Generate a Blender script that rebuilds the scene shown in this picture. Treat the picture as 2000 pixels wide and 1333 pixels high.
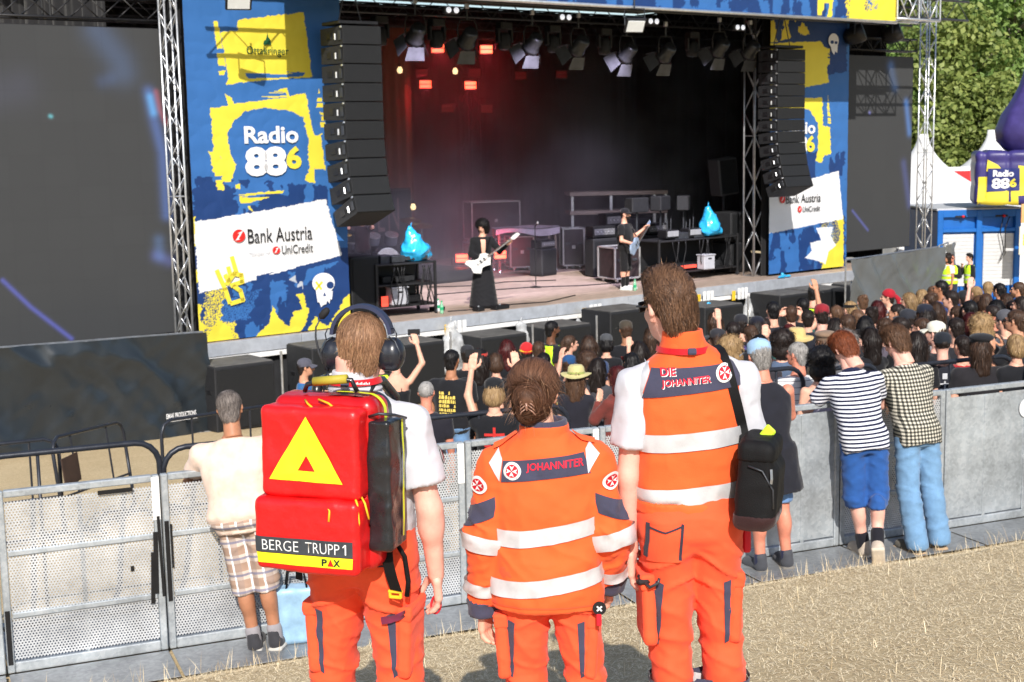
import bpy, math, random
import numpy as np
from mathutils import Matrix, Vector

for _o in list(bpy.data.objects):
    bpy.data.objects.remove(_o)
scene = bpy.context.scene
COL = scene.collection
rad = math.radians
RNG = np.random.RandomState(7)
random.seed(7)

# ------------------------------------------------------------------ camera
FPX = 2731.0                      # focal length in pixels of a 2000 px wide frame (about a 49 mm lens)
PITCH, ROLL, ZC = rad(8.25), rad(1.08), 4.9
_fw = np.array([0,math.cos(PITCH),-math.sin(PITCH)])
_R0 = np.array([1.0,0,0]); _U0 = np.array([0,math.sin(PITCH),math.cos(PITCH)])
_cr = math.cos(ROLL) * _R0 - math.sin(ROLL) * _U0
_cu = math.sin(ROLL) * _R0 + math.cos(ROLL) * _U0
CAM = np.array([0,0,ZC])
cam_d = bpy.data.cameras.new('camera')
cam_d.sensor_width = 36.0
cam_d.lens = FPX / 2000 * 36.0
cam_d.clip_start = 0.1
cam_d.clip_end = 2000
cam_d.dof.use_dof = True
cam_d.dof.focus_distance = 4.9
cam_d.dof.aperture_fstop = 10.0
cam = bpy.data.objects.new('camera',cam_d)
COL.objects.link(cam)
cam.matrix_world = Matrix(((_cr[0],_cu[0],-_fw[0],CAM[0]),(_cr[1],_cu[1],-_fw[1],CAM[1]),
                           (_cr[2],_cu[2],-_fw[2],CAM[2]),(0,0,0,1)))
scene.camera = cam

# ------------------------------------------------------------------ sky, sun, exposure
SUN_EL, SUN_AZ = rad(36.0), rad(-4.0)      # light travels towards +Y, a touch to the left
sdir = Vector((math.sin(SUN_AZ)*math.cos(SUN_EL),math.cos(SUN_AZ)*math.cos(SUN_EL),-math.sin(SUN_EL)))
w = bpy.data.worlds.new('World'); scene.world = w; w.use_nodes = True
wn = w.node_tree
sky = wn.nodes.new('ShaderNodeTexSky'); sky.sky_type = 'NISHITA'; sky.sun_disc = False
sky.sun_elevation = SUN_EL
sky.sun_rotation = math.atan2(-sdir.x,-sdir.y)
sky.air_density = 1.0; sky.dust_density = 1.2; sky.altitude = 200
bg = wn.nodes['Background']; bg.inputs['Strength'].default_value = 0.11
wn.links.new(sky.outputs[0],bg.inputs['Color'])
sun_d = bpy.data.lights.new('sun','SUN'); sun_d.energy = 4.4; sun_d.angle = rad(0.53); sun_d.color = (1.0,0.945,0.87)
sun = bpy.data.objects.new('sun',sun_d); COL.objects.link(sun)
sun.rotation_euler = sdir.to_track_quat('-Z','Y').to_euler()
sun.location = (0,-20,40)
vs = scene.view_settings
vs.view_transform = 'Standard'; vs.look = 'None'; vs.exposure = 0.30; vs.gamma = 1.0; vs.use_curve_mapping = False
scene.render.engine = 'CYCLES'
cy = scene.cycles
cy.use_denoising = True
cy.max_bounces = 7; cy.diffuse_bounces = 3; cy.glossy_bounces = 3; cy.transmission_bounces = 4; cy.volume_bounces = 0
cy.transparent_max_bounces = 16
cy.caustics_reflective = False; cy.caustics_refractive = False
cy.sample_clamp_indirect = 6.0
cy.volume_step_rate = 3.0; cy.volume_max_steps = 96

# ------------------------------------------------------------------ picture <-> place
def ray(x,y): return _fw + (x-1000) / FPX * _cr + (666.5-y) / FPX * _cu
def at(x,y,Y):
    d = ray(x,y); return CAM + d * (Y/d[1])
TH = rad(38.0)                              # the stage front runs 38 degrees off the picture plane
E1 = np.array([math.cos(TH),math.sin(TH),0.0]); E2 = np.array([-math.sin(TH),math.cos(TH),0.0])
O3 = at(390,672,23.8); OXY = np.array([O3[0],O3[1],0.0])
DECK = 1.5
def S(u,v,z): return OXY + u * E1 + v * E2 + np.array([0,0,z])
def sp(x,y,v=0.0):                        # a picture point on the upright plane v metres behind the stage front -> (u, z)
    d = ray(x,y); t = ((OXY-CAM)@E2+v) / (d@E2); p = CAM + d * t
    return float((p-OXY)@E1), float(p[2])
MS = Matrix(((E1[0],E2[0],0,OXY[0]),(E1[1],E2[1],0,OXY[1]),(0,0,1,0),(0,0,0,1)))   # stage frame

_GK = [(-40,7.6),(-6,4.15),(0,3.3),(5,2.56),(8.3,1.84),(8.95,1.69),(9.3,1.545),(10.5,1.525),(12,1.30),(15,.92),(20,.5),(25,.18),(29,.02),(33,0),(900,0)]
_gx = [k[0] for k in _GK]; _gz = [k[1] for k in _GK]
def _ss(a,b,x):
    t = np.clip((x-a)/(b-a),0,1); return t * t * (3-2*t)
def ground(x,y):
    x = np.asarray(x,float); y = np.asarray(y,float)
    k = .2 + .22 * _ss(4.5,8.5,y)          # the slope turns to run square to the barrier
    return np.interp(y-k*np.clip(x,-8,9),_gx,_gz) + .03 * np.clip(x-1,0,9) * _ss(13,19,y) * (1-_ss(29,36,y))

# ------------------------------------------------------------------ materials
MATS = {}
def _n(nt,t,**kw):
    n = nt.nodes.new(t)
    for k, v in kw.items():
        if k in n.inputs.keys(): n.inputs[k].default_value = v
        else: setattr(n,k,v)
    return n
def lin(c):                                  # sRGB 0-255 -> linear
    c = np.array(c,float) / 255
    return tuple(np.where(c<.04045,c/12.92,((c+.055)/1.055)**2.4))
def mat(name,col,rough=.7,metal=0.,var=.12,vscale=8.,bump=0.,bscale=60.,spec=.4,sheen=0.,coat=0.,emit=None,estr=0.,aniso=None,detail=4.,obj_rand=0.,sss=0.,crease=0.,cscale=9.):
    """Principled material with noise-driven colour variation and fine relief."""
    if name in MATS: return MATS[name]
    m = bpy.data.materials.new(name); m.use_nodes = True; nt = m.node_tree
    b = nt.nodes['Principled BSDF']
    b.inputs['Roughness'].default_value = rough; b.inputs['Metallic'].default_value = metal
    b.inputs['Specular IOR Level'].default_value = spec
    b.inputs['Sheen Weight'].default_value = sheen; b.inputs['Coat Weight'].default_value = coat
    if sss: b.inputs['Subsurface Weight'].default_value = sss; b.inputs['Subsurface Radius'].default_value = (.02,.007,.004)
    b.inputs['Base Color'].default_value = (*col,1)
    tc = _n(nt,'ShaderNodeTexCoord')
    src = tc.outputs['Object']
    if aniso:
        mp = _n(nt,'ShaderNodeMapping'); mp.inputs['Scale'].default_value = aniso
        nt.links.new(src,mp.inputs[0]); src = mp.outputs[0]
    if var > 0:
        nz = _n(nt,'ShaderNodeTexNoise',Scale=vscale,Detail=detail,Roughness=.6)
        nt.links.new(src,nz.inputs['Vector'])
        mr = _n(nt,'ShaderNodeMapRange'); mr.inputs[1].default_value = .3; mr.inputs[2].default_value = .7
        mr.inputs[3].default_value = 1 - var; mr.inputs[4].default_value = 1 + var
        nt.links.new(nz.outputs['Fac'],mr.inputs[0])
        fac = mr.outputs[0]
        if obj_rand:
            oi = _n(nt,'ShaderNodeObjectInfo'); m2 = _n(nt,'ShaderNodeMapRange')
            m2.inputs[3].default_value = 1 - obj_rand; m2.inputs[4].default_value = 1 + obj_rand
            nt.links.new(oi.outputs['Random'],m2.inputs[0])
            mu = _n(nt,'ShaderNodeMath',operation='MULTIPLY'); nt.links.new(fac,mu.inputs[0]); nt.links.new(m2.outputs[0],mu.inputs[1]); fac = mu.outputs[0]
        vm = _n(nt,'ShaderNodeVectorMath',operation='SCALE'); vm.inputs[0].default_value = col
        nt.links.new(fac,vm.inputs['Scale']); nt.links.new(vm.outputs[0],b.inputs['Base Color'])
        rr = _n(nt,'ShaderNodeMapRange'); rr.inputs[3].default_value = max(.02,rough-.08); rr.inputs[4].default_value = min(1,rough+.08)
        nt.links.new(nz.outputs['Fac'],rr.inputs[0]); nt.links.new(rr.outputs[0],b.inputs['Roughness'])
    if bump > 0:
        nb = _n(nt,'ShaderNodeTexNoise',Scale=bscale,Detail=5.)
        nt.links.new(src,nb.inputs['Vector'])
        bp = _n(nt,'ShaderNodeBump',Strength=bump,Distance=.01)
        nt.links.new(nb.outputs['Fac'],bp.inputs['Height']); nt.links.new(bp.outputs[0],b.inputs['Normal'])
        if crease > 0:                       # sharp small wrinkles: ridged relief, warped
            wv = _n(nt,'ShaderNodeTexNoise',Scale=cscale*.6,Detail=2.); nt.links.new(src,wv.inputs['Vector'])
            mxv = _n(nt,'ShaderNodeVectorMath',operation='MULTIPLY_ADD'); mxv.inputs[1].default_value = (.12,.12,.12); nt.links.new(wv.outputs['Color'],mxv.inputs[0]); nt.links.new(src,mxv.inputs[2])
            cn = _n(nt,'ShaderNodeTexNoise',Scale=cscale,Detail=5.); cn.noise_type = 'RIDGED_MULTIFRACTAL'; nt.links.new(mxv.outputs[0],cn.inputs['Vector'])
            b2 = _n(nt,'ShaderNodeBump',Strength=crease,Distance=.02); nt.links.new(cn.outputs['Fac'],b2.inputs['Height']); nt.links.new(b2.outputs[0],bp.inputs['Normal'])
    if emit:
        b.inputs['Emission Color'].default_value = (*emit,1); b.inputs['Emission Strength'].default_value = estr
    MATS[name] = m
    return m
def cloth(name,col,**kw):                  # woven fabric, sRGB 0-255 colour of the cloth itself
    k = dict(rough=.85,var=.13,vscale=14,bump=.25,bscale=260,sheen=.15,spec=.25); k.update(kw)
    return mat(name,lin(col),**k)
def skin(name,col): return mat('skin_'+name,lin(col),rough=.5,var=.09,vscale=22,bump=.12,bscale=160,spec=.35,sss=.08)
def attr_mat(name,rough=.6,spec=.3,bump=.15,bscale=30.,coat=0.,var=.06):
    """Printed sheet: the print's flat colours come from the colour attribute 'print'."""
    if name in MATS: return MATS[name]
    m = bpy.data.materials.new(name); m.use_nodes = True; nt = m.node_tree; b = nt.nodes['Principled BSDF']
    a = _n(nt,'ShaderNodeAttribute'); a.attribute_name = 'print'
    tc = _n(nt,'ShaderNodeTexCoord'); nz = _n(nt,'ShaderNodeTexNoise',Scale=3.,Detail=6.)
    nt.links.new(tc.outputs['Object'],nz.inputs['Vector'])
    mr = _n(nt,'ShaderNodeMapRange'); mr.inputs[3].default_value = 1 - var; mr.inputs[4].default_value = 1 + var
    nt.links.new(nz.outputs['Fac'],mr.inputs[0])
    vm = _n(nt,'ShaderNodeVectorMath',operation='SCALE'); nt.links.new(a.outputs['Color'],vm.inputs[0]); nt.links.new(mr.outputs[0],vm.inputs['Scale'])
    nt.links.new(vm.outputs[0],b.inputs['Base Color'])
    b.inputs['Roughness'].default_value = rough; b.inputs['Specular IOR Level'].default_value = spec; b.inputs['Coat Weight'].default_value = coat
    if bump:
        nb = _n(nt,'ShaderNodeTexNoise',Scale=bscale,Detail=4.); nt.links.new(tc.outputs['Object'],nb.inputs['Vector'])
        bp = _n(nt,'ShaderNodeBump',Strength=bump,Distance=.01); nt.links.new(nb.outputs['Fac'],bp.inputs['Height']); nt.links.new(bp.outputs[0],b.inputs['Normal'])
    MATS[name] = m
    return m

# ------------------------------------------------------------------ mesh builder
def nrm(v):
    v = np.asarray(v,float); return v / (np.linalg.norm(v)+1e-12)
def frame(d):                                # two unit vectors across a direction
    d = nrm(d); a = np.array([0,0,1.]) if abs(d[2]) < .9 else np.array([1.,0,0])
    x = nrm(np.cross(a,d)); return x, np.cross(d,x)
class MB:
    def __init__(s): s.v = []; s.f = []; s.m = []; s.n = 0
    def add(s,V,F,mi=0):
        V = np.asarray(V,float).reshape(-1,3); k = s.n; s.v.append(V); s.n += len(V)
        for f in F: s.f.append(tuple(int(i)+k for i in f)); s.m.append(mi)
        return s
    def box(s,c,d,R=None,mi=0,bev=0.):
        c = np.asarray(c,float); h = np.asarray(d,float) / 2
        if bev > 0:
            b = min(bev,*(h*.9)); P = []
            for sx in (-1,1):
                for sy in (-1,1):
                    for sz in (-1,1):
                        g = np.array([sx,sy,sz]) * h; t = np.array([sx,sy,sz]) * b
                        P += [g-[0,t[1],t[2]],g-[t[0],0,t[2]],g-[t[0],t[1],0]]
            P = np.array(P); ix = lambda a, b_, c_, k: ((a>0)*4+(b_>0)*2+(c_>0)) * 3 + k
            F = []
            for a in (-1,1):
                q = [(-1,-1),(1,-1),(1,1),(-1,1)]
                f0 = [ix(a,y,z,0) for y,z in q]; F.append(f0 if a>0 else f0[::-1])
                f1 = [ix(x,a,z,1) for x,z in q]; F.append(f1[::-1] if a>0 else f1)
                f2 = [ix(x,y,a,2) for x,y in q]; F.append(f2 if a>0 else f2[::-1])
            for a in (-1,1):
                for b_ in (-1,1):
                    F.append([ix(a,b_,-1,0),ix(a,b_,1,0),ix(a,b_,1,1),ix(a,b_,-1,1)][::-1 if a*b_<0 else 1])
                    F.append([ix(a,-1,b_,0),ix(a,1,b_,0),ix(a,1,b_,2),ix(a,-1,b_,2)][::1 if a*b_<0 else -1])
                    F.append([ix(-1,a,b_,1),ix(1,a,b_,1),ix(1,a,b_,2),ix(-1,a,b_,2)][::-1 if a*b_<0 else 1])
                    for c_ in (-1,1):
                        F.append([ix(a,b_,c_,0),ix(a,b_,c_,1),ix(a,b_,c_,2)][::1 if a*b_*c_>0 else -1])
        else:
            P = np.array([[x,y,z] for x in (-h[0],h[0]) for y in (-h[1],h[1]) for z in (-h[2],h[2])])
            F = [(0,1,3,2),(4,6,7,5),(0,4,5,1),(2,3,7,6),(0,2,6,4),(1,5,7,3)]
        if R is not None: P = P @ np.asarray(R,float).T
        return s.add(P+c,F,mi)
    def tube(s,pts,r,n=8,mi=0,closed=False,cap=True):
        pts = [np.asarray(p,float) for p in pts]; k = len(pts)
        rs = list(r) if hasattr(r,'__len__') else [r] * k
        V = []; F = []; x = None
        for i, p in enumerate(pts):
            if closed: d = nrm(pts[(i+1)%k]-pts[i-1])
            else: d = nrm(pts[min(i+1,k-1)]-pts[max(i-1,0)])
            if x is None: x, y = frame(d)
            else: x = nrm(x-d*(x@d)); y = np.cross(d,x)
            for j in range(n):
                a = 2 * math.pi * j / n; V.append(p+rs[i]*(math.cos(a)*x+math.sin(a)*y))
        for i in range(k if closed else k-1):
            for j in range(n):
                a, b = i * n + j, i * n + (j+1) % n; c, d_ = ((i+1)%k) * n + (j+1) % n, ((i+1)%k) * n + j
                F.append((a,b,c,d_))
        if cap and not closed: F += [tuple(range(n))[::-1],tuple((k-1)*n+j for j in range(n))]
        return s.add(V,F,mi)
    def lathe(s,prof,n=16,c=(0,0,0),R=None,mi=0,cap=True):   # prof: (radius, height)
        V = [(r*math.cos(2*math.pi*j/n),r*math.sin(2*math.pi*j/n),z) for r,z in prof for j in range(n)]
        F = [(i*n+j,i*n+(j+1)%n,(i+1)*n+(j+1)%n,(i+1)*n+j) for i in range(len(prof)-1) for j in range(n)]
        if cap: F += [tuple(range(n))[::-1],tuple((len(prof)-1)*n+j for j in range(n))]
        V = np.array(V)
        if R is not None: V = V @ np.asarray(R,float).T
        return s.add(V+np.asarray(c,float),F,mi)
    def prism(s,poly,fn,t,mi=0):         # polygon (a,b) mapped by fn(a,b,depth) with thickness t
        k = len(poly); V = [fn(a,b,0.) for a,b in poly] + [fn(a,b,t) for a,b in poly]
        F = [tuple(range(k)),tuple(range(2*k-1,k-1,-1))] + [(i,i+k,(i+1)%k+k,(i+1)%k) for i in range(k)]
        return s.add(V,F,mi)
    def grid(s,fn,nu,nv,mi=0):
        V = [fn(i/nu,j/nv) for j in range(nv+1) for i in range(nu+1)]; m = nu + 1
        return s.add(V,[(j*m+i,j*m+i+1,(j+1)*m+i+1,(j+1)*m+i) for j in range(nv) for i in range(nu)],mi)
    def mesh(s,name,mats,smooth=False):
        me = bpy.data.meshes.new(name)
        V = np.concatenate(s.v) if s.v else np.zeros((0,3))
        me.from_pydata(V.tolist(),[],s.f)
        for m in (mats if isinstance(mats,(list,tuple)) else [mats]): me.materials.append(m)
        if any(s.m): me.polygons.foreach_set('material_index',s.m)
        if smooth: me.polygons.foreach_set('use_smooth',[True]*len(me.polygons))
        me.update(); return me
    def build(s,name,mats,parent=None,smooth=False,loc=None,mw=None,**tags):
        return obj(name,s.mesh(name,mats,smooth),parent,loc,mw,**tags)
def obj(name,me,parent=None,loc=None,mw=None,**tags):
    o = bpy.data.objects.new(name,me); COL.objects.link(o)
    if parent is not None: o.parent = parent
    if loc is not None: o.location = loc
    if mw is not None: o.matrix_basis = mw
    for k, v in tags.items(): o[k] = v
    return o
def mesh_np(name,V,F,mats,smooth=True,mi=None):
    me = bpy.data.meshes.new(name); F = np.asarray(F,np.int32); nf, k = F.shape
    me.vertices.add(len(V)); me.vertices.foreach_set('co',np.asarray(V,np.float32).ravel())
    me.loops.add(nf*k); me.loops.foreach_set('vertex_index',F.ravel())
    me.polygons.add(nf); me.polygons.foreach_set('loop_start',np.arange(0,nf*k,k,dtype=np.int32))
    for m in (mats if isinstance(mats,(list,tuple)) else [mats]): me.materials.append(m)
    if mi is not None: me.polygons.foreach_set('material_index',np.asarray(mi,np.int32))
    if smooth: me.polygons.foreach_set('use_smooth',np.ones(nf,bool))
    me.update(calc_edges=True); me.validate(); return me
def thing(name,label,cat,loc=(0,0,0),rz=0.,group=None,mw=None):
    o = bpy.data.objects.new(name,None); COL.objects.link(o); o.empty_display_size = .2
    if mw is not None: o.matrix_basis = mw
    else: o.location = loc; o.rotation_euler = (0,0,rz)
    o['label'] = label; o['category'] = cat
    if group: o['group'] = group
    return o
def copy_tree(root,mw,label=None,group=None):
    def cp(o,par):
        c = o.copy(); COL.objects.link(c); c.parent = par
        for ch in list(o.children): cp(ch,c)
        return c
    r = cp(root,None); r.matrix_basis = mw
    if label: r['label'] = label
    if group: r['group'] = group
    return r
def M4(R,t):
    R = np.asarray(R,float); return Matrix(((*R[0],t[0]),(*R[1],t[1]),(*R[2],t[2]),(0,0,0,1)))
def rotz(a): c, s = math.cos(a), math.sin(a); return np.array([[c,-s,0],[s,c,0],[0,0,1.]])
def rotx(a): c, s = math.cos(a), math.sin(a); return np.array([[1.,0,0],[0,c,-s],[0,s,c]])
def roty(a): c, s = math.cos(a), math.sin(a); return np.array([[c,0,s],[0,1.,0],[-s,0,c]])

# ------------------------------------------------------------------ noise
_LAT = np.random.RandomState(3).rand(32,32,32).astype(np.float32)
def noise3(P):
    P = np.asarray(P,np.float32); i = np.floor(P).astype(np.int32); f = P - i; f = f * f * (3-2*f); i &= 31; j = (i+1) & 31
    a, b, c = i.T; A, B, Cc = j.T; x, y, z = f.T
    L = _LAT
    e = (L[a,b,c]*(1-x)+L[A,b,c]*x) * (1-y) + (L[a,B,c]*(1-x)+L[A,B,c]*x) * y
    g = (L[a,b,Cc]*(1-x)+L[A,b,Cc]*x) * (1-y) + (L[a,B,Cc]*(1-x)+L[A,B,Cc]*x) * y
    return (e*(1-z)+g*z) * 2 - 1
def fbm(P,o=3):
    P = np.asarray(P,np.float32); s = 0; a = 1.
    for k in range(o): s = s + a * noise3(P*2**k+7.3*k); a *= .5
    return s / 1.6
def n2(x,y,o=3,seed=0.):
    x = np.asarray(x,float); sh = x.shape
    P = np.stack([x.ravel(),np.asarray(y,float).ravel(),np.full(x.size,seed)],1); return fbm(P,o).reshape(sh)

# ------------------------------------------------------------------ lettering
_TXT = {}
def text_mesh(s,size=1.,bold=0.,shear=0.,space=1.):
    """Flat outline letters as (V2, faces), centred."""
    key = (s,size,bold,shear,space)
    if key in _TXT: return _TXT[key]
    cu = bpy.data.curves.new('t','FONT'); cu.body = s; cu.size = size; cu.offset = bold * size; cu.shear = shear
    cu.align_x = 'CENTER'; cu.align_y = 'CENTER'; cu.resolution_u = 3; cu.space_character = space
    o = bpy.data.objects.new('t',cu); COL.objects.link(o)
    dg = bpy.context.evaluated_depsgraph_get(); me = o.evaluated_get(dg).to_mesh()
    V = np.array([v.co[:2] for v in me.vertices]).reshape(-1,2); F = [tuple(p.vertices) for p in me.polygons]
    o.evaluated_get(dg).to_mesh_clear(); bpy.data.objects.remove(o); bpy.data.curves.remove(cu)
    _TXT[key] = (V,F); return V, F
def fit_text(s,w,h,bold=0.,shear=0.,space=1.):   # stretched to a width and height, centred
    V, F = text_mesh(s,1.,bold,shear,space); lo, hi = V.min(0), V.max(0)
    return (V-(lo+hi)/2) / (hi-lo) * [w,h], F
def text_obj(name,V,F,fn,m,parent,**tags):
    P = np.array([fn(a,b) for a,b in V]); b = MB(); b.add(P,F); return b.build(name,m,parent,**tags)
for _s, _b, _sp in [(x,.006,1.) for x in ('Ottakringer',)] + [('Radio',.03,1.),('Radio',.04,1.),('8',.05,1.),('8',.04,1.),('6',.04,1.),('Bank Austria',.004,1.),('UniCredit',.004,1.),('Member of',.0,1.),('EFEN',.0,1.2),('EMAK PRODUCTIONS',.02,1.),('DIE',.03,1.),('JOHANNITER',.03,1.),('JOHANNITER',.02,1.),('BERGE',-.01,1.),('TRUPP',-.01,1.),('1',-.01,1.),('P',.03,1.),('X',.03,1.),('CREW',.02,1.)] + [(c,.01,1.) for c in 'JOHANITERUFL']:
    text_mesh(_s,1.,_b,0.,_sp)           # WARM: outlines are made while the scene is still empty
# ------------------------------------------------------------------ implicit shapes -> meshes (bodies, clothes, soft goods)
def cap(a,b,ra,rb=None,sq=None):
    a = np.asarray(a,np.float32); b = np.asarray(b,np.float32); rb = ra if rb is None else rb; ab = b - a; L = max(float(ab@ab),1e-9)
    def f(P):
        t = np.clip(((P-a)@ab)/L,0,1); q = P - a - t[:,None] * ab
        if sq is not None: q = q * np.asarray(sq,np.float32)
        return np.sqrt((q*q).sum(1)) - (ra+(rb-ra)*t)
    return f
def ell(c,r,R=None):
    c = np.asarray(c,np.float32); r = np.asarray(r,np.float32)
    def f(P):
        q = P - c
        if R is not None: q = q @ np.asarray(R,np.float32)
        k = np.sqrt(((q/r)**2).sum(1)); k2 = np.sqrt(((q/(r*r))**2).sum(1)); return k * (k-1) / np.maximum(k2,1e-6)
    return f
def rbox(c,h,r,R=None):
    c = np.asarray(c,np.float32); h = np.asarray(h,np.float32) - r
    def f(P):
        q = P - c
        if R is not None: q = q @ np.asarray(R,np.float32)
        q = np.abs(q) - h; return np.sqrt((np.maximum(q,0)**2).sum(1)) + np.minimum(q.max(1),0) - r
    return f
def loft(K,n=2.3,caps=True):
    """K rows: z, half width, half depth, centre x, centre y (z rising)."""
    K = np.array(K,float); z, A, B, CX, CY = K.T
    def f(P):
        Z = P[:,2]; a = np.interp(Z,z,A); b = np.interp(Z,z,B); x = P[:,0] - np.interp(Z,z,CX); y = P[:,1] - np.interp(Z,z,CY)
        q = (np.abs(x/a)**n+np.abs(y/b)**n) ** (1/n); g = np.sqrt((x/a/a)**2+(y/b/b)**2) / np.maximum(q,1e-4) + 1e-6
        d = (q-1) / np.maximum(g,1/np.maximum(a,b))
        if caps: d = np.maximum(d,np.maximum(Z-z[-1],z[0]-Z))
        return d.astype(np.float32)
    return f
def U(k,*fs):
    def f(P):
        d = fs[0](P)
        for g in fs[1:]:
            e = g(P)
            if k <= 0: d = np.minimum(d,e)
            else:
                h = np.clip(.5+.5*(e-d)/k,0,1); d = e + (d-e) * h - k * h * (1-h)
        return d
    return f
def cut(f,*planes):                         # keep the side against each plane's normal
    pl = [(np.asarray(p,np.float32),nrm(n).astype(np.float32)) for p,n in planes]
    def g(P):
        d = f(P)
        for p, n in pl: d = np.maximum(d,(P-p)@n)
        return d
    return g
def sub(f,*gs):
    def h(P):
        d = f(P)
        for g in gs: d = np.maximum(d,-g(P))
        return d
    return h
def grow(f,r): return lambda P: f(P) - r
def xf(f,R,t):                             # f placed by rotation R and offset t
    R = np.asarray(R,np.float32); t = np.asarray(t,np.float32); return lambda P: f((P-t)@R)
def grad(f,P,e=2e-3):
    P = np.asarray(P,np.float32); g = np.empty_like(P)
    for i in range(3):
        d = np.zeros(3,np.float32); d[i] = e; g[:,i] = (f(P+d)-f(P-d))
    return g / (np.linalg.norm(g,axis=1,keepdims=True)+1e-9)
def nets(f,lo,hi,h,newton=2):
    """Surface nets: one closed quad mesh of f = 0."""
    lo = np.asarray(lo,float) - 1.5 * h; hi = np.asarray(hi,float) + 1.5 * h; n = np.ceil((hi-lo)/h).astype(int) + 1
    nb = -(-n // 4)                           # blocks of 4 points; only those near the surface are sampled
    B = np.stack(np.meshgrid(*[np.arange(k) for k in nb],indexing='ij'),-1).reshape(-1,3); dc = f((lo+h*(4*B+1.5)).astype(np.float32))
    act_b = np.abs(dc) < 5.2 * h; D6 = np.repeat(dc.astype(np.float32)[:,None],64,1); o4 = np.stack(np.meshgrid(*[np.arange(4)]*3,indexing='ij'),-1).reshape(-1,3)
    if act_b.any(): D6[act_b] = f((lo+h*(4*B[act_b][:,None]+o4[None])).reshape(-1,3).astype(np.float32)).reshape(-1,64)
    D = D6.reshape(*nb,4,4,4).transpose(0,3,1,4,2,5).reshape(nb*4)[:n[0],:n[1],:n[2]].copy()
    D[0] = np.maximum(D[0],.001); D[-1] = np.maximum(D[-1],.001); D[:,0] = np.maximum(D[:,0],.001); D[:,-1] = np.maximum(D[:,-1],.001); D[:,:,0] = np.maximum(D[:,:,0],.001); D[:,:,-1] = np.maximum(D[:,:,-1],.001)
    m = n - 1; acc = np.zeros((*m,3),np.float32); cnt = np.zeros(m,np.float32)
    sl = lambda o, a: slice(o,o+a)
    cor = lambda x, y, z: D[x:x+m[0],y:y+m[1],z:z+m[2]]
    for axis in range(3):
        for b in (0,1):
            for c in (0,1):
                o = [b,c]; o.insert(axis,0); p = list(o); p[axis] = 1
                d0 = cor(*o); d1 = cor(*p); cr_ = (d0<0) != (d1<0); t = np.where(cr_,d0/np.where(cr_,d0-d1,1),0)
                for k in range(3): acc[...,k] += cr_ * (t if k==axis else o[k])
                cnt += cr_
    act = cnt > 0; idx = -np.ones(m,np.int64); idx[act] = np.arange(act.sum())
    ijk = np.stack(np.nonzero(act),1); V = (ijk+acc[act]/cnt[act][:,None]) * h + lo
    F = []
    for axis in range(3):
        a, b = [(1,2),(2,0),(0,1)][axis]
        s0 = [slice(1,m[i]) for i in range(3)]; s0[axis] = slice(0,m[axis]); s1 = list(s0); s1[axis] = slice(1,m[axis]+1)
        d0 = D[tuple(s0)]; d1 = D[tuple(s1)]; cr_ = (d0<0) != (d1<0); I = np.stack(np.nonzero(cr_),1)
        for i in range(3):
            if i != axis: I[:,i] += 1
        ea = np.zeros(3,int); ea[a] = 1; eb = np.zeros(3,int); eb[b] = 1
        g = lambda Q: idx[Q[:,0],Q[:,1],Q[:,2]]
        q = np.stack([g(I-ea-eb),g(I-eb),g(I),g(I-ea)],1)
        fl = ~(d0[cr_]<0); q[fl] = q[fl][:,::-1]; F.append(q)
    F = np.concatenate(F) if F else np.zeros((0,4),int)
    V = V.astype(np.float32)
    for _ in range(newton):
        d = f(V); g = grad(f,V,h*.25); V = V - np.clip(d,-h*.6,h*.6)[:,None] * g * .9
    return V, F
def cast(f,P,d,tmax=1.2,eps=.0008):
    """Points P moved along d until they meet f = 0 (sphere tracing)."""
    P = np.asarray(P,np.float32).copy(); d = np.broadcast_to(nrm(d).astype(np.float32),P.shape); t = np.zeros(len(P),np.float32)
    for _ in range(60):
        s = f(P+d*t[:,None]); t = np.minimum(t+np.where(np.abs(s)>eps,s*.8,0),tmax)
    return P + d * t[:,None], t < tmax - 1e-3
def folds(amp,sc,seed,aniso=(1,1,1)):
    a = np.asarray(aniso,np.float32) * sc
    def g(P):
        w_ = noise3(P*3.1+seed)[:,None] * .35
        q = P * a + w_ + seed
        r = 1 - np.abs(noise3(q)) * 2
        return amp * (r*.7+.5*noise3(q*2.1+3.7))
    return g
def soft(name,f,lo,hi,h,m,parent,disp=None,newton=2,**tags):
    V, F = nets(f,lo,hi,h,newton)
    if len(V) == 0: return None
    if disp is not None: V = V + grad(f,V) * disp(V)[:,None]
    return obj(name,mesh_np(name,V,F,m),parent,**tags)
def decal(name,f,V2,F,fn,d,m,parent,disp=None,lift=.004,**tags):
    """A flat outline laid on the surface f: each point is sent along d until it lands."""
    P = np.array([fn(a,b) for a,b in V2],np.float32); Q, ok = cast(f,P,d); N = grad(f,Q)
    Q = Q + N * (lift+(disp(Q) if disp is not None else 0))[:,None] if disp is not None else Q + N * lift
    F = [q for q in F if all(ok[i] for i in q)]
    b = MB(); b.add(Q,F); return b.build(name,m,parent,smooth=True,**tags)
def strip_grid(nu,nv):
    V = np.array([(i/nu,j/nv) for j in range(nv+1) for i in range(nu+1)]); k = nu + 1
    return V, [(j*k+i,j*k+i+1,(j+1)*k+i+1,(j+1)*k+i) for j in range(nv) for i in range(nu)]
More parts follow.
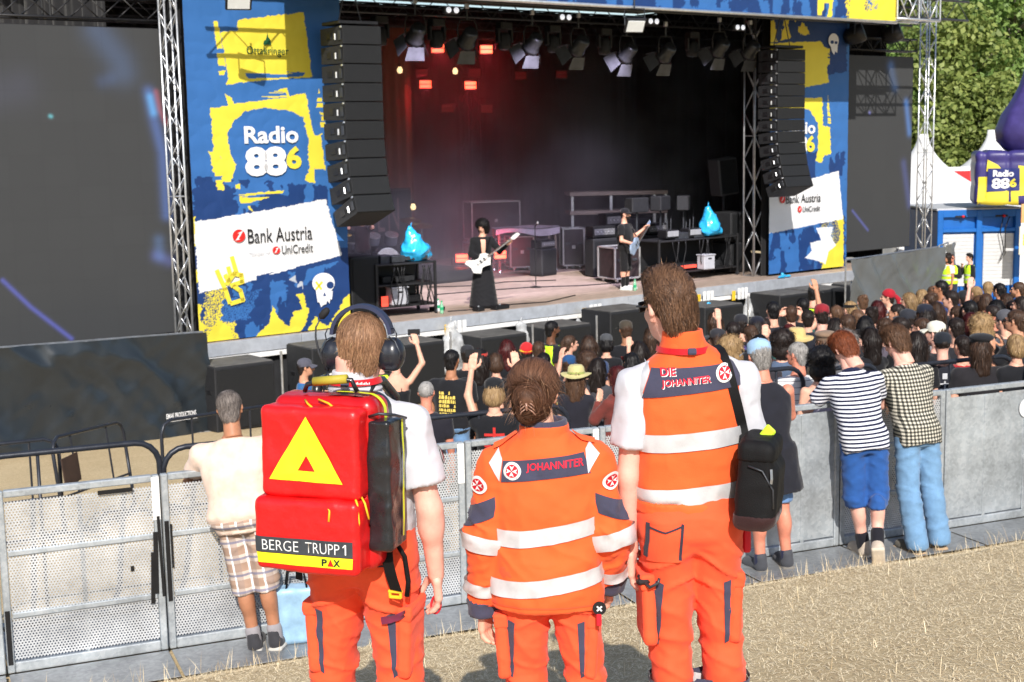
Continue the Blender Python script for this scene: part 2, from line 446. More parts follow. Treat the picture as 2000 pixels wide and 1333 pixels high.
def sew(name,f,axis0,axis1,w,m,parent,ref=(0,-1,0),a0=-180,a1=180,nu=64,nv=4,disp=None,lift=.004,rmax=.45,tilt=None,thick=.0,**tags):
    """A band sewn round a limb or trunk: rays from outside towards the axis land on f."""
    a = np.asarray(axis0,float); b = np.asarray(axis1,float); d = nrm(b-a); x = nrm(np.asarray(ref,float)-d*(np.asarray(ref,float)@d)); y = np.cross(d,x)
    V2, F = strip_grid(nu,nv); ang = np.radians(a0+(a1-a0)*V2[:,0]); h = (V2[:,1]-.5) * w
    if tilt is not None: h = h + tilt(ang)
    dr = np.cos(ang)[:,None] * x + np.sin(ang)[:,None] * y; ctr = a + (b-a) * .5 + h[:,None] * d
    P = (ctr+dr*rmax).astype(np.float32); D = (-dr).astype(np.float32); t = np.zeros(len(P),np.float32)
    for _ in range(70):
        s = f(P+D*t[:,None]); t = np.minimum(t+np.where(np.abs(s)>.0006,s*.8,0),rmax)
    Q = P + D * t[:,None]; N = grad(f,Q); Q = Q + N * (lift+(disp(Q)[:,None] if disp is not None else 0))
    mb = MB(); mb.add(Q,[q[::-1] for q in F] if False else F); return mb.build(name,m,parent,smooth=True,**tags)
# ================================================================== THE SETTING
M_black = mat('black_paint',(.012,.012,.014),rough=.45,var=.25,vscale=20,bump=.1,bscale=80)
M_blackmat = mat('black_matt',(.014,.014,.016),rough=.8,var=.3,vscale=6,bump=.2,bscale=40)
M_curtain = mat('black_molton',(.010,.010,.012),rough=.95,var=.35,vscale=2.5,bump=.3,bscale=30,sheen=.1)
M_steel = mat('galvanised_tube',(.55,.57,.6),rough=.38,metal=.85,var=.18,vscale=9,bump=.05,bscale=90)
M_alu = mat('aluminium',(.72,.74,.77),rough=.34,metal=.8,var=.12,vscale=12,bump=.05,bscale=120)
M_dsteel = mat('dark_steel',(.06,.065,.075),rough=.4,metal=.5,var=.25,vscale=12,bump=.1,bscale=70)
M_white = mat('white_paint',(.8,.8,.79),rough=.55,var=.06,vscale=5)

def straw_material():
    m = bpy.data.materials.new('dry_ground'); m.use_nodes = True; nt = m.node_tree; b = nt.nodes['Principled BSDF']
    tc = _n(nt,'ShaderNodeTexCoord'); src = tc.outputs['Object']
    n1 = _n(nt,'ShaderNodeTexNoise',Scale=.9,Detail=8.,Roughness=.65); n2_ = _n(nt,'ShaderNodeTexNoise',Scale=38.,Detail=6.,Roughness=.7)
    mp = _n(nt,'ShaderNodeMapping'); mp.inputs['Scale'].default_value = (14,70,14); mp.inputs['Rotation'].default_value = (0,0,.5)
    n3 = _n(nt,'ShaderNodeTexNoise',Scale=1.6,Detail=4.,Roughness=.6)
    for n in (n1,n2_): nt.links.new(src,n.inputs['Vector'])
    nt.links.new(src,mp.inputs[0]); nt.links.new(mp.outputs[0],n3.inputs['Vector'])
    r1 = _n(nt,'ShaderNodeValToRGB'); e = r1.color_ramp.elements
    e[0].position = .3; e[0].color = (*lin((160,138,108)),1); e[1].position = .72; e[1].color = (*lin((236,217,180)),1)
    k = e.new(.5); k.color = (*lin((207,186,148)),1)
    ad = _n(nt,'ShaderNodeMath',operation='ADD'); s1 = _n(nt,'ShaderNodeMath',operation='MULTIPLY'); s1.inputs[1].default_value = .5
    s2 = _n(nt,'ShaderNodeMath',operation='MULTIPLY'); s2.inputs[1].default_value = .5
    nt.links.new(n2_.outputs['Fac'],s1.inputs[0]); nt.links.new(n3.outputs['Fac'],s2.inputs[0]); nt.links.new(s1.outputs[0],ad.inputs[0]); nt.links.new(s2.outputs[0],ad.inputs[1])
    nt.links.new(ad.outputs[0],r1.inputs[0])
    mx = _n(nt,'ShaderNodeMixRGB',blend_type='MULTIPLY'); mx.inputs[0].default_value = .5
    r2 = _n(nt,'ShaderNodeValToRGB'); r2.color_ramp.elements[0].position = .35; r2.color_ramp.elements[0].color = (.74,.70,.64,1); r2.color_ramp.elements[1].position = .65
    nt.links.new(n1.outputs['Fac'],r2.inputs[0]); nt.links.new(r1.outputs[0],mx.inputs[1]); nt.links.new(r2.outputs[0],mx.inputs[2])
    nt.links.new(mx.outputs[0],b.inputs['Base Color']); b.inputs['Roughness'].default_value = .95; b.inputs['Specular IOR Level'].default_value = .1
    bp = _n(nt,'ShaderNodeBump',Strength=.8,Distance=.02); nt.links.new(ad.outputs[0],bp.inputs['Height']); nt.links.new(bp.outputs[0],b.inputs['Normal'])
    return m
M_ground = straw_material()
def build_ground():
    xs = np.concatenate([-np.geomspace(900,16,14),np.arange(-14,20.1,.3),np.geomspace(22,900,14)])
    ys = np.concatenate([[-60,-30,-15],np.arange(-8,42,.3),np.geomspace(44,1500,16)])
    X, Y = np.meshgrid(xs,ys); Z = ground(X,Y) + .025 * n2(X*.9,Y*.9) * (np.abs(X)<30) * (Y<45)
    yb = Y - .42 * X
    Z = np.where((yb>9.2) & (yb<11.1) & (np.abs(X)<30),ground(X,Y)-.02,Z)
    V = np.stack([X,Y,Z],-1).reshape(-1,3); n, m = X.shape
    i = np.arange(n*m).reshape(n,m); F = np.stack([i[:-1,:-1],i[:-1,1:],i[1:,1:],i[1:,:-1]],-1).reshape(-1,4)
    obj('ground',mesh_np('ground',V,F,M_ground),kind='structure')
build_ground()

def build_straw():
    """Trodden dry grass on the slope in front of the barrier: short bent blades, most of them lying."""
    r = np.random.RandomState(11); N = 190000
    X = r.uniform(-4.5,8.0,N); Yb = 2.6 + 6.6 * r.rand(N) ** .75; Y = Yb + .42 * X
    keep = (np.abs(X)<.42*Y+.6) & (Y>3.5); X, Y, Yb = X[keep], Y[keep], Yb[keep]; N = len(X)
    Z = ground(X,Y) + .025 * n2(X*.9,Y*.9)
    edge = (Yb>8.85); L = r.uniform(.018,.06,N) * np.where(edge,1.5,1); tall = r.rand(N) < np.where(edge,.10,.006); L = np.where(tall,L*2.2,L)
    az = r.uniform(0,2*np.pi,N); el = np.where(tall,r.uniform(.8,1.4,N),r.uniform(.0,.22,N)); wd = r.uniform(.0007,.0017,N)
    d = np.stack([np.cos(az)*np.cos(el),np.sin(az)*np.cos(el),np.sin(el)],1); sd = np.stack([-np.sin(az),np.cos(az),np.zeros(N)],1) * wd[:,None]
    b = np.stack([X,Y,Z+r.uniform(-.001,.006,N)],1); mid = b + d * (L*.55)[:,None] + np.array([0,0,.003]); tip = b + d * L[:,None] - np.array([0,0,1.]) * (L*.10)[:,None]
    V = np.stack([b-sd,b+sd,mid+sd,mid-sd,tip],1).reshape(-1,3); k = np.arange(N)[:,None] * 5
    me = bpy.data.meshes.new('dry_grass'); T = np.concatenate([k+[0,1,2],k+[0,2,3],k+[3,2,4]],0)
    ms = [cloth('straw_light',(245,228,192),bump=0,rough=.7),cloth('straw_mid',(222,202,162),bump=0,rough=.75),cloth('straw_brown',(178,155,120),bump=0,rough=.8)]
    mi = np.tile(r.choice(3,N,p=[.4,.38,.22]),3)
    obj('dry_grass',mesh_np('dry_grass',V,T,ms,smooth=False,mi=mi),kind='stuff',label='trodden straw-coloured dry grass on the slope',category='grass')
build_straw()

# ------------------------------------------------------------------ crowd barrier of sheet metal on the slope
BA = np.array([1.0,.42,0]) / math.hypot(1,.42); BN = np.array([-BA[1],BA[0],0])     # along it, and towards the stage
def bp_(x,off=0.,z=0.):                    # point on the barrier line at picture column x (its foot), off metres to the stage side
    lo, hi = 7.0, 16.0
    for _ in range(40):
        Y = (lo+hi) / 2; p = at(x,1180,Y)
        if p[1] - .42 * p[0] > 10.0: hi = Y
        else: lo = Y
    q = np.array([p[0],p[1],0]); return q + BN * off + np.array([0,0,z])
def perforated(name,col,dens=50.,hole=.27,solid=False):
    m = bpy.data.materials.new(name); m.use_nodes = True; nt = m.node_tree; b = nt.nodes['Principled BSDF']
    tc = _n(nt,'ShaderNodeTexCoord')
    n1 = _n(nt,'ShaderNodeTexVoronoi',Scale=44.); n2_ = _n(nt,'ShaderNodeTexNoise',Scale=3.2,Detail=7.,Roughness=.65)
    n4 = _n(nt,'ShaderNodeTexNoise',Scale=1.3,Detail=3.)
    mp = _n(nt,'ShaderNodeMapping'); mp.inputs['Scale'].default_value = (2,2,30)
    n3 = _n(nt,'ShaderNodeTexNoise',Scale=1.,Detail=3.)
    nt.links.new(tc.outputs['Object'],mp.inputs[0]); nt.links.new(mp.outputs[0],n3.inputs['Vector'])
    for n in (n1,n2_,n4): nt.links.new(tc.outputs['Object'],n.inputs['Vector'])
    r = _n(nt,'ShaderNodeValToRGB'); e = r.color_ramp.elements; e[0].position = .28; e[0].color = (*[c*.62 for c in col],1); e[1].position = .75; e[1].color = (*[min(1,c*1.18) for c in col],1)
    nt.links.new(n2_.outputs['Fac'],r.inputs[0])
    mx = _n(nt,'ShaderNodeMixRGB',blend_type='OVERLAY'); mx.inputs[0].default_value = .13 if solid else .06; nt.links.new(r.outputs[0],mx.inputs[1])
    sep = _n(nt,'ShaderNodeSeparateColor'); nt.links.new(n1.outputs['Color'],sep.inputs[0]); nt.links.new(sep.outputs[0],mx.inputs[2])
    nt.links.new(mx.outputs[0],b.inputs['Base Color'])
    b.inputs['Metallic'].default_value = .55; b.inputs['Roughness'].default_value = .48
    rr = _n(nt,'ShaderNodeMapRange'); rr.inputs[3].default_value = .36; rr.inputs[4].default_value = .62; nt.links.new(n4.outputs['Fac'],rr.inputs[0]); nt.links.new(rr.outputs[0],b.inputs['Roughness'])
    if not solid:                            # round holes in staggered rows, from the sheet's own coordinates
        s = _n(nt,'ShaderNodeSeparateXYZ'); nt.links.new(tc.outputs['Object'],s.inputs[0])
        def mth(op,a,bb=None,v=None):
            q = _n(nt,'ShaderNodeMath',operation=op)
            nt.links.new(a,q.inputs[0])
            if bb is not None: nt.links.new(bb,q.inputs[1])
            elif v is not None: q.inputs[1].default_value = v
            return q.outputs[0]
        z = mth('MULTIPLY',s.outputs['Z'],v=dens*1.155); x = mth('MULTIPLY',s.outputs['X'],v=dens)
        row = mth('FLOOR',z); par = mth('MULTIPLY',row,v=.5); x2 = mth('ADD',x,par)
        fx = mth('SUBTRACT',mth('FRACT',x2),v=.5); fz = mth('MULTIPLY',mth('SUBTRACT',mth('FRACT',z),v=.5),v=.866)
        d = mth('SQRT',mth('ADD',mth('MULTIPLY',fx,fx),mth('MULTIPLY',fz,fz)))
        h = mth('LESS_THAN',d,v=hole)
        tr = _n(nt,'ShaderNodeBsdfTransparent'); ms = _n(nt,'ShaderNodeMixShader'); out = nt.nodes['Material Output']
        nt.links.new(h,ms.inputs[0]); nt.links.new(b.outputs[0],ms.inputs[1]); nt.links.new(tr.outputs[0],ms.inputs[2]); nt.links.new(ms.outputs[0],out.inputs['Surface'])
    return m
M_perf = perforated('perforated_zinc',(.76,.785,.81)); M_zinc = perforated('galvanised_sheet',(.56,.605,.635),solid=True)
M_plate = perforated('chequer_plate',(.34,.355,.37),solid=True)
M_tape = mat('black_tape',(.012,.012,.013),rough=.4,var=.2)
M_rail = mat('dark_barrier_tube',(.030,.034,.045),rough=.35,metal=.3,var=.2,vscale=15,bump=.08)
def build_barrier():
    seams = [-330,4,325,622,913,1172,1410,1634,1834,2060,2280]
    words = ['far left edge of the picture','near the left edge, black tape on its right post','left of the legs in checked shorts','behind the first medic in white polo','between red backpack and woman in orange',
             'behind the woman in the orange jacket','behind the medic in the orange vest','beside the man in the long black coat','behind the man in checked shirt and jeans','with a round sticker mark','far right edge of the row']
    Hh = 1.2
    for i in range(len(seams)-1):
        p, q = bp_(seams[i]), bp_(seams[i+1]); L = float(np.linalg.norm(q-p)) - .012
        perf = i in (0,1,2,3,4,5,7)
        z0 = 1.54; sl = 0.
        R = np.stack([nrm([BA[0],BA[1],sl]),BN,[0,0,1]],1)
        t = thing('barrier_panel',f"galvanised {'perforated' if perf else 'plain'} steel barrier panel, {words[i]}",'barrier',mw=M4(R,p+BA*.006+[0,0,z0-sl*L/2]),group='sheet metal barrier panels in a row')
        fw = .045
        fr = {'frame_post':[((fw/2,0,Hh/2+.01),(fw,.05,Hh)),((L-fw/2,0,Hh/2+.01),(fw,.05,Hh))],'top_rail':[((L/2,0,Hh-fw/2+.012),(L-2*fw-.004,.052,fw))],'bottom_rail':[((L/2,0,.045),(L-2*fw-.004,.052,.07))]}
        for nm, bs in fr.items():
            for c, d in bs: MB().box(c,d,bev=.006).build(nm,M_zinc,t)
        cuts = [0.08,.39,.80,Hh-fw-.005] if perf else [.08,Hh-fw-.005]
        for k in range(len(cuts)-1):       # sheets between the cross ribs
            a, b = cuts[k] + .012, cuts[k+1] - .012
            w0, w1 = fw + .004, L - fw - .004
            mb = MB(); bulge = .006 * (1 if (i+k)%2 else -1)
            mb.grid(lambda s,u:(w0+(w1-w0)*s,-.012+bulge*math.sin(math.pi*s)*math.sin(math.pi*u)+.003*math.sin(9*s+i),a+(b-a)*u),10,8)
            mb.build('perforated_sheet' if perf else 'sheet',M_perf if perf else M_zinc,t,smooth=True)
            if k: MB().box((L/2,-.012,cuts[k]),(L-2*fw-.01,.03,.034),bev=.005).build('cross_rib',M_zinc,t)
        for s in ((.5,) if perf else (.33,.67)):
            MB().box((L*s,.012 if perf else -.018,Hh*.5),(.03,.014,Hh-.14),bev=.003).build('upright_rib',M_zinc,t)
        for s in (.22,.78):                 # the raking struts on the stage side and their feet
            MB().tube([(L*s,.03,1.12),(L*s,.55,.35),(L*s,.95,.03)],.02,6).build('strut',M_steel,t)
        MB().box((L/2,-.30,.012),(L-.01,.50,.006),bev=.002).build('foot_plate',M_plate,t)
        MB().box((L/2,.55,.004),(L-.01,1.0,.006),bev=.002).build('tread_plate',M_plate,t)
        if i in (1,3,4,5,8):
            MB().box((L-.028,-.0275,Hh-.145),(.05,.004,.29)).build('white_sticker',M_white,t)
        if i == 1:
            for c, d, a in [((L-.05,-.030,.62),(.03,.006,.42),.03),((L-.015,-.0295,.66),(.02,.005,.55),-.02),((L-.075,-.031,.52),(.026,.006,.35),.05),((L*.72,-.030,1.135),(.22,.006,.028),0),((.02,-.03,.25),(.03,.005,.36),0),((L*.80,-.024,.6),(.022,.004,.035),0)]:
                MB().box(c,d,R=roty(a)).build('tape_strip',M_tape,t)
        if i == 2:
            for c, d in [((.02,-.030,.62),(.028,.006,.55)),((.048,-.0285,.72),(.014,.004,.3))]: MB().box(c,d).build('tape_strip',M_tape,t)
        if i in (4,8):
            MB().box((L-.02,-.0295,.58),(.022,.005,.5 if i==8 else .3)).build('tape_strip',M_tape,t)
        if i == 8:
            MB().lathe([(.085,0),(.085,.002)],24,c=(L*.44+.3,-.026,.98),R=rotx(rad(90))).build('round_sticker',mat('worn_sticker',(.72,.74,.75),rough=.5,var=.2,vscale=14),t)
    # dark hand rail hoops above the left panels and between crowd and panels
    def hoop(x0,x1,off,h,lab,nm='rail_hoop'):
        p, q = bp_(x0,off), bp_(x1,off); L = float(np.linalg.norm(q-p)); R = np.stack([nrm(q-p),np.cross([0,0,1],nrm(q-p)),[0,0,1]],1)
        g = float(ground(*p[:2])); t = thing(nm,lab,'barrier',mw=M4(R,[p[0],p[1],g]),group='dark tubular crowd barriers')
        rr = .16; P = [(0,0,0),(0,0,h-rr)] + [(rr-rr*math.cos(a),0,h-rr+rr*math.sin(a)) for a in np.linspace(.2,1.57,5)] + [(L-rr+rr*math.sin(a),0,h-rr+rr*math.cos(a)) for a in np.linspace(0,1.4,5)] + [(L,0,h-rr),(L,0,0)]
        MB().tube(P,.021,8).build('hoop',M_rail,t,smooth=True)
        MB().tube([(.02,0,.18),(L-.02,0,.18)],.016,6).build('lower_rail',M_rail,t,smooth=True)
        k = max(2,int(L/.55))
        for j in range(1,k): MB().tube([(L*j/k,0,.19),(L*j/k,0,h-.02)],.013,6).build('bar',M_rail,t,smooth=True)
        for s in (.12,.88): MB().box((L*s,0,.015),(.05,.55,.03),bev=.008).build('foot',M_rail,t)
    hoop(-160,345,.42,1.36,'dark tubular rail hoop just above the left perforated panel')
    hoop(352,560,.42,1.30,'dark tubular rail hoop behind the man in the tan shirt')
    hoop(835,1212,.9,1.30,'dark tubular rail crossing behind the woman medic and the bald man')
    hoop(1500,1585,1.0,1.36,'short dark tubular hoop left of the curly-haired woman')
    hoop(1590,1700,1.0,1.42,'dark tubular hoop behind the redhead in the striped polo')
    hoop(1740,1852,1.0,1.38,'dark tubular hoop behind the man in the skeleton tank top')
    hoop(1862,2120,1.0,1.34,'dark tubular rail hoop in front of the people at the right edge')
build_barrier()
# ================================================================== THE STAGE
def stage_thing(name,label,cat,u=0.,v=0.,z=0.,rz=0.,group=None):
    return thing(name,label,cat,mw=MS@Matrix.Translation((u,v,z))@Matrix.Rotation(rz,4,'Z'),group=group)
M_deck = mat('plywood_deck',(.40,.305,.25),rough=.75,var=.28,vscale=3,aniso=(1,7,1),bump=.2,bscale=25,obj_rand=.16)
M_fascia = mat('fascia_aluminium',(.50,.53,.58),rough=.45,metal=.35,var=.14,vscale=6,bump=.06,bscale=40)
M_skirt = cloth('black_skirt',(38,39,42),rough=.8,vscale=2,var=.25,bump=.4,bscale=14)
def build_stage():
    st = stage_thing('stage','raised wooden stage deck with aluminium edge and black skirt','stage')
    pm = MB().box((0,0,0),(1.985,.985,.04),bev=.004).mesh('deck_panel',M_deck)
    for i in range(10):
        for j in range(11):
            obj('deck_panel',pm,st,loc=(i*2+.95,j+.5,DECK-.02))
    for i in range(10): MB().box((i*2+.95,-.04,DECK-.125),(1.99,.08,.235),bev=.006).build('edge_beam',M_fascia,st)
    for i in range(10): MB().box((i*2+.95,-.055,DECK-.30),(1.99,.10,.085),bev=.006).build('edge_strip',M_white,st)
    for i in range(10):
        mb = MB(); mb.grid(lambda s,t:(i*2-.05+2.0*s,.03+.02*math.sin(30*s+i)*(1-t)+.012*math.sin(71*s),-.2+(DECK-.15)*t),40,4); mb.build('skirt_cloth',M_skirt,st,smooth=True)
    for i in range(0,21,2):
        for j in (1,5.5,10): MB().tube([(i,j,-.1),(i,j,DECK-.05)],.04,6).build('leg',M_dsteel,st)
    # roof
    rf = stage_thing('stage_roof','black stage roof on dark trusses with a grey front edge','roof')
    MB().box((9.5,4.7,8.75),(22.5,12.6,.08)).build('canopy',M_curtain,rf)
    for v in (-1.35,.3,3.2,6.0,8.8):
        for dz in (0,.45):
            MB().tube([(-.5,v,7.55+dz),(20.2,v,7.55+dz)],.03,6).build('chord',M_dsteel,rf)
        n = 44; zz = [(-.5+20.7*k/n,v,7.55+.45*(k%2)) for k in range(n+1)]
        MB().tube(zz,.014,5).build('web',M_dsteel,rf)
    def curtain(lab,p0,p1,z0,z1):
        L = math.hypot(p1[0]-p0[0],p1[1]-p0[1]); n = int(L/.06); t = stage_thing('stage_curtain',lab,'curtain')
        dx, dy = (p1[0]-p0[0]) / L, (p1[1]-p0[1]) / L
        mb = MB()
        def fn(s,h):
            a = L * s; w = .06 * math.sin(a*9) + .03 * math.sin(a*23+1); return (p0[0]+dx*a-dy*w,p0[1]+dy*a+dx*w,z0+(z1-z0)*h)
        mb.grid(fn,n,3); mb.build('drape',M_curtain,t,smooth=True)
        MB().tube([(p0[0],p0[1],z1+.02),(p1[0],p1[1],z1+.02)],.025,6).build('rail',M_dsteel,t)
    curtain('black backdrop curtain across the rear of the stage',(-1,10.9),(20.5,10.9),DECK,8.6)
    curtain('black curtain closing the right wing of the stage',(20.4,10.8),(20.4,1.2),DECK,8.6)
    curtain('black curtain closing the left wing of the stage',(-.9,1.0),(-.9,10.8),DECK,8.6)
    # wing masking just behind the banners
    curtain('black masking cloth behind the left printed banner',(-.3,.16),(3.0,.16),DECK,8.6)
    curtain('black masking cloth behind the right printed banner',(14.95,.62),(17.9,.62),DECK,8.6)
build_stage()

# ---------------------------------------------------------------- printed banners
C_BLUE, C_NAVY, C_YEL, C_WHITE, C_GREY = (np.array(lin(c)) for c in ((52,104,168),(26,58,112),(226,208,66),(226,227,230),(180,186,196)))
M_print = attr_mat('printed_mesh_banner',rough=.55,spec=.35,bump=.12,bscale=18)
M_pwhite = mat('print_white',tuple(C_WHITE),rough=.55,var=.05); M_pyel = mat('print_yellow',tuple(C_YEL),rough=.55,var=.06)
M_pgreen = mat('print_green',lin((18,78,48)),rough=.55,var=.06); M_pblack = mat('print_black',lin((28,30,34)),rough=.55,var=.08)
M_pred = mat('print_red',lin((216,38,34)),rough=.55,var=.06); M_pgrey = mat('print_grey',lin((205,208,214)),rough=.55,var=.05)
M_pnavy = mat('print_navy',tuple(C_NAVY),rough=.55,var=.1)
def inpoly(X,Y,poly):
    c = np.zeros(X.shape,bool); n = len(poly); j = n - 1
    for i in range(n):
        xi, yi = poly[i]; xj, yj = poly[j]
        if yi != yj: c ^= ((yi>Y) != (yj>Y)) & (X<(xj-xi)*(Y-yi)/(yj-yi)+xi)
        j = i
    return c
def banner(name,label,u0,u1,z0,z1,v,layers,seed,res=.013,px=None,wr=.012,parent_mw=None):
    nu, nz = int((u1-u0)/res), int((z1-z0)/res); us = np.linspace(u0,u1,nu+1); zs = np.linspace(z0,z1,nz+1)
    Uu, Zz = np.meshgrid(us,zs); w1 = n2(Uu*1.1,Zz*.5,2,seed); w2 = n2(Uu*5,Zz*1.6,2,seed+3)
    wav = wr * (1.6*w1+.8*w2) + .004 * np.sin(Zz*2.2*math.pi*2+w1*3)
    P = np.stack([Uu,np.full_like(Uu,v)-np.abs(wav),Zz],-1).reshape(-1,3)
    # ragged edges and spray: the print is looked up at jittered places
    col = np.tile(C_BLUE,(Uu.size,1)).reshape(*Uu.shape,3)
    for L in layers:
        kind, c, poly = L[0], L[1], np.array([sp(*p,v) for p in L[2]]); rag = L[3] if len(L) > 3 else .03
        ju = rag * n2(Uu*9,Zz*22,3,seed+11); jz = rag * .6 * n2(Uu*14,Zz*9,3,seed+5)
        ins = inpoly(Uu+ju,Zz+jz,poly)
        if kind == 'spray':
            r = np.random.RandomState(5).rand(*Uu.shape); d = n2(Uu*3,Zz*3,3,seed+2); ins &= r < .55 + .5 * d
        if kind == 'wash':
            ins &= (n2(Uu*4,Zz*2.5,4,seed+9)>-.02)
        if kind == 'streak':
            ins &= n2(Uu*1.2,Zz*30,2,seed+1) > -.25
        col[ins] = c
    t = stage_thing(name,label,'banner')
    i = np.arange(P.shape[0]).reshape(Uu.shape); F = np.stack([i[:-1,:-1],i[:-1,1:],i[1:,1:],i[1:,:-1]],-1).reshape(-1,4)
    me = mesh_np('printed_sheet',P,F,M_print); a = me.color_attributes.new('print','FLOAT_COLOR','POINT')
    a.data.foreach_set('color',np.concatenate([col.reshape(-1,3),np.ones((P.shape[0],1))],1).astype(np.float32).ravel())
    obj('printed_sheet',me,t)
    MB().tube([(u0,v,z1),(u1,v,z1)],.02,6).build('top_tube',M_alu,t)
    return t
def btext(t,s,cx,cy,w_,h_,m,v,bold=.0,nm='lettering'):
    u0, zc = sp(cx-w_/2,cy,v); u1, zc1 = sp(cx+w_/2,cy,v); _, za = sp(cx,cy-h_/2,v); _, zb = sp(cx,cy+h_/2,v)
    V, F = fit_text(s,u1-u0,za-zb,bold); z = (za+zb) / 2
    text_obj(nm,V,F,lambda a,b:((u0+u1)/2+a,v-.035,z+b),m,t)
def bpoly(t,nm,pts,m,v,lift=.034):
    mb = MB(); q = [sp(*p,v) for p in pts]; mb.add([(a,v-lift,b) for a,b in q],[tuple(range(len(q)))[::-1]]); mb.build(nm,m,t)
def bdisc(t,nm,cx,cy,r,m,v,lift=.034,ry=None):
    bpoly(t,nm,[(cx+r*math.cos(a),cy+(ry or r)*math.sin(a)) for a in np.linspace(0,2*math.pi,25)[:-1]],m,v,lift)
def bstroke(t,nm,pts,wd,m,v,lift=.036):
    for (x0,y0), (x1,y1) in zip(pts[:-1],pts[1:]):
        dx, dy = x1 - x0, y1 - y0; L = math.hypot(dx,dy); nx, ny = -dy / L * wd / 2, dx / L * wd / 2; ex, ey = dx / L * wd * .3, dy / L * wd * .3
        bpoly(t,nm,[(x0+nx-ex,y0+ny-ey),(x1+nx+ex,y1+ny+ey),(x1-nx+ex,y1-ny+ey),(x0-nx-ex,y0-ny-ey)],m,v,lift)
def zp(pts,s=2.854,ox=0,oy=0): return [(ox+x/s,oy+y/s) for x,y in pts]
def build_banners():
    A = lambda p: zp(p); B = lambda p: zp(p,oy=400)
    Ls = [('wash',C_NAVY,A([(980,980),(1830,1040),(1900,1300),(980,1300)]),.08),('fill',C_NAVY,A([(1080,1050),(1130,1030),(1240,1010),(1310,1060),(1330,1180),(1300,1230),(1070,1250)]),.1),('fill',C_NAVY,A([(1440,1100),(1560,1085),(1650,1090),(1640,1170),(1450,1170)]),.08),
          ('fill',C_NAVY,B([(980,240),(2000,240),(2000,900),(980,900)]),.02),('wash',C_BLUE,B([(1290,450),(1600,420),(1560,740),(1250,740)]),.12),('wash',C_BLUE,B([(1600,380),(1900,300),(1800,400),(1650,460)]),.1),
          ('spray',C_YEL,B([(1150,480),(1260,470),(1340,800),(1110,800)]),.06),('spray',C_BLUE,B([(1240,540),(1460,470),(1380,640),(1230,650)]),.08),('wash',C_GREY,B([(1610,420),(1655,385),(1680,400),(1690,470),(1650,500),(1660,440)]),.03),
          ('fill',C_YEL,B([(1050,540),(1130,556),(1110,620),(1150,680),(1120,800),(1050,800)]),.05),('fill',C_YEL,B([(1160,720),(1220,640),(1290,690),(1310,800),(1150,800)]),.06),
          ('fill',C_YEL,B([(1400,760),(1500,660),(1520,560),(1550,630),(1610,680),(1640,600),(1690,580),(1650,500),(1690,490),(1720,600),(1690,690),(1650,730),(1600,740)]),.04),
          ('fill',C_YEL,B([(1700,740),(1720,680),(1760,630),(1830,680),(1890,570),(1960,480),(1990,800),(1720,800)]),.06),
          ('fill',C_YEL,B([(1030,70),(1085,70),(1100,230),(1050,250),(1030,300)]),.03),('fill',C_YEL,B([(1040,370),(1100,360),(1110,430),(1045,460)]),.03),('fill',C_YEL,A([(1030,1215),(1090,1210),(1080,1290),(1030,1290)]),.03),
          ('fill',C_YEL,A([(1225,180),(1320,175),(1330,110),(1690,72),(1740,432),(1600,440),(1400,455),(1255,475),(1272,430)]),.035),('streak',C_YEL,A([(1190,120),(1212,118),(1258,372),(1215,368)]),.02),('streak',C_YEL,A([(1215,398),(1258,393),(1250,420),(1222,422)]),.02),('streak',C_BLUE,A([(1370,400),(1700,405),(1690,425),(1380,450)]),.03),
          ('fill',C_YEL,A([(1170,605),(1270,590),(1255,525),(1330,570),(1600,490),(1612,535),(1705,520),(1722,640),(1750,760),(1792,745),(1812,950),(1750,940),(1755,1022),(1700,1010),(1722,940),(1715,760),(1690,655),(1630,622),(1480,600),(1360,622),(1300,680),(1265,750),(1285,860),(1312,920),(1290,1012),(1238,1010),(1230,870),(1190,850)]),.035),
          ('streak',C_YEL,A([(1162,845),(1228,855),(1248,1062),(1213,1062)]),.03),('streak',C_YEL,A([(1775,495),(1800,600),(1818,715),(1785,712),(1790,650),(1760,600)]),.02),('streak',C_BLUE,A([(1290,540),(1590,505),(1600,545),(1300,580)]),.02),
          ('streak',C_YEL,A([(1325,1085),(1580,1062),(1572,1082),(1390,1132),(1412,1190),(1378,1152),(1348,1152)]),.03),('fill',C_YEL,A([(1310,1030),(1340,1025),(1335,1055),(1312,1052)]),.02),
          ('fill',C_WHITE,[(379,434),(520,411),(636,389),(668,500),(600,516),(470,556),(389,573)],.03),('streak',C_NAVY,[(500,540),(668,500),(668,508),(500,552)],.02)]
    u0, _ = sp(347,300,0); t = banner('printed_banner','tall blue and yellow radio banner left of the stage opening',.0,3.03,1.52,8.3,0.,Ls,1.)
    btext(t,'Ottakringer',521,102,82,21,M_pgreen,0,.006)
    bpoly(t,'tower_emblem',[(512,88),(514,80),(517,79),(519,73),(520.5,63),(522,73),(524,75),(527,81),(528,88)],M_pgreen,0)
    btext(t,'Radio',528,263.5,106,34,M_pwhite,0,.03); btext(t,'8',499,316,45,58,M_pwhite,0,.05); btext(t,'8',536,315,45,58,M_pwhite,0,.05); btext(t,'6',572,308,30,45,M_pyel,0,.04)
    btext(t,'Bank Austria',545,458,126,28,M_pblack,0,.004); btext(t,'UniCredit',579,486,61,17,M_pblack,0,.004); btext(t,'Member of',505,494,40,9,M_pgrey,0)
    for x, y, r in ((465,461,12.5),(538,489,7.5)):
        bdisc(t,'red_roundel',x,y,r,M_pred,0); bpoly(t,'roundel_slash',[(x-.55*r,y+.75*r),(x+.1*r,y-.35*r),(x-.25*r,y-.4*r),(x+.65*r,y-.8*r),(x-.05*r,y+.45*r),(x+.2*r,y+.5*r)],M_pwhite,0,.037)
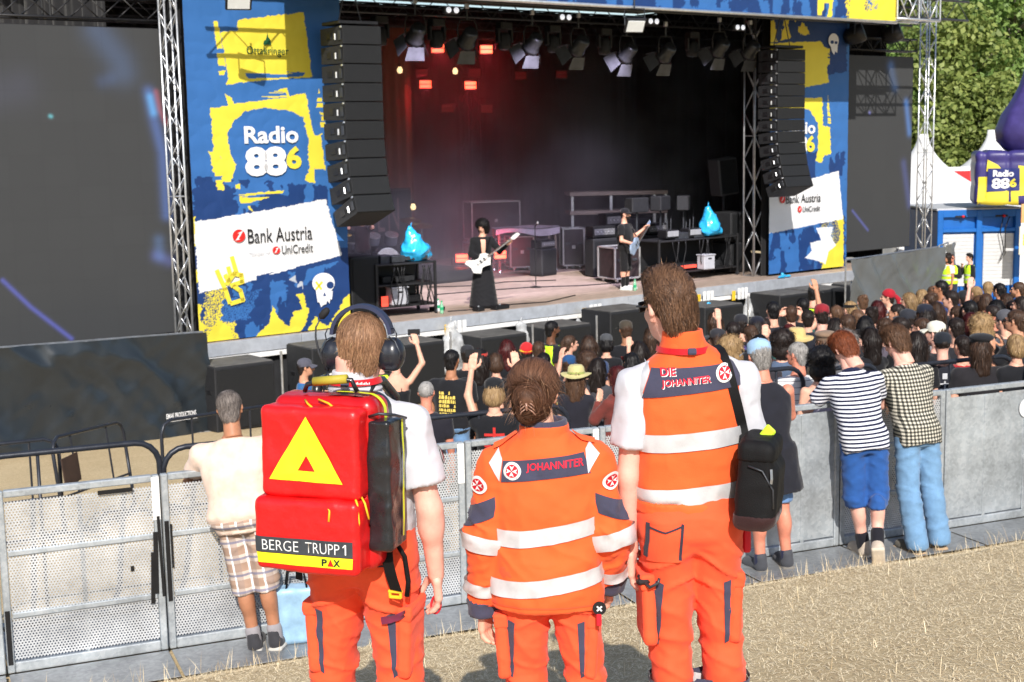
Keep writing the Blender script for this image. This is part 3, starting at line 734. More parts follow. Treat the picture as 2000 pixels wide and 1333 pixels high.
    for s in (B([(1205,370),(1250,470),(1275,545)]),B([(1252,395),(1270,425)]),B([(1288,295),(1312,375)]),B([(1268,352),(1278,390)]),B([(1260,440),(1300,385),(1340,392),(1345,430),(1285,450)]),B([(1300,455),(1335,480),(1350,530),(1285,550)])): bstroke(t,'hand_sign',s,8.5,M_pyel,0)
    bdisc(t,'skull',630,553,22,M_pwhite,0,ry=20); bpoly(t,'skull_jaw',zp([(1755,480),(1850,480),(1845,530),(1835,525),(1832,552),(1820,535),(1812,555),(1795,560),(1785,572),(1775,545),(1765,545)],oy=400),M_pwhite,0,.0345)
    bdisc(t,'skull_eye',643,557,7,M_pnavy,0,.038); bpoly(t,'skull_nose',zp([(1795,510),(1803,488),(1812,508)],oy=400),M_pnavy,0,.038)
    for s in (B([(1757,432),(1785,470)]),B([(1788,432),(1757,470)])): bstroke(t,'skull_cross',s,4,M_pyel,0,.039)
    V = .42; Cc = lambda p: zp(p,ox=1300); D = lambda p: zp(p,ox=1300,oy=400)
    Ls = [('fill',C_NAVY,Cc([(480,60),(1010,60),(1010,400),(880,420),(800,300),(480,300)]),.06),('wash',C_NAVY,Cc([(700,850),(1000,850),(1000,1000),(700,1000)]),.1),
          ('wash',C_NAVY,D([(520,150),(1000,60),(1000,400),(520,420)]),.1),('spray',C_YEL,D([(870,110),(990,60),(990,370),(860,370)]),.05),('fill',C_YEL,D([(948,80),(990,60),(990,370),(860,370),(900,270),(955,215),(975,150)]),.05),('spray',C_NAVY,D([(760,290),(880,330),(860,380),(760,370)]),.05),
          ('wash',C_YEL,Cc([(530,120),(840,100),(800,190),(540,250)]),.06),('fill',C_YEL,Cc([(560,245),(862,230),(905,285),(900,400),(912,462),(790,487),(560,500)]),.04),('streak',C_YEL,Cc([(895,270),(915,275),(915,360),(900,365)]),.02),
          ('fill',C_YEL,Cc([(560,560),(872,545),(878,700),(915,712),(922,860),(880,870),(872,910),(838,900),(850,800),(848,690),(800,610),(600,610),(590,700),(560,700)]),.04),('streak',C_YEL,Cc([(905,525),(922,690),(905,690),(900,600)]),.02),
          ('fill',C_WHITE,[(1489,366),(1545,361),(1638,334),(1646,428),(1500,457),(1484,460)],.03),('fill',C_WHITE,D([(838,130),(932,125),(918,175),(950,228),(905,262),(890,335),(872,322),(772,297),(812,258),(805,212),(868,200)]),.02)]
    t = banner('printed_banner','tall blue and yellow radio banner right of the stage opening, half behind loudspeakers',14.98,17.86,1.56,8.3,V,Ls,4.)
    btext(t,'Radio',1559,250,63,25,M_pwhite,V,.03); btext(t,'8',1541,283,24,36,M_pwhite,V,.05); btext(t,'8',1563,283,24,36,M_pwhite,V,.05); btext(t,'6',1581,281,17,33,M_pyel,V,.04)
    btext(t,'Bank Austria',1567,388,68,17,M_pblack,V,.004); btext(t,'UniCredit',1583,408,34,11,M_pblack,V,.004)
    for x, y, r in ((1526.5,389,6.5),(1560,409,5)):
        bdisc(t,'red_roundel',x,y,r*.8,M_pred,V,ry=r*1.3); bpoly(t,'roundel_slash',[(x-.4*r,y+.75*r),(x,y-.3*r),(x+.5*r,y-.9*r),(x,y+.4*r)],M_pwhite,V,.037)
    bdisc(t,'skull',1626,80,10,M_pwhite,V,ry=14); bpoly(t,'skull_jaw',[(1619,88),(1634,88),(1633,104),(1629,101),(1627,108),(1623,102)],M_pwhite,V,.0345); bdisc(t,'skull_eye',1623,83,3.4,M_pnavy,V,.038); bdisc(t,'skull_eye',1630.5,84,3,M_pnavy,V,.038)
    # header over the opening
    v = -1.5; uL = .9; uR, zB = sp(1749,43,v)
    H = [('wash',C_NAVY,[(1000,-200),(1760,-200),(1760,60),(1000,60)],.2),('fill',C_YEL,Cc([(865,-200),(950,-200),(925,95),(900,95),(912,20),(885,15),(870,90),(845,85)]),.03),('spray',C_YEL,Cc([(1000,-60),(1290,-60),(1290,140),(1010,140)]),.04),('fill',C_YEL,Cc([(1030,-60),(1100,-60),(1110,60),(1180,50),(1180,-60),(1290,-60),(1290,140),(1020,125)]),.05)]
    t = banner('header_banner','blue and yellow printed banner along the front of the stage roof',uL,uR,zB,zB+1.5,v,H,8.,res=.03)
    MB().tube([(uL,v-.03,zB-.02),(uR,v-.03,zB-.02)],.035,8).build('bottom_tube',M_alu,t,smooth=True)
build_banners()

# ---------------------------------------------------------------- LED screens
def led_material(name,streaks):
    m = bpy.data.materials.new(name); m.use_nodes = True; nt = m.node_tree; b = nt.nodes['Principled BSDF']
    oi = _n(nt,'ShaderNodeObjectInfo'); mr = _n(nt,'ShaderNodeMapRange'); mr.inputs[3].default_value = .98; mr.inputs[4].default_value = 1.02; nt.links.new(oi.outputs['Random'],mr.inputs[0])
    vm = _n(nt,'ShaderNodeVectorMath',operation='SCALE'); vm.inputs[0].default_value = (.048,.050,.0525); nt.links.new(mr.outputs[0],vm.inputs['Scale']); nt.links.new(vm.outputs[0],b.inputs['Base Color'])
    b.inputs['Roughness'].default_value = .6; b.inputs['Specular IOR Level'].default_value = .25
    a = _n(nt,'ShaderNodeAttribute'); a.attribute_name = 'picture'
    nt.links.new(a.outputs['Color'],b.inputs['Emission Color']); b.inputs['Emission Strength'].default_value = .42
    return m
def led_screen(label,u0,u1,z0,z1,v,nu,nz,marks,glow):
    t = stage_thing('led_screen',label,'screen'); m = led_material('led_face',marks); du, dz = (u1-u0) / nu, (z1-z0) / nz
    for i in range(nu):
        for j in range(nz):
            k = 24; s = np.linspace(0.001,.999,k+1); Uu, Zz = np.meshgrid(u0+du*(i+s),z0+dz*(j+s)); P = np.stack([Uu,np.full_like(Uu,v),Zz],-1).reshape(-1,3)
            ix = np.arange((k+1)**2).reshape(k+1,k+1); F = np.stack([ix[:-1,:-1],ix[:-1,1:],ix[1:,1:],ix[1:,:-1]],-1).reshape(-1,4)
            me = mesh_np('led_panel',P,F,m,smooth=False); c = me.color_attributes.new('picture','FLOAT_COLOR','POINT')
            q = glow(Uu,Zz).reshape(-1,3); c.data.foreach_set('color',np.concatenate([q,np.ones((len(q),1))],1).astype(np.float32).ravel())
            obj('led_panel',me,t)
    MB().box(((u0+u1)/2,v+.06,(z0+z1)/2),(u1-u0+.02,.10,z1-z0+.02)).build('back_frame',M_black,t)
    return t
def glow_for(v,blobs):
    bl = [(np.array([sp(*p,v) for p in pts]),w_,np.array(c)) for pts,w_,c in blobs]
    def g(Uu,Zz):
        out = np.zeros((*Uu.shape,3))
        for pts, w_, c in bl:
            d = np.full(Uu.shape,9.)
            for (a,b), (a1,b1) in zip(pts[:-1],pts[1:]):
                L = (a1-a) ** 2 + (b1-b) ** 2 + 1e-9; tt = np.clip(((Uu-a)*(a1-a)+(Zz-b)*(b1-b))/L,0,1); d = np.minimum(d,np.hypot(Uu-a-tt*(a1-a),Zz-b-tt*(b1-b)))
            out += np.exp(-(d/w_)**2)[...,None] * c
        return out
    return g
led_screen('large dark grey LED screen at the left edge, left of the lattice tower',*(lambda a,b:(-4.1,sp(338,400,.05)[0],1.75,6.79))(0,0),.05,7,10,None,
           glow_for(.05,[([(190,60),(235,120),(240,140)],.24,(.05,.10,.22)),([(290,180),(300,230),(318,300),(326,420)],.10,(.08,.18,.55)),([(293,190),(300,220)],.07,(.1,.5,.9)),([(305,180),(312,215),(324,240)],.05,(.5,.08,.1)),([(5,548),(60,600),(140,662)],.035,(.12,.14,.75)),([(305,500),(318,505),(330,510)],.10,(.08,.10,.35)),([(310,470),(312,500)],.10,(.06,.14,.32)),([(98,227),(100,228)],.03,(.2,.9,1.)),([(200,160),(215,155)],.12,(.02,.05,.14)),([(0,180),(40,170)],.3,(.03,.03,.06))]))
_u0, _ = sp(1655,300,.9); _u1, _ = sp(1780,300,.9)
led_screen('narrow dark grey LED screen at the right, beside the tower',_u0,_u1,1.84,6.81,.9,5,10,None,
           glow_for(.9,[([(1740,130),(1748,170)],.14,(.04,.10,.24)),([(1770,200),(1776,260)],.10,(.1,.3,.8)),([(1665,412),(1695,450)],.035,(.12,.14,.6)),([(1765,320),(1776,400)],.12,(.06,.08,.3)),([(1698,220),(1699,221)],.035,(.3,.3,.9))]))

# ---------------------------------------------------------------- lattice towers and trusses
def truss(label,p0,p1,w_,m,rc=.024,rb=.012,bay=.5,mw=None,name='lattice_tower'):
    p0 = np.asarray(p0,float); p1 = np.asarray(p1,float); d = p1 - p0; L = float(np.linalg.norm(d)); d /= L
    x, y = (np.array([1.,0,0]),np.array([0,1.,0])) if abs(d[2]) > .9 else (np.cross(d,[0,0,1]),np.array([0,0,1.]))
    t = thing(name,label,'truss',mw=MS@Matrix.Translation(tuple(p0)) if mw is None else mw)
    cor = [(sx*x+sy*y)*w_/2 for sx,sy in ((-1,-1),(1,-1),(1,1),(-1,1))]
    cm = MB().tube([(0,0,0),tuple(d*L)],rc,8).mesh('chord',m,True)
    for c in cor: obj('chord',cm,t,loc=tuple(c))
    n = max(2,int(round(L/bay))); h = L / n
    for f in range(4):
        a, b = cor[f], cor[(f+1)%4]
        up = MB().tube([tuple(a*1),tuple(b+d*h)],rb,6).mesh('brace',m,True); dn = MB().tube([tuple(b*1),tuple(a+d*h)],rb,6).mesh('brace',m,True)
        for k in range(n): obj('brace',up if (k+f)%2==0 else dn,t,loc=tuple(d*h*k))
    for k in (0,n // 2,n):
        for f in range(4): MB().tube([tuple(cor[f]+d*h*k),tuple(cor[(f+1)%4]+d*h*k)],rb*1.2,6).build('collar',m,t)
    return t
def build_towers():
    u, _ = sp(345,322,-.15); truss('silver lattice tower between the left screen and the left banner',(u-.02,-.15,.02),(u-.02,-.15,8.4),.21,M_alu,rc=.019,rb=.009,bay=.34)
    u, _ = sp(1797,350,.9); truss('silver lattice tower at the right end beside the narrow screen',(u,.75,.02),(u,.75,8.6),.28,M_alu,rc=.02,rb=.010,bay=.42)
    u, _ = sp(1473,300,.9); truss('grey lattice tower inside the right edge of the stage opening',(u,.9,DECK),(u,.9,8.2),.34,M_steel,bay=.55)
    a, z = sp(1752,20,-1.4); b, _ = sp(1830,20,-1.4)
    truss('silver box truss jutting out at the upper right of the roof',(a-.2,-1.25,z+.1),(b-.1,-1.25,z+.1),.62,M_alu,bay=.42,rc=.03,rb=.018,name='box_truss')
    u0, z = sp(1655,85,1.0); u1, _ = sp(1785,85,1.0); truss('black truss carrying the narrow right screen',(u0,1.05,z),(u1,1.05,z),.3,M_black,bay=.3,name='screen_truss')
    u1, z = sp(325,20,.1); truss('black truss above the left screen',(-4.2,.2,z-.02),(u1,.2,z-.02),.34,M_black,bay=.4,name='screen_truss')
    truss('dim truss tower standing in the smoke at the rear centre',(9.9,9.6,DECK),(9.9,9.6,7.6),.4,M_dsteel,bay=.6,name='rear_tower')
    truss('dim truss tower standing in the smoke at the rear right',(13.0,9.6,DECK),(13.0,9.6,7.6),.4,M_dsteel,bay=.6,name='rear_tower')
build_towers()

# ---------------------------------------------------------------- hung loudspeaker arrays
M_grille = mat('speaker_grille',(.011,.012,.014),rough=.6,var=.2,vscale=30,bump=.5,bscale=420,metal=.2)
M_cab = mat('speaker_cabinet',(.020,.021,.024),rough=.62,var=.25,vscale=25,bump=.3,bscale=160)
def line_array(label,u,v,ztop,n,w_,dpt,h,curve,rz):
    t = stage_thing('line_array',label,'loudspeaker',u,v,ztop,rz)
    MB().box((0,dpt*.5,.06),(w_*1.02,dpt*.8,.06),bev=.01).build('fly_frame',M_black,t)
    for s in (-.3,.3): MB().tube([(w_*s,dpt*.5,.08),(0,dpt*.5,.95)],.012,6).build('chain',M_dsteel,t)
    y, z, a = 0., 0., 0.
    for k in range(n):
        a = rad(curve[0]+(curve[1]-curve[0])*max(0,(k/(n-1)-.45)/.55)**1.6)
        R = rotx(-a) ; ax = R @ np.array([0,0,-1.]); back = R @ np.array([0,1.,0]); c = np.array([0,y,z]) + ax * h / 2
        cb = obj('speaker_cabinet',(lambda mb:(mb.prism([(0,h*.49),(dpt,h*.43),(dpt,-h*.43),(0,-h*.49)],lambda p,q,tt:(R@np.array([-w_/2+.012+tt,p+.012,q]))+c,w_-.024),mb.mesh('speaker_cabinet',M_cab))[1])(MB()),t)
        MB().box(c,(w_,.03,h*.955),R=R,bev=.008).build('grille',M_grille,cb)
        MB().box(c+back*.10+np.array([-w_/2-.004,0,0]),(.016,.09,h*.5),R=R,bev=.004).build('rigging_plate',M_dsteel,cb)
        MB().box(c+back*dpt*.62+np.array([-w_/2+.004,0,0]),(.012,.16,h*.34),R=R,bev=.004).build('handle_recess',M_black,cb)
        MB().tube([c+back*(dpt*.30)+R@np.array([-w_/2-.014,0,h*.1]),c+back*(dpt*.30)+R@np.array([-w_/2-.014,0,-h*.22])],.017,6).build('latch',M_alu,cb)
        MB().box(c+back*.03+R@np.array([-w_/2-.012,0,h*.42]),(.018,.05,.03),R=R,bev=.004).build('pin',M_alu,cb)
        e = np.array([0,y,z]) + ax * h; y, z = e[1], e[2]
    return t
line_array('long curved black loudspeaker array hanging over the left banner',*(lambda a:(a+.16,-1.2))(sp(690,45,-1.2)[0]),6.86,10,.76,.78,.322,(0,22),rad(-2))
line_array('curved black loudspeaker array hanging over the right banner',*(lambda a:(a+.42,-.6))(sp(1522,95,-.6)[0]),6.78,12,.86,.62,.262,(0,24),rad(-4))
# ================================================================== LIGHTS, GEAR AND SURROUNDINGS
def fresnel():
    t = thing('stage_spotlight','x','spotlight')
    MB().tube([(0,0,.62),(0,0,.38)],.02,6).build('clamp_pipe',M_dsteel,t)
    MB().box((0,0,.64),(.08,.07,.1),bev=.01).build('clamp',M_alu,t)
    MB().tube([(-.2,0,.02),(-.21,0,.25),(-.15,0,.38),(.15,0,.38),(.21,0,.25),(.2,0,.02)],.016,6).build('yoke',M_black,t,smooth=True)
    R = rotx(rad(128))                       # lamp axis tipped down towards the audience side
    b = MB().lathe([(.06,-.25),(.13,-.24),(.15,-.18),(.15,.02),(.185,.05),(.185,.13)],20,R=R).build('lamp_body',mat('lamp_housing',(.05,.052,.056),rough=.32,metal=.6,var=.2,vscale=18),t,smooth=True)
    MB().lathe([(.17,.10),(.12,.125),(.0,.135)],20,R=R,cap=False).build('lens',mat('lamp_glass',(.10,.11,.13),rough=.12,spec=.9,var=.1),b,smooth=True)
    for k in range(4):
        a = rad(45+90*k) + rad(45); Rz = rotz(a); lean = rotx(rad(-32))
        P = [np.array(p) for p in ((-.16,.18,.13),(.16,.18,.13),(.20,.31,.36),(-.20,.31,.36))]; q = [R@(Rz@p) for p in P]; nn = nrm(np.cross(q[1]-q[0],q[3]-q[0])) * .006
        mb = MB(); mb.add(q+[p+nn for p in q],[(0,1,2,3),(7,6,5,4),(0,4,5,1),(1,5,6,2),(2,6,7,3),(3,7,4,0)]); mb.build('barn_door',mat('barn_door',(.075,.078,.082),rough=.5,metal=.3,var=.2),b)
    return t
def build_lights():
    f0 = None
    names = ['leftmost spotlight of the front row, beside the left loudspeaker array','second spotlight from the left in the front row','third front-row spotlight from the left, red glow behind it','fourth front-row spotlight from the left','fifth front-row spotlight, below the bright flat floodlight','sixth front-row spotlight, right of the flat floodlight','second spotlight from the right in the front row','rightmost spotlight of the front row, against the inner tower']
    for i, (x,y) in enumerate([(812,70),(913,78),(1040,88),(1130,92),(1224,106),(1300,106),(1405,96),(1465,100)]):
        u, z = sp(x,y,.3); mw = MS @ Matrix.Translation((u,.3,z)) @ Matrix.Rotation(rad(180+(-14+5*i if i<4 else 14-3*i)),4,'Z')
        lab = 'black barn-door ' + names[i]
        if f0 is None: f0 = fresnel(); f0.matrix_basis = mw; f0['label'] = lab; f0['group'] = 'front row of barn-door spotlights'
        else: copy_tree(f0,mw,lab,'front row of barn-door spotlights')
    # moving heads between them, one row behind
    mh = None
    for i, x in enumerate([742,853,985,1080,1180,1352]):
        u, z = sp(x,70+i*5,1.2); mw = MS @ Matrix.Translation((u,1.2,z))
        if mh is None:
            mh = thing('moving_light','x','spotlight',group='second row of moving lights'); MB().box((0,0,.3),(.3,.22,.16),bev=.02).build('base',M_black,mh)
            for s in (-.17,.17): MB().box((s,0,.1),(.05,.14,.3),bev=.02).build('arm',M_black,mh)
            MB().lathe([(.08,.16),(.13,.1),(.14,-.1),(.12,-.18)],14).build('head',M_cab,mh,smooth=True); MB().lathe([(.115,-.182),(.06,-.2),(0,-.2)],14,cap=False).build('lens',MATS['lamp_glass'],mh,smooth=True)
            mh.matrix_basis = mw; mh['label'] = 'leftmost black moving light in the row behind the spotlights'
        else: copy_tree(mh,mw,f"black moving light behind the spotlights, {['', 'second', 'third', 'fourth', 'fifth', 'sixth'][i]} from the left",'second row of moving lights')
    pr = None                                 # pairs of small round white lenses on the roof truss
    for i, (x,y) in enumerate([(884,20),(1105,34),(1277,42),(1446,54)]):
        u, z = sp(x,y,-1.0)
        mw = MS @ Matrix.Translation((u,-1.0,z))
        if pr is None:
            pr = thing('twin_lamp','x','lamp'); MB().box((0,.06,0),(.34,.1,.14),bev=.02).build('housing',M_black,pr)
            for s in (-.085,.085): MB().lathe([(.055,-.005),(.052,.012),(0,.03)],14,c=(s,0,0),R=rotx(rad(90)),cap=False).build('lens',mat('white_lens',(.75,.78,.8),rough=.2,var=0,emit=(.9,.92,1.),estr=.6),pr,smooth=True)
            ld = bpy.data.lights.new('lamp_glow','SPOT'); ld.energy = 1100; ld.color = (.8,.72,1.); ld.spot_size = rad(58); ld.spot_blend = .7; ld.shadow_soft_size = .08; lo_ = bpy.data.objects.new('lamp_glow',ld); COL.objects.link(lo_); lo_.parent = pr; lo_.location = (0,.16,-.05); lo_.rotation_euler = (rad(42),0,0)
            pr.matrix_basis = mw; pr['label'] = 'leftmost twin white lens lamp on the roof truss'; pr['group'] = 'twin lens lamps on the roof truss'
        else: copy_tree(pr,mw,f"twin white lens lamp on the roof truss, {['', 'second', 'third', 'rightmost'][i]} from the left",'twin lens lamps on the roof truss')
    for lab, x, y, v, s in (('flat silver floodlight hanging from the header over the stage centre',1240,50,-1.6,.42),('flat white floodlight at the top edge over the left banner',466,2,-1.3,.42)):
        u, z = sp(x,y,v); t = stage_thing('floodlight',lab,'floodlight',u,v,z,rad(-20))
        R = rotx(rad(35)); MB().box((0,0,0),(s,.07,s*.75),R=R,bev=.015).build('housing',M_black,t); MB().box(R@np.array([0,-.042,0]),(s*.84,.012,s*.58),R=R,bev=.004).build('glass',mat('flood_glass',(.78,.82,.84),rough=.25,spec=.6,var=.04),t)
        MB().tube([(-s*.5,0,0),(-s*.5,.02,.32),(s*.5,.02,.32),(s*.5,0,0)],.013,6).build('bracket',M_dsteel,t)
        MB().tube([(0,.02,.32),(0,.02,.55)],.016,6).build('hanger',M_dsteel,t)
    # red LED blinders: lit, two bars each, with their own red light
    M_lit = mat('red_led_lit',(.3,.02,.01),rough=.4,var=0,emit=(1,.12,.045),estr=4.5); M_dim = mat('red_led_dim',(.03,.006,.006),rough=.4,var=.05,emit=(1,.03,.03),estr=.07)
    B = [(855,95,6,1,'upper left of the four over the stage'),(950,97,6,1,'upper right of the four over the stage'),(831,165,8,1,'lower left of the four over the stage'),(919,167,8,1,'lower right of the four over the stage'),(902,505,6,1,'on the floor left of the guitarist with the white guitar'),(977,498,6,1,'on the floor behind the white guitar neck'),
         (824,143,8.5,0,'glowing faintly, left of centre in the smoke'),(928,142,8.5,0,'glowing faintly above the lower right lit one'),(1017,148,8.5,0,'glowing faintly left of the rear right truss tower'),(1097,146,8.5,0,'glowing faintly right of the rear right truss tower'),(782,213,8.5,0,'glowing faintly beside the left loudspeaker array'),(874,212,8.5,0,'glowing faintly low in the smoke at centre left'),(951,213,8.5,0,'glowing faintly low in the smoke at centre')]
    for i, (x,y,v,lit,lab) in enumerate(B):
        u, z = sp(x,y,v); t = stage_thing('led_blinder',('lit orange-red' if lit else 'dim red')+' two-bar LED blinder '+lab,'stage light',u,v,z,rad(-25),group='red LED blinders')
        MB().box((0,.06,0),(.36,.1,.26),bev=.015).build('housing',M_black,t)
        for s in (-.052,.052): MB().box((0,.0,s),(.30,.03,.085),bev=.006).build('led_bar',M_lit if lit else M_dim,t)
        MB().tube([(-.24,.06,0),(-.24,.06,.28),(.24,.06,.28),(.24,.06,0)] if y<400 else [(-.24,.06,0),(-.24,.06,-.2),(.24,.06,-.2),(.24,.06,0)],.014,6).build('bracket',M_dsteel,t)
        if lit:
            ld = bpy.data.lights.new('led_glow','SPOT'); ld.energy = 115 if y < 400 else 90; ld.color = (1,.05,.08); ld.spot_size = rad(115); ld.spot_blend = .6; ld.shadow_soft_size = .2
            lo = bpy.data.objects.new('led_glow',ld); COL.objects.link(lo); lo.parent = t; lo.location = (0,-.12,0); lo.rotation_euler = (rad(62 if y<400 else 100),0,0)
    for i, (x,y) in enumerate([(781,138),(889,140),(807,405),(698,411)]):
        u, z = sp(x,y,7.); t = stage_thing('bulb_lamp',f"small warm bulb glowing {['at upper left in the red smoke', 'at upper centre left in the red smoke', 'low beside the tan drape', 'low at the left behind the drums'][i]}",'lamp',u,7.,z)
        MB().lathe([(.0,-.075),(.05,-.06),(.07,0),(.05,.06),(.03,.09)],12,cap=False).build('bulb',mat('warm_bulb',(.8,.6,.3),rough=.3,var=0,emit=(1,.72,.35),estr=2.2),t,smooth=True)
        MB().lathe([(.032,.085),(.035,.16),(.02,.18)],10).build('socket',M_black,t); MB().tube([(0,0,.18),(0,0,.6)],.008,5).build('cable',M_black,t)
    for lab, x, y in (('dark round spotlight above the narrow right screen, left one',1672,68),('dark round spotlight above the narrow right screen, right one',1745,66)):
        u, z = sp(x,y,.2); t = stage_thing('screen_spotlight',lab,'spotlight',u,.2,z,rad(30))
        MB().lathe([(.10,-.3),(.2,-.2),(.24,.05),(.22,.2)],16,R=rotx(rad(70))).build('drum',M_black,t,smooth=True); MB().tube([(-.25,0,0),(-.2,0,.35),(.2,0,.35),(.25,0,0)],.018,6).build('yoke',M_dsteel,t)
        MB().tube([(0,0,.35),(0,0,.75)],.016,6).build('hanger',M_dsteel,t)
build_lights()

# ---------------------------------------------------------------- gear on deck
M_rack = mat('rack_black',(.02,.02,.022),rough=.5,var=.3,vscale=20,bump=.2,bscale=70)
M_tote = mat('grey_plastic_box',(.46,.47,.52),rough=.5,var=.08); M_bagblue = mat('blue_plastic_bag',(.03,.42,.78),rough=.22,var=.12,vscale=6,spec=.6,coat=.3)
M_ltape = mat('case_edge_alu',(.6,.61,.62),rough=.4,metal=.7,var=.15); M_case = mat('flight_case_panel',(.03,.02,.022),rough=.5,var=.3,vscale=9)
M_wood = mat('riser_timber',(.25,.20,.17),rough=.7,var=.25,vscale=4,aniso=(1,6,6)); M_glow = mat('amp_glow',(.3,.03,.02),rough=.4,var=0,emit=(1,.09,.05),estr=1.3)
def bag(name,label,loc,size,seed,m,parent=None,sharp=False):
    a, b, c = size; f = U(.05*max(size),cap((-.12*a,0,c*.82),(-.03*a,0,c*.32),.09*c,.40*min(a,c),sq=(1,a/b*.8,1)),cap((-.25*a,0,c*.16),(.36*a,0,c*.14),.16*c,.13*c,sq=(1,a/b*.6,1)),cap((.05*a,0,c*.45),(.40*a,0,c*.30),.16*c,.04*c,sq=(1,a/b*.6,1)))
    V, F = nets(f,(-.75*a,-.75*b,-.05),(.75*a,.75*b,1.1*c),max(size)/34,1); g = grad(f,V); q = V * (3.4/max(size)) + seed
    V = V + g * (.055*max(size)*((1-np.abs(noise3(q+noise3(q*.7)[:,None]*.8)))**2-.5)+.022*max(size)*(1-np.abs(noise3(q*2.3)))**3)[:,None]; V[:,2] = np.maximum(V[:,2],.004)
    t = stage_thing(name,label,'plastic bag',*loc) if parent is None else None
    obj('film',mesh_np('film',V,F,m),t)
    MB().tube([(-.12*a,0,c*.9),(-.12*a,-.01,c*.99),(-.08*a,0,c*1.03)],[.02*c,.012*c,.004*c],7).build('tied_end',m,t,smooth=True)
    return t
def workrack(label,u,v,w_,d,h,shelves,rz,gl=0):
    t = stage_thing('equipment_rack',label,'rack',u,v,DECK,rz)
    for sx in (-1,1):
        for sy in (-1,1):
            MB().box((sx*(w_/2-.03),sy*(d/2-.03),h/2+.06),(.05,.05,h-.06),bev=.006).build('post',M_rack,t)
            MB().lathe([(.045,-.018),(.05,0),(.045,.018)],12,c=(sx*(w_/2-.03),sy*(d/2-.03),.05),R=roty(rad(90))).build('castor',M_dsteel,t)
    for z in shelves: MB().box((0,0,z),(w_-.01,d-.01,.03),bev=.005).build('shelf',M_rack,t)
    MB().box((0,d/2-.01,h*.55),(w_-.12,.012,h*.8)).build('back_panel',M_rack,t)
    r = np.random.RandomState(int(u*10))
    for k in range(16):
        z = shelves[k%len(shelves)]; MB().box((r.uniform(-.32,.32)*w_,r.uniform(-.15,.15)*d,z+.09),(r.uniform(.12,.3)*w_,d*.4,r.uniform(.08,.16)),bev=.01).build('device',[M_black,M_cab,M_dsteel][k%3],t)
    for k in range(12):
        x0 = r.uniform(-.46,.46) * w_; P = [(x0+.05*math.sin(s*5+k),-d/2-.01-.02*(s%2),h*(.95-.75*s)) for s in np.linspace(0,1,9)]; MB().tube(P,.011,5).build('cable',M_black,t,smooth=True)
    if gl: MB().box((-w_*.33 if gl==1 else -w_*.1,-d*.38,shelves[0]+.11),(.14 if gl==1 else .5,.02,.20 if gl==1 else .07)).build('glowing_panel',M_glow,t)
    return t
def tote(label,u,v,z,rz,m=None):
    t = stage_thing('storage_box',label,'box',u,v,z,rz); m = m or M_tote
    MB().box((0,0,.17),(.36,.26,.34),bev=.02).build('body',m,t); MB().box((0,0,.345),(.39,.29,.03),bev=.01).build('rim',m,t); MB().box((0,-.135,.26),(.11,.012,.035),bev=.004).build('handle',M_black,t)
def flightcase(label,u,v,z,w_,d,h,rz,m=None,text=None):
    t = stage_thing('flight_case',label,'case',u,v,z,rz); m = m or M_case
    MB().box((0,0,h/2+.1),(w_-.02,d-.02,h-.02)).build('panel_body',m,t)
    for sx in (-1,1):
        for sy in (-1,1):
            MB().box((sx*w_/2,sy*d/2,h/2+.1),(.04,.04,h),bev=.006).build('edge',M_ltape,t)
            MB().lathe([(.05,-.02),(.055,0),(.05,.02)],12,c=(sx*(w_/2-.1),sy*(d/2-.08),.05),R=roty(rad(90))).build('castor',M_alu,t)
    for zz in (.1,h+.1):
        for sy in (-1,1): MB().box((0,sy*d/2,zz),(w_-.05,.036,.036),bev=.005).build('edge',M_ltape,t)
        for sx in (-1,1): MB().box((sx*w_/2,0,zz),(.036,d-.05,.036),bev=.005).build('edge',M_ltape,t)
    MB().box((0,-d/2-.008,h*.5+.1),(.09,.02,.09),bev=.008).build('latch',M_ltape,t)
    for s in (-.3,.3): MB().box((w_*s,-d/2-.006,h*.6+.1),(.14,.018,.06),bev=.006).build('handle',M_dsteel,t)
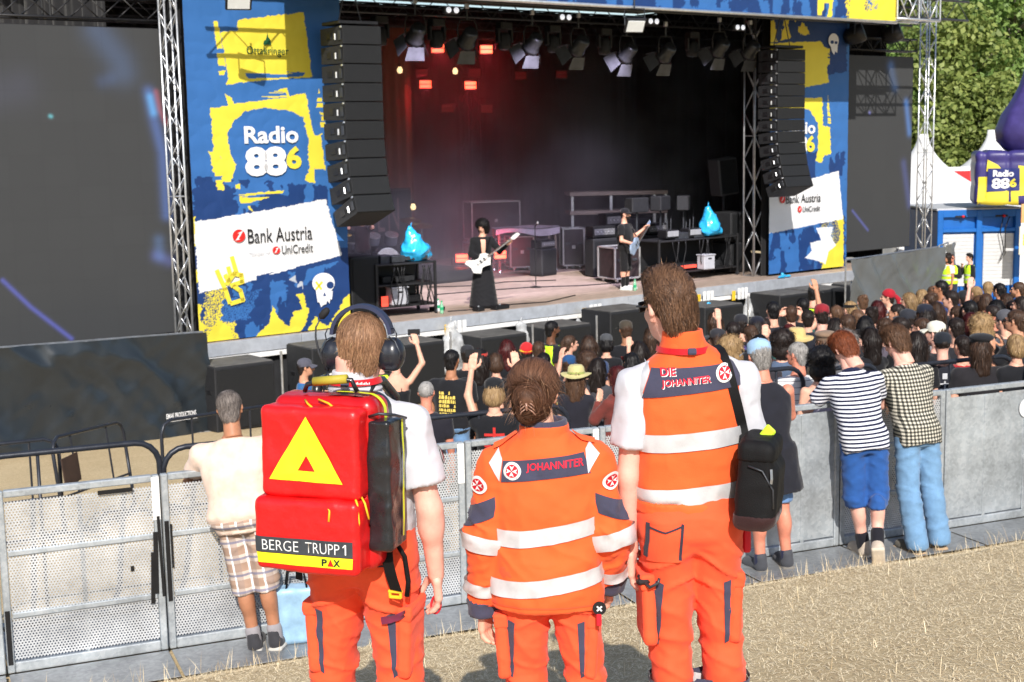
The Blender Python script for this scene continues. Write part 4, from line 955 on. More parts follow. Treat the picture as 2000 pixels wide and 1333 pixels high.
def build_gear():
    workrack('black equipment trolley with cables at the left of the deck, blue bag on it',4.72,.95,1.35,.8,1.02,(.2,.62,1.02),rad(-6),1)
    bag('plastic_bag','crumpled blue plastic bag on the left equipment trolley',(5.1,.85,DECK+1.04),(.78,.55,.74),3.3,M_bagblue)
    tote('grey lidless box on the left equipment trolley',4.55,.72,DECK+.22,rad(-4))
    # speaker stack and sidefill at far left
    t = stage_thing('side_speaker','tall black side loudspeaker behind the left banner edge','loudspeaker',3.75,1.0,DECK,rad(8)); MB().box((0,0,.62),(.7,.7,1.2),bev=.02).build('cabinet',M_cab,t); MB().box((0,-.36,.62),(.64,.02,1.12),bev=.01).build('grille',M_grille,t)
    workrack('long black control desk rack at the right of the deck',13.55,1.75,2.7,.9,.98,(.2,.95),rad(0),2)
    tote('grey lidless box under the right control desk',13.75,1.3,DECK+.22,0)
    bag('plastic_bag','crumpled blue plastic bag on the right control desk',(14.05,1.45,DECK+1.0),(.62,.5,.78),8.1,M_bagblue)
    for i in range(2):
        t = stage_thing('screen_monitor',f"small grey-topped device on the right control desk, {'left' if i == 0 else 'right'} one",'device',12.8+i*.75,1.6,DECK+.98,0); MB().box((0,0,.12),(.42,.3,.2),bev=.015).build('case_body',M_black,t); MB().box((0,-.157,.13),(.36,.012,.13),bev=.004).build('panel',mat('grey_panel',(.28,.29,.3),rough=.5,var=.1),t)
        for k in range(3): MB().tube([(-.12+.12*k,.05,.22),(-.1+.12*k,.06,.38+.05*k)],.012,5).build('stalk',M_dsteel,t)
    for i, (du,hh) in enumerate(((0,.62),(.5,.66),(1.0,.58))):
        t = stage_thing('desk_stand',f"dark equipment stand behind the right control desk, {['left', 'middle', 'right'][i]} one",'stand',13.0+du*1.6,2.9,DECK,rad(20*i)); MB().tube([(0,0,.0),(0,0,1.5+hh*.3)],.025,6).build('pole',M_dsteel,t); MB().box((0,0,1.55+hh*.3),(.55,.3,.36),bev=.02).build('monitor',M_cab,t)
        for a in range(3): MB().tube([(0,0,.3),(.3*math.cos(2.1*a),.3*math.sin(2.1*a),.0)],.014,5).build('leg',M_dsteel,t)
    t = stage_thing('side_speaker','tall black loudspeaker stack at the right end of the desk','loudspeaker',15.25,1.9,DECK,0)
    for k in range(2): MB().box((0,0,.40+k*.74),(.75,.7,.72),bev=.02).build('cabinet',M_cab,t); MB().box((0,-.36,.40+k*.74),(.68,.02,.64),bev=.01).build('grille',M_grille,t)
    u, z = sp(1413,345,3.2); t = stage_thing('hanging_speaker','grey-black loudspeaker box on a pole at the right of the stage','loudspeaker',u,3.2,z,rad(-12)); MB().box((0,0,0),(.58,.5,.95),R=roty(rad(-6)),bev=.03).build('cabinet',mat('sunlit_cabinet',(.07,.072,.078),rough=.55,var=.12),t); MB().box((0,-.26,0),(.5,.02,.86),R=roty(rad(-6)),bev=.01).build('grille',M_grille,t); MB().tube([(0,0,-.45),(0,0,DECK-z)],.03,8).build('pole',M_dsteel,t)  # lighter copy of the cabinet colour, with the sunlight put into it
    for a in range(3): MB().tube([(0,0,DECK-z+.5),(.45*math.cos(2.1*a),.45*math.sin(2.1*a),DECK-z)],.018,5).build('leg',M_dsteel,t)
    flightcase('flight case with metal edges left of the right desk',11.9,2.35,DECK,.7,.7,.72,rad(-8)); 
    M_knob = mat('amp_panel',(.22,.22,.23),rough=.4,var=.3,vscale=30,metal=.4)
    for i, (u,v,w_,hh,lab) in enumerate(((12.45,3.6,.7,1.25,'black amplifier stack behind the left end of the right desk'),(13.4,4.2,.75,1.5,'tall black amplifier stack behind the middle of the right desk'),(14.5,3.9,.7,1.2,'black amplifier stack behind the right end of the right desk'),(15.1,5.0,.8,1.7,'tallest black rack in the dark right wing'),(11.6,4.8,.6,.9,'small black amplifier left of the stacked platforms'))):
        t = stage_thing('amplifier_stack',lab,'amplifier',u,v,DECK,rad(-8+5*i)); MB().box((0,0,hh*.38),(w_,.4,hh*.74),bev=.02).build('cabinet',M_cab,t); MB().box((0,0,hh*.88),(w_*.95,.34,hh*.22),bev=.015).build('head',M_black,t); MB().box((0,-.176,hh*.88),(w_*.85,.012,hh*.12),bev=.003).build('control_panel',M_knob,t); MB().box((0,-.206,hh*.38),(w_*.88,.012,hh*.64),bev=.004).build('grille',M_grille,t)
        for k in range(5): MB().lathe([(.016,0),(.013,.02)],8,c=(-.3*w_+.15*w_*k,-.185,hh*.88),R=rotx(rad(90))).build('knob',M_alu,t)
    # drum riser and kit
    t = stage_thing('drum_riser','low black riser under the drum kit','riser',7.9,6.4,DECK,0); MB().box((0,0,.27),(3.6,2.6,.05),bev=.01).build('top',M_rack,t); MB().box((0,-1.29,.13),(3.6,.03,.25)).build('front_skirt',M_curtain,t); MB().box((-1.79,0,.13),(.03,2.55,.25)).build('side_skirt',M_curtain,t)
    M_shell = mat('drum_shell',(.12,.13,.15),rough=.25,var=.1,coat=.4); M_skin_d = mat('drum_head',(.6,.62,.65),rough=.5,var=.05); M_cym = mat('cymbal_brass',(.5,.42,.25),rough=.3,metal=.9,var=.1)
    t = stage_thing('drum_kit','dark drum kit on the riser behind the blue bag','drum kit',7.6,6.0,DECK+.3,rad(-15))
    def drum(x,y,z,r,h,R=None):
        o = MB().lathe([(r,-h/2),(r,h/2)],18,c=(x,y,z),R=R).build('drum',M_shell,t,smooth=False); MB().lathe([(r*1.03,h/2),(r*1.03,h/2+.02),(r*.95,h/2+.022)],18,c=(x,y,z),R=R).build('drum_rim',M_alu,o); MB().lathe([(r*.96,h/2+.006),(0,h/2+.0065)],18,c=(x,y,z),R=R,cap=False).build('drum_skin',M_skin_d,o)
    drum(.1,0,.30,.29,.4,rotx(rad(90))); drum(-.15,.05,.78,.15,.2,rotx(rad(25))); drum(.28,.05,.78,.16,.22,rotx(rad(25))); drum(.8,.3,.42,.21,.38); drum(-.55,.35,.62,.18,.14)
    for x, y, z, r in ((-.9,.1,1.15,.24),(.75,-.05,1.2,.26),(1.15,.3,1.05,.27),(-.75,.5,.9,.19)):
        MB().lathe([(r,0),(r*.5,.02),(.03,.045),(0,.05)],20,c=(x,y,z),R=rotx(rad(14)),cap=False).build('cymbal',M_cym,t,smooth=True); MB().tube([(x,y,z),(x,y+.03,.0)],.012,6).build('stand',M_alu,t)
    # riser frames, table, cases at the rear right
    t = stage_thing('platform_stack','open timber-edged stage platforms stacked on legs at the rear right','platform',14.6,5.4,DECK,rad(-32))
    for k, (z,w_) in enumerate(((1.93,2.6),(1.44,2.6),(.93,2.6),(.56,2.6))):
        MB().box((0,0,z),(w_,.9,.10),bev=.008).build('platform_frame',M_wood,t)
    for x in (-1.22,-.2,.95,1.25): MB().box((x,-.38,1.0),(.075,.06,1.95),bev=.006).build('leg',M_steel,t); MB().lathe([(.07,0),(.05,.05)],10,c=(x,-.38,0)).build('castor',M_alu,t)
    t = stage_thing('cloth_table','table under a lilac-lit cloth at the rear centre','table',12.2,6.3,DECK,rad(-24))
    mb = MB(); mb.grid(lambda s,q:(-.85+1.7*s,-.4+.8*q,1.12+.03*math.sin(7*s)*math.sin(3*q+1)),18,8); mb.grid(lambda s,q:(-.85+1.7*s,-.41-.02*math.sin(16*s)*(1-q),.96+.14*q+.04*math.sin(6*s)*(1-q)+.03*math.sin(7*s)*math.sin(1)),24,4); mb.build('table_cloth',cloth('lilac_light_cloth',(205,196,214)),t,smooth=True)  # the lilac stage light is put into the cloth colour
    for x in (-.75,.75):
        for y in (-.32,.32): MB().box((x,y,.53),(.06,.06,1.06),bev=.006).build('leg',M_wood,t); MB().lathe([(.06,0),(.04,.05)],10,c=(x,y,0)).build('castor',M_alu,t)
    flightcase('red-lit flight case under the cloth table',12.15,6.45,DECK,.62,.6,.78,rad(-24),mat('red_light_case',(.09,.012,.014),rough=.5,var=.2)); flightcase('tall black flight case with bright metal edges right of the table',13.35,5.75,DECK,.55,.55,.95,rad(-30))  # red stage light painted into the first case's panel colour
    flightcase('black rear case with faint lettering behind the cloth table',12.6,8.2,DECK+.62,1.35,.8,1.0,rad(-20)); flightcase('black flight case under the rear lettered case',12.6,8.2,DECK-.02,1.4,.85,.55,rad(-20))
    # tan drape and hand-painted backdrop at left
    t = stage_thing('tan_drape','tan drape hanging at the left rear of the stage','drape',0,0,0); u0, _ = sp(762,300,8.4); u1, _ = sp(806,300,8.4)
    mb = MB(); mb.grid(lambda s,q:(u0-.3+(u1-u0+.3)*s,8.4+.05*math.sin(22*s),2.6+5.2*q),30,3); mb.build('cloth',cloth('tan_cloth',(120,98,70)),t,smooth=True)
    MB().tube([(u0-.35,8.4,7.82),(u1+.05,8.4,7.82)],.025,6).build('rail',M_dsteel,t)
    t = stage_thing('painted_backdrop','dark backdrop with pale hand-painted capital letters at the left rear','backdrop',0,0,0); v = 7.2; a, z0 = sp(686,450,v); b, z1 = sp(790,395,v)
    MB().box(((a+b)/2,v+.03,(z0+z1)/2-.3),(b-a+.4,.04,z1-z0+1.2)).build('cloth',M_curtain,t); V, F = fit_text('EFEN',b-a-.35,.8,.0,0,1.2); text_obj('lettering',V,F,lambda p,q:((a+b)/2+p,v-.004,(z0+z1)/2+q+.1*p*.3),mat('chalk_letters',(.30,.18,.17),rough=.8,var=.4,vscale=12),t)
    MB().tube([(a-.2,v+.03,z1+.33),(b+.2,v+.03,z1+.33)],.025,6).build('rail',M_dsteel,t)
    # mic stand, bottles, cables
    t = stage_thing('microphone_stand','black microphone stand alone at centre stage','microphone stand',9.69,2.75,DECK); MB().lathe([(.14,0),(.14,.02),(.03,.035)],16).build('base',M_black,t); MB().tube([(0,0,.03),(0,0,1.42)],.012,6).build('pole',M_black,t); MB().tube([(0,0,1.40),(-.05,-.14,1.47)],.016,8).build('microphone',M_dsteel,t); MB().lathe([(.0,-.03),(.028,-.01),(.024,.03)],10,c=(-.06,-.17,1.49),cap=False).build('grille_ball',M_alu,t,smooth=True)
    def bottle(label,u,v,m,capm):
        t = stage_thing('water_bottle',label,'bottle',u,v,DECK); MB().lathe([(.035,0),(.038,.02),(.038,.16),(.018,.20),(.016,.235)],12).build('body',m,t,smooth=True); MB().lathe([(.018,.232),(.018,.255)],10).build('cap',capm,t); MB().lathe([(.0385,.07),(.0385,.13)],12,cap=False).build('label_band',capm,t)
    mg = mat('green_bottle',(.25,.55,.35),rough=.15,var=.05,spec=.7); mw_ = mat('clear_bottle',(.75,.8,.82),rough=.15,var=.03,spec=.7); gc = mat('green_cap',(.02,.38,.16),rough=.4,var=.05)
    for (x,y), l, m in zip([(863,613),(856,609),(1240,568)],['green-capped water bottle left of the guitarist in the long coat','small clear bottle beside the green-capped one','green-capped bottle at the feet of the bearded guitarist'],(mg,mw_,mg)):
        d = ray(x,y); p = CAM + d * ((DECK-ZC)/d[2]); q = p - OXY; bottle(l,q@E1,q@E2,m,gc)
    for i, P in enumerate([[(5.6,.5),(6.3,.35),(7.2,.5),(8.0,.3),(9.2,.8)],[(7.2,3.2),(8.6,3.0),(9.6,2.8),(10.6,2.2),(11.6,2.0)],[(8,4.6),(9.0,4.0),(9.9,4.2),(11,3.6)]]):
        t = stage_thing('floor_cable',['black cable along the front of the deck','black cable running past the microphone stand','black cable at the foot of the drum riser'][i],'cable'); MB().tube([(a,b,DECK+.012) for a,b in P],.012,5).build('cable',M_black,t,smooth=True)
    # floor wedges and small boxes near the lip
    for lab, u, v, w_ in (('black effects box on the deck right of the trolley',5.55,.8,.28),('black pedal unit on the deck before the coat guitarist',6.6,.1,.4),('black foot pedal on the lip near the centre',6.1,.15,.18)):
        t = stage_thing('pedal_box',lab,'pedal',u,v,DECK,rad(10)); MB().box((0,0,.05),(w_,.18,.08),bev=.01).build('case_body',M_black,t); MB().lathe([(.02,.09),(.018,.11)],10).build('footswitch',M_alu,t)
build_gear()

# ---------------------------------------------------------------- subwoofers, bags and fences on the ground
M_subtop = mat('grey_sub_top',(.115,.112,.108),rough=.75,var=.35,vscale=5,bump=.15); M_film = None
def clear_film():
    m = bpy.data.materials.new('clear_plastic_film'); m.use_nodes = True; nt = m.node_tree; b = nt.nodes['Principled BSDF']; b.inputs['Base Color'].default_value = (.62,.64,.66,1); b.inputs['Roughness'].default_value = .25
    tr = _n(nt,'ShaderNodeBsdfTransparent'); ms = _n(nt,'ShaderNodeMixShader'); nz = _n(nt,'ShaderNodeTexNoise',Scale=5.,Detail=4.); mr = _n(nt,'ShaderNodeMapRange'); mr.inputs[1].default_value = .35; mr.inputs[2].default_value = .65; mr.inputs[3].default_value = .35; mr.inputs[4].default_value = .85
    tc = _n(nt,'ShaderNodeTexCoord'); nt.links.new(tc.outputs['Object'],nz.inputs['Vector']); nt.links.new(nz.outputs['Fac'],mr.inputs[0]); nt.links.new(mr.outputs[0],ms.inputs[0]); nt.links.new(tr.outputs[0],ms.inputs[1]); nt.links.new(b.outputs[0],ms.inputs[2]); nt.links.new(ms.outputs[0],nt.nodes['Material Output'].inputs['Surface'])
    return m
M_film = clear_film()
def subwoofer(label,x,ytop,v,w_=1.1,d=.9,rz=0.):
    u, z = sp(x,ytop,v); g = float(ground(*S(u,v,0)[:2])); h = max(.5,z-g)
    t = stage_thing('subwoofer',label,'loudspeaker',u,v,g,rz,group='subwoofers along the stage front')
    MB().box((0,d/2,h/2),(w_,d,h),bev=.015).build('cabinet',M_cab,t); MB().box((0,d/2,h+.006),(w_-.05,d-.05,.02),bev=.006).build('grey_top',M_subtop,t)  # thin slab of lighter, mottled grey on top of the cabinet
    MB().box((0,-.012,h/2),(w_-.07,.02,h-.08),bev=.006).build('grille',M_grille,t)
    for s in (-.25,.25): MB().box((-w_/2-.004,d/2+s*d,h*.6),(.014,.16,.07),bev=.005).build('handle',M_black,t)
    MB().tube([(w_*.5+.12,-.02,0),(w_*.5+.12,-.02,h+.15)],.022,7).build('pole',M_steel,t)
def build_front():
    subs = [(478,712,'leftmost, in front of the left banner',1.1),(668,676,'half hidden behind the medic with headset',1.2),(815,672,'left of the clear plastic bag',1.2),(985,656,'with a grey top between two plastic bags',1.1),(1110,638,'behind the man in the hi-vis vest',1.2),(1235,606,'left of the tall medic',1.2),(1415,598,'right of the tall medic, under the blue sheet',1.2),(1555,575,'behind the man with the maroon cap',1.1),(1622,566,'behind the security guard in white and yellow',1.2),(1712,556,'rightmost, before the grey tarpaulin',1.2)]
    for i, (x,y,l,w_) in enumerate(subs): subwoofer('black subwoofer cabinet '+l,x,y,-1.35 if i<9 else -1.0,w_)
    for i, (x,y,s,l) in enumerate([(890,662,(.8,.3,1.1),'left, over the edge by the yellow-print shirt'),(1023,655,(.5,.25,1.0),'hanging above the red and yellow hat'),(1078,625,(.9,.35,.55),'bulging behind the hi-vis vest'),(1136,622,(.7,.35,.6),'right of the hi-vis vest'),(1290,610,(.7,.3,.7),'behind the tall medic'),(1466,584,(.55,.3,.7),'next to the yellow marker post')]):
        v = -.75 if i < 2 else -.45; u, z = sp(x,y+30,v); bag('clear_bag','clear plastic sheet bundled at the stage edge, '+l,(u,v,max(.1,z-s[2]*.35)),s,1.7*i,M_film)
    u, z = sp(1395,600,-.9); bag('blue_sheet','bright blue plastic sheet lying on the subwoofer right of the tall medic',(u,-.9,z-.12),(1.7,.5,.3),5.5,M_bagblue)
    u, z = sp(1527,534,.0); bag('blue_sheet','small blue plastic sheet at the foot of the right banner',(u,-.05,DECK+.01),(.7,.3,.14),9.5,M_bagblue)
    for i, (x,y) in enumerate([(873,645),(1142,612),(1365,585),(1433,578)]):
        u, z = sp(x,y,-.2); t = stage_thing('marker_flag',f"yellow and white taped marker on the stage edge, {['first', 'second', 'third', 'fourth'][i]} from the left",'marker',u,-.2,z); MB().box((0,0,0),(.1,.03,.22),bev=.006).build('yellow_tag',mat('marker_yellow',(.8,.5,.03),rough=.5,var=.1),t)
        for k in range(3): MB().box((.18+.12*k,0,.03),(.09,.02,.26),bev=.004).build('white_tag',M_white,t)
    # black and grey tarpaulin fences
    def tarp(label,P0,P1,h0,h1,m,seed,name='tarpaulin_fence',top=None,bot=None):
        P0, P1 = np.asarray(P0,float), np.asarray(P1,float); L = float(np.linalg.norm(P1-P0)); d = (P1-P0) / L; nn = np.array([d[1],-d[0],0])
        t = thing(name,label,'fence',mw=M4(np.stack([d,-nn,[0,0,1]],1),P0)); n, k = int(L/.05), 40
        s, q = np.meshgrid(np.linspace(0,1,n+1),np.linspace(0,1,k+1)); a = L * s
        H0, H1 = h0, h1; zz = (H0[0]+(H0[1]-H0[0])*s) + ((H1[0]+(H1[1]-H1[0])*s)-(H0[0]+(H0[1]-H0[0])*s)) * q
        w_ = .05 * n2(a*.9,zz*.9,2,seed) + .13 * (1-np.abs(n2(a*1.1+zz*.9,zz*.45-a*.2,3,seed+4))) ** 3 + .022 * n2(a*4,zz*2.5,3,seed+6) + .015 * (1-np.abs(n2(a*2.2-zz*2.5,zz*1.5,2,seed+8))) ** 4
        V = np.stack([a,-w_,zz],-1).reshape(-1,3); i = np.arange(V.shape[0]).reshape(s.shape); F = np.stack([i[:-1,:-1],i[:-1,1:],i[1:,1:],i[1:,:-1]],-1).reshape(-1,4)
        obj('tarpaulin',mesh_np('tarpaulin',V,F,m),t)
        for e in (0,.5,1): MB().tube([(L*e,.08,H0[0]+(H0[1]-H0[0])*e-.12),(L*e,.08,H1[0]+(H1[1]-H1[0])*e)],.021,7).build('post',M_steel,t)
        MB().tube([(0,.08,H0[0]-.05),(L,.08,H0[1]-.05)],.022,7).build('bottom_rail',M_steel,t); MB().tube([(0,.08,H1[0]-.01),(L,.08,H1[1]-.01)],.02,7).build('top_rail',M_steel,t)
        for k2 in range(int(L/.12)): MB().tube([(.06+.12*k2,.08,H0[0]-.05),(.06+.12*k2,.08,H0[0]+.1)],.005,4).build('mesh_wire',M_steel,t)
        return t
    M_tarp = mat('black_tarpaulin',(.020,.026,.032),rough=.3,var=.12,vscale=1.6,bump=.15,bscale=10,spec=.6,crease=.7,cscale=1.3); M_tarpg = mat('grey_tarpaulin',(.10,.112,.122),rough=.36,var=.10,vscale=1.2,bump=.15,bscale=9,crease=.6,cscale=1.0)
    v = -.95; a0 = S(-4.3,v,0); (u1,z1) = sp(386,650,v); a1 = S(u1+.12,v,0)
    t = tarp('black tarpaulin fence with small white print below the left screen',a0,a1,(.16,.16),(1.95,1.84),M_tarp,2.)
    L = float(np.linalg.norm(a1-a0)); ul, zl = sp(345,807,v); V, F = fit_text('EMAK PRODUCTIONS',.52,.085,.02)
    text_obj('lettering',V,F,lambda p,q:(ul+4.3+p,-.18,zl+q),M_pwhite,t); rr = np.random.RandomState(2); xs = np.linspace(-.26,.26,27); V = [(x+dx,z) for x,h_ in zip(xs,rr.uniform(.018,.034,27)) for dx,z in ((0,-.012),(.014,-.012),(.014,h_-.012),(0,h_-.012))]; text_obj('small_print',V,[tuple(range(4*k,4*k+4)) for k in range(27)],lambda p,q:(ul+4.3+p,-.18,zl-.085+q),M_pwhite,t,kind='stuff')
    for i in range(2): tb = thing('concrete_foot',f"concrete fence foot under the black tarpaulin, {'left' if i == 0 else 'right'} one",'fence foot',tuple(S(-3.1+i*2.6,v-.05,0.0)),TH); MB().box((0,0,.09),(.5,.24,.2),bev=.02).build('block',mat('concrete',(.32,.31,.29),rough=.9,var=.2,vscale=12,bump=.3),tb); MB().lathe([(.03,.19),(.03,.2)],10).build('socket',M_black,tb)
    p0 = at(1657,560,31.0); p1 = at(1836,560,33.5); p0[2] = p1[2] = 0
    tarp('grey tarpaulin fence between the right screen and the blue container',p0,p1,(.25,.3),(at(1657,508,31.)[2],at(1836,482,33.5)[2]),M_tarpg,6.)
    p2 = at(1857,520,36.5); p2[2] = 0; tarp('short grey tarpaulin end flap beside the blue container',p1+[.05,.03,0],p2,(.3,.3),(at(1836,480,33.5)[2],2.0),M_tarpg,7.5)
    # police-style tubular barriers left, on the strip before the tarpaulin
    def bikerack(label,xy0,xy1,lean=0.):
        P0 = np.array([*xy0,float(ground(*xy0))]); P1 = np.array([*xy1,float(ground(*xy1))]); d = P1 - P0; L = float(np.linalg.norm(d)); d = nrm([d[0],d[1],0])
        t = thing('tubular_barrier',label,'barrier',mw=M4(np.stack([d,np.cross([0,0,1],d),[0,0,1]],1)@rotx(lean),P0),group='dark tubular crowd barriers'); r_ = .14; h = 1.1; sl = (P1[2]-P0[2])
        hh = [(0,0,.12),(0,0,h-r_),(r_*.3,0,h-r_*.3),(r_,0,h),(L-r_,0,h+sl),(L-r_*.3,0,h-r_*.3+sl),(L,0,h-r_+sl),(L,0,.12+sl),(L-r_*.3,0,.12-r_*.2+.02+sl),(L-.25,0,.06+sl),(.25,0,.06),(r_*.3,0,.1)]
        MB().tube(hh,.020,8,closed=True).build('frame',M_rail,t,smooth=True); MB().tube([(0.01,0,.48),(L-.01,0,.48+sl)],.013,6).build('mid_rail',M_rail,t)
        for s in (.25,.75): MB().tube([(L*s,0,.48+sl*s),(L*s,0,h+sl*s)],.012,6).build('bar',M_rail,t)
        for s in (.15,.85): MB().tube([(L*s,-.32,.02+sl*s),(L*s,-.25,.08+sl*s),(L*s,.25,.08+sl*s),(L*s,.32,.02+sl*s)],.018,6).build('foot',M_rail,t,smooth=True)
        return t, L
    bb = lambda x, y, Y: tuple(at(x,y,Y)[:2])
    bikerack('dark tubular barrier standing at the left edge of the strip',bb(-120,900,13.6),bb(116,900,14.2)); t, L = bikerack('tilted dark tubular barrier with a brown plate, before the tarpaulin',bb(122,900,14.0),bb(258,900,15.6),rad(-6)); MB().box((.28,-.02,.72),(.36,.012,.3),bev=.004).build('brown_plate',mat('rust_brown',(.06,.035,.025),rough=.7,var=.3),t)
    bikerack('dark tubular barrier behind the man in the tan shirt',bb(318,900,15.2),bb(545,900,16.6))
build_front()

# ---------------------------------------------------------------- tents, container, inflatable, trees
M_pvc = mat('white_tent_pvc',(.78,.785,.78),rough=.5,var=.05,vscale=1.5,bump=.1,bscale=5)
def pagoda(label,px,pyt,Y,half,eave,ht=None):
    p = at(px,pyt,Y); top = p[2]; t = thing('pagoda_tent',label,'tent',(p[0],p[1],0),rad(18))
    n = 14; prof = [(half*(1-s)**1.75+.10*s+.06,eave+(top-eave)*s) for s in np.linspace(0,1,n)]
    mb = MB(); V = []; m_ = 24
    for r, z in prof:
        for j in range(m_):
            a = 2 * math.pi * j / m_ + math.pi / 4; c, s_ = math.cos(a), math.sin(a); k = 1 / max(abs(c),abs(s_)); sqr = min(1,max(0,r/half)) ; kk = 1 + (k-1) * sqr; V.append((r*c*kk,r*s_*kk,z))
    mb.add(V,[(i*m_+j,i*m_+(j+1)%m_,(i+1)*m_+(j+1)%m_,(i+1)*m_+j) for i in range(n-1) for j in range(m_)]+[tuple((n-1)*m_+j for j in range(m_))]); mb.build('roof',M_pvc,t,smooth=True)
    for k in range(4):
        R = rotz(rad(90*k)); mb = MB(); sc = 8; P = []; 
        for j in range(sc*6+1): x = -half + 2 * half * j / (sc*6); P.append((x,eave-.22-.09*abs(math.sin(j/6*math.pi))))
        V = [R@np.array([x,-half-.01,eave+.01]) for x,_ in P] + [R@np.array([x,-half-.02,z]) for x,z in P]; m2 = len(P); mb.add(V,[(j,j+1,m2+j+1,m2+j) for j in range(m2-1)]); mb.build('valance',M_pvc,t)
        if k in (0,2,3,1): mb = MB(); mb.grid(lambda s,q:tuple(R@np.array([-half+2*half*s,-half+.03+.02*math.sin(25*s),eave*q])),30,2); mb.build('wall_sheet',M_pvc,t,smooth=True)
    for sx in (-1,1):
        for sy in (-1,1): MB().tube([(sx*(half-.05),sy*(half-.05),0),(sx*(half-.05),sy*(half-.05),eave)],.035,8).build('pole',M_alu,t)
    return t
def build_right():
    pagoda('white pagoda tent with pointed roof right behind the lattice tower',1803,262,46,2.6,2.35)
    pagoda('white pagoda tent with pointed roof behind the purple inflatable',1938,254,52,2.9,2.2)
    p = at(1870,344,49); t = thing('red_sign','white board with a red panel between the two tent roofs','sign',(p[0],p[1],0),0); MB().box((0,0,p[2]),(1.5,.06,.62),bev=.01).build('board',M_white,t); MB().box((0,-.034,p[2]-.04),(1.15,.01,.42)).build('red_panel',mat('sign_red',lin((226,40,44)),rough=.5,var=.05),t)
    for s in (-.65,.65): MB().tube([(s,.05,0),(s,.05,p[2])],.04,8).build('post',M_steel,t)
    # container
    M_cblue = mat('container_blue',lin((22,98,178)),rough=.42,var=.1,vscale=3,bump=.06); M_shut = mat('roller_shutter',(.56,.57,.58),rough=.5,var=.05)
    a = at(1831,412,38); b = at(1996,412,38); W = b[0] - a[0]; H = a[2]; t = thing('blue_container','blue sales container with two pale closed shutters','container',(a[0],38,0),rad(3))
    MB().box((W/2,1.4,H/2),(W-.06,2.7,H-.08),bev=.02).build('body',M_cblue,t)
    for x in (.07,W/2,W-.07): MB().box((x,-.02,H/2),(.16,.12,H),bev=.015).build('corner_post',M_cblue,t)
    for z, h in ((H-.09,.2),(H*.80,.10),(.1,.2)): MB().box((W/2,-.015,z),(W,.10,h),bev=.012).build('cross_beam',M_cblue,t)
    MB().box((W/2,1.35,H+.02),(W+.06,2.8,.07),bev=.015).build('roof_plate',mat('container_roof',(.5,.52,.55),rough=.5,var=.1),t)
    for k in range(2):
        x0 = .17 + k * (W/2-.01); ww = W / 2 - .28; o = MB().box((x0+ww/2,.035,H*.52-.05),(ww,.03,H*.52),bev=.004).build('shutter',M_shut,t)
        for j in range(14): MB().box((x0+ww/2,.016,H*.52-.05-H*.26+H*.52*(j+.5)/14),(ww-.02,.014,H*.52/14-.008),bev=.003).build('slat',M_shut,o)
    for j in range(int(W/.12)): MB().box((.1+.12*j,-.01,.42),(.05,.03,.5),bev=.008).build('corrugation',M_cblue,t)
    for x, w_ in ((.62,.3),(1.75,.34)): MB().box((x,-.075,H-.17),(w_,.02,.05),bev=.004).build('socket_panel',M_black,t); MB().lathe([(.035,0),(.04,.05),(.02,.09)],10,c=(x+.05,-.08,H-.17),R=rotx(rad(90))).build('red_plug',M_pred,t)
    MB().tube([(1.78,-.12,H-.2),(1.7,-.14,H-.6),(1.82,-.13,H-1.1),(1.72,-.12,H-1.4),(1.86,-.12,H-1.2),(1.84,-.13,H-.5),(1.95,-.12,H-.2)],.013,6).build('hanging_cable',M_black,t,smooth=True)
    p = at(1984,470,37.2); t = thing('notice_board','pale notice board at the right edge beside the blue container','sign',(p[0]+.16,p[1]-.1,0),0); MB().box((.14,0,p[2]),(.5,.04,.75),bev=.008).build('board',mat('notice_cream',(.75,.7,.55),rough=.6,var=.08),t); MB().box((.14,-.022,p[2]+.02),(.3,.006,.3)).build('yellow_print',M_pyel,t); MB().tube([(.14,.03,0),(.14,.03,p[2])],.03,7).build('post',M_steel,t)
    MB().box((.14,0,p[2]+.72),(.44,.05,.5),bev=.01).build('orange_panel',mat('notice_orange',(.72,.38,.16),rough=.6,var=.1),t)
    # inflatable
    p = at(1912,405,37.5); q = at(2035,405,37.5); w_ = (q[0]-p[0]) * .5; hh = at(1912,297,37.5)[2] - p[2]
    M_infl = mat('purple_inflatable',lin((58,52,116)),rough=.4,var=.16,vscale=2.5,spec=.5)
    t = thing('inflatable_cube','purple inflatable cube with radio print and onion-shaped top on the container','inflatable',(p[0]+w_,p[1]+w_*.6,p[2]),rad(-14))
    f = rbox((0,0,hh/2+.03),(w_,w_,hh/2),.16); tuft = lambda P: -.045 * (np.abs(np.sin(P[:,0]*5.5))<.16) * .5 - .05 * (1-np.abs(np.sin(P[:,0]*5.2))) ** 2 * .6 - .05 * (1-np.abs(np.sin(P[:,2]*5.2))) ** 2 * .6 + .02 * fbm(P*2,2)
    soft('cube',f,(-w_-.1,-w_-.1,-.1),(w_+.1,w_+.1,hh+.15),.05,M_infl,t,disp=tuft)
    prof = [(.50,0),(.78,.25),(.86,.55),(.74,.95),(.52,1.3),(.36,1.65),(.27,2.0),(.24,2.3)]; mb = MB(); V = []
    for r, z in prof:
        for j in range(32): a_ = 2 * math.pi * j / 32; rr = r * (1+.06*abs(math.cos(a_*4))); V.append((rr*.85*math.cos(a_)+.10*z+.42,rr*.85*math.sin(a_),hh+.02+z))
    mb.add(V,[(i*32+j,i*32+(j+1)%32,(i+1)*32+(j+1)%32,(i+1)*32+j) for i in range(len(prof)-1) for j in range(32)]+[tuple((len(prof)-1)*32+j for j in range(32))]); mb.build('onion_top',mat('violet_inflatable',lin((64,56,116)),rough=.4,var=.25,vscale=3,spec=.5),t,smooth=True)
    fr = lambda a_, b_: (a_,-w_-.25,hh/2+b_); D = (0,1,0)
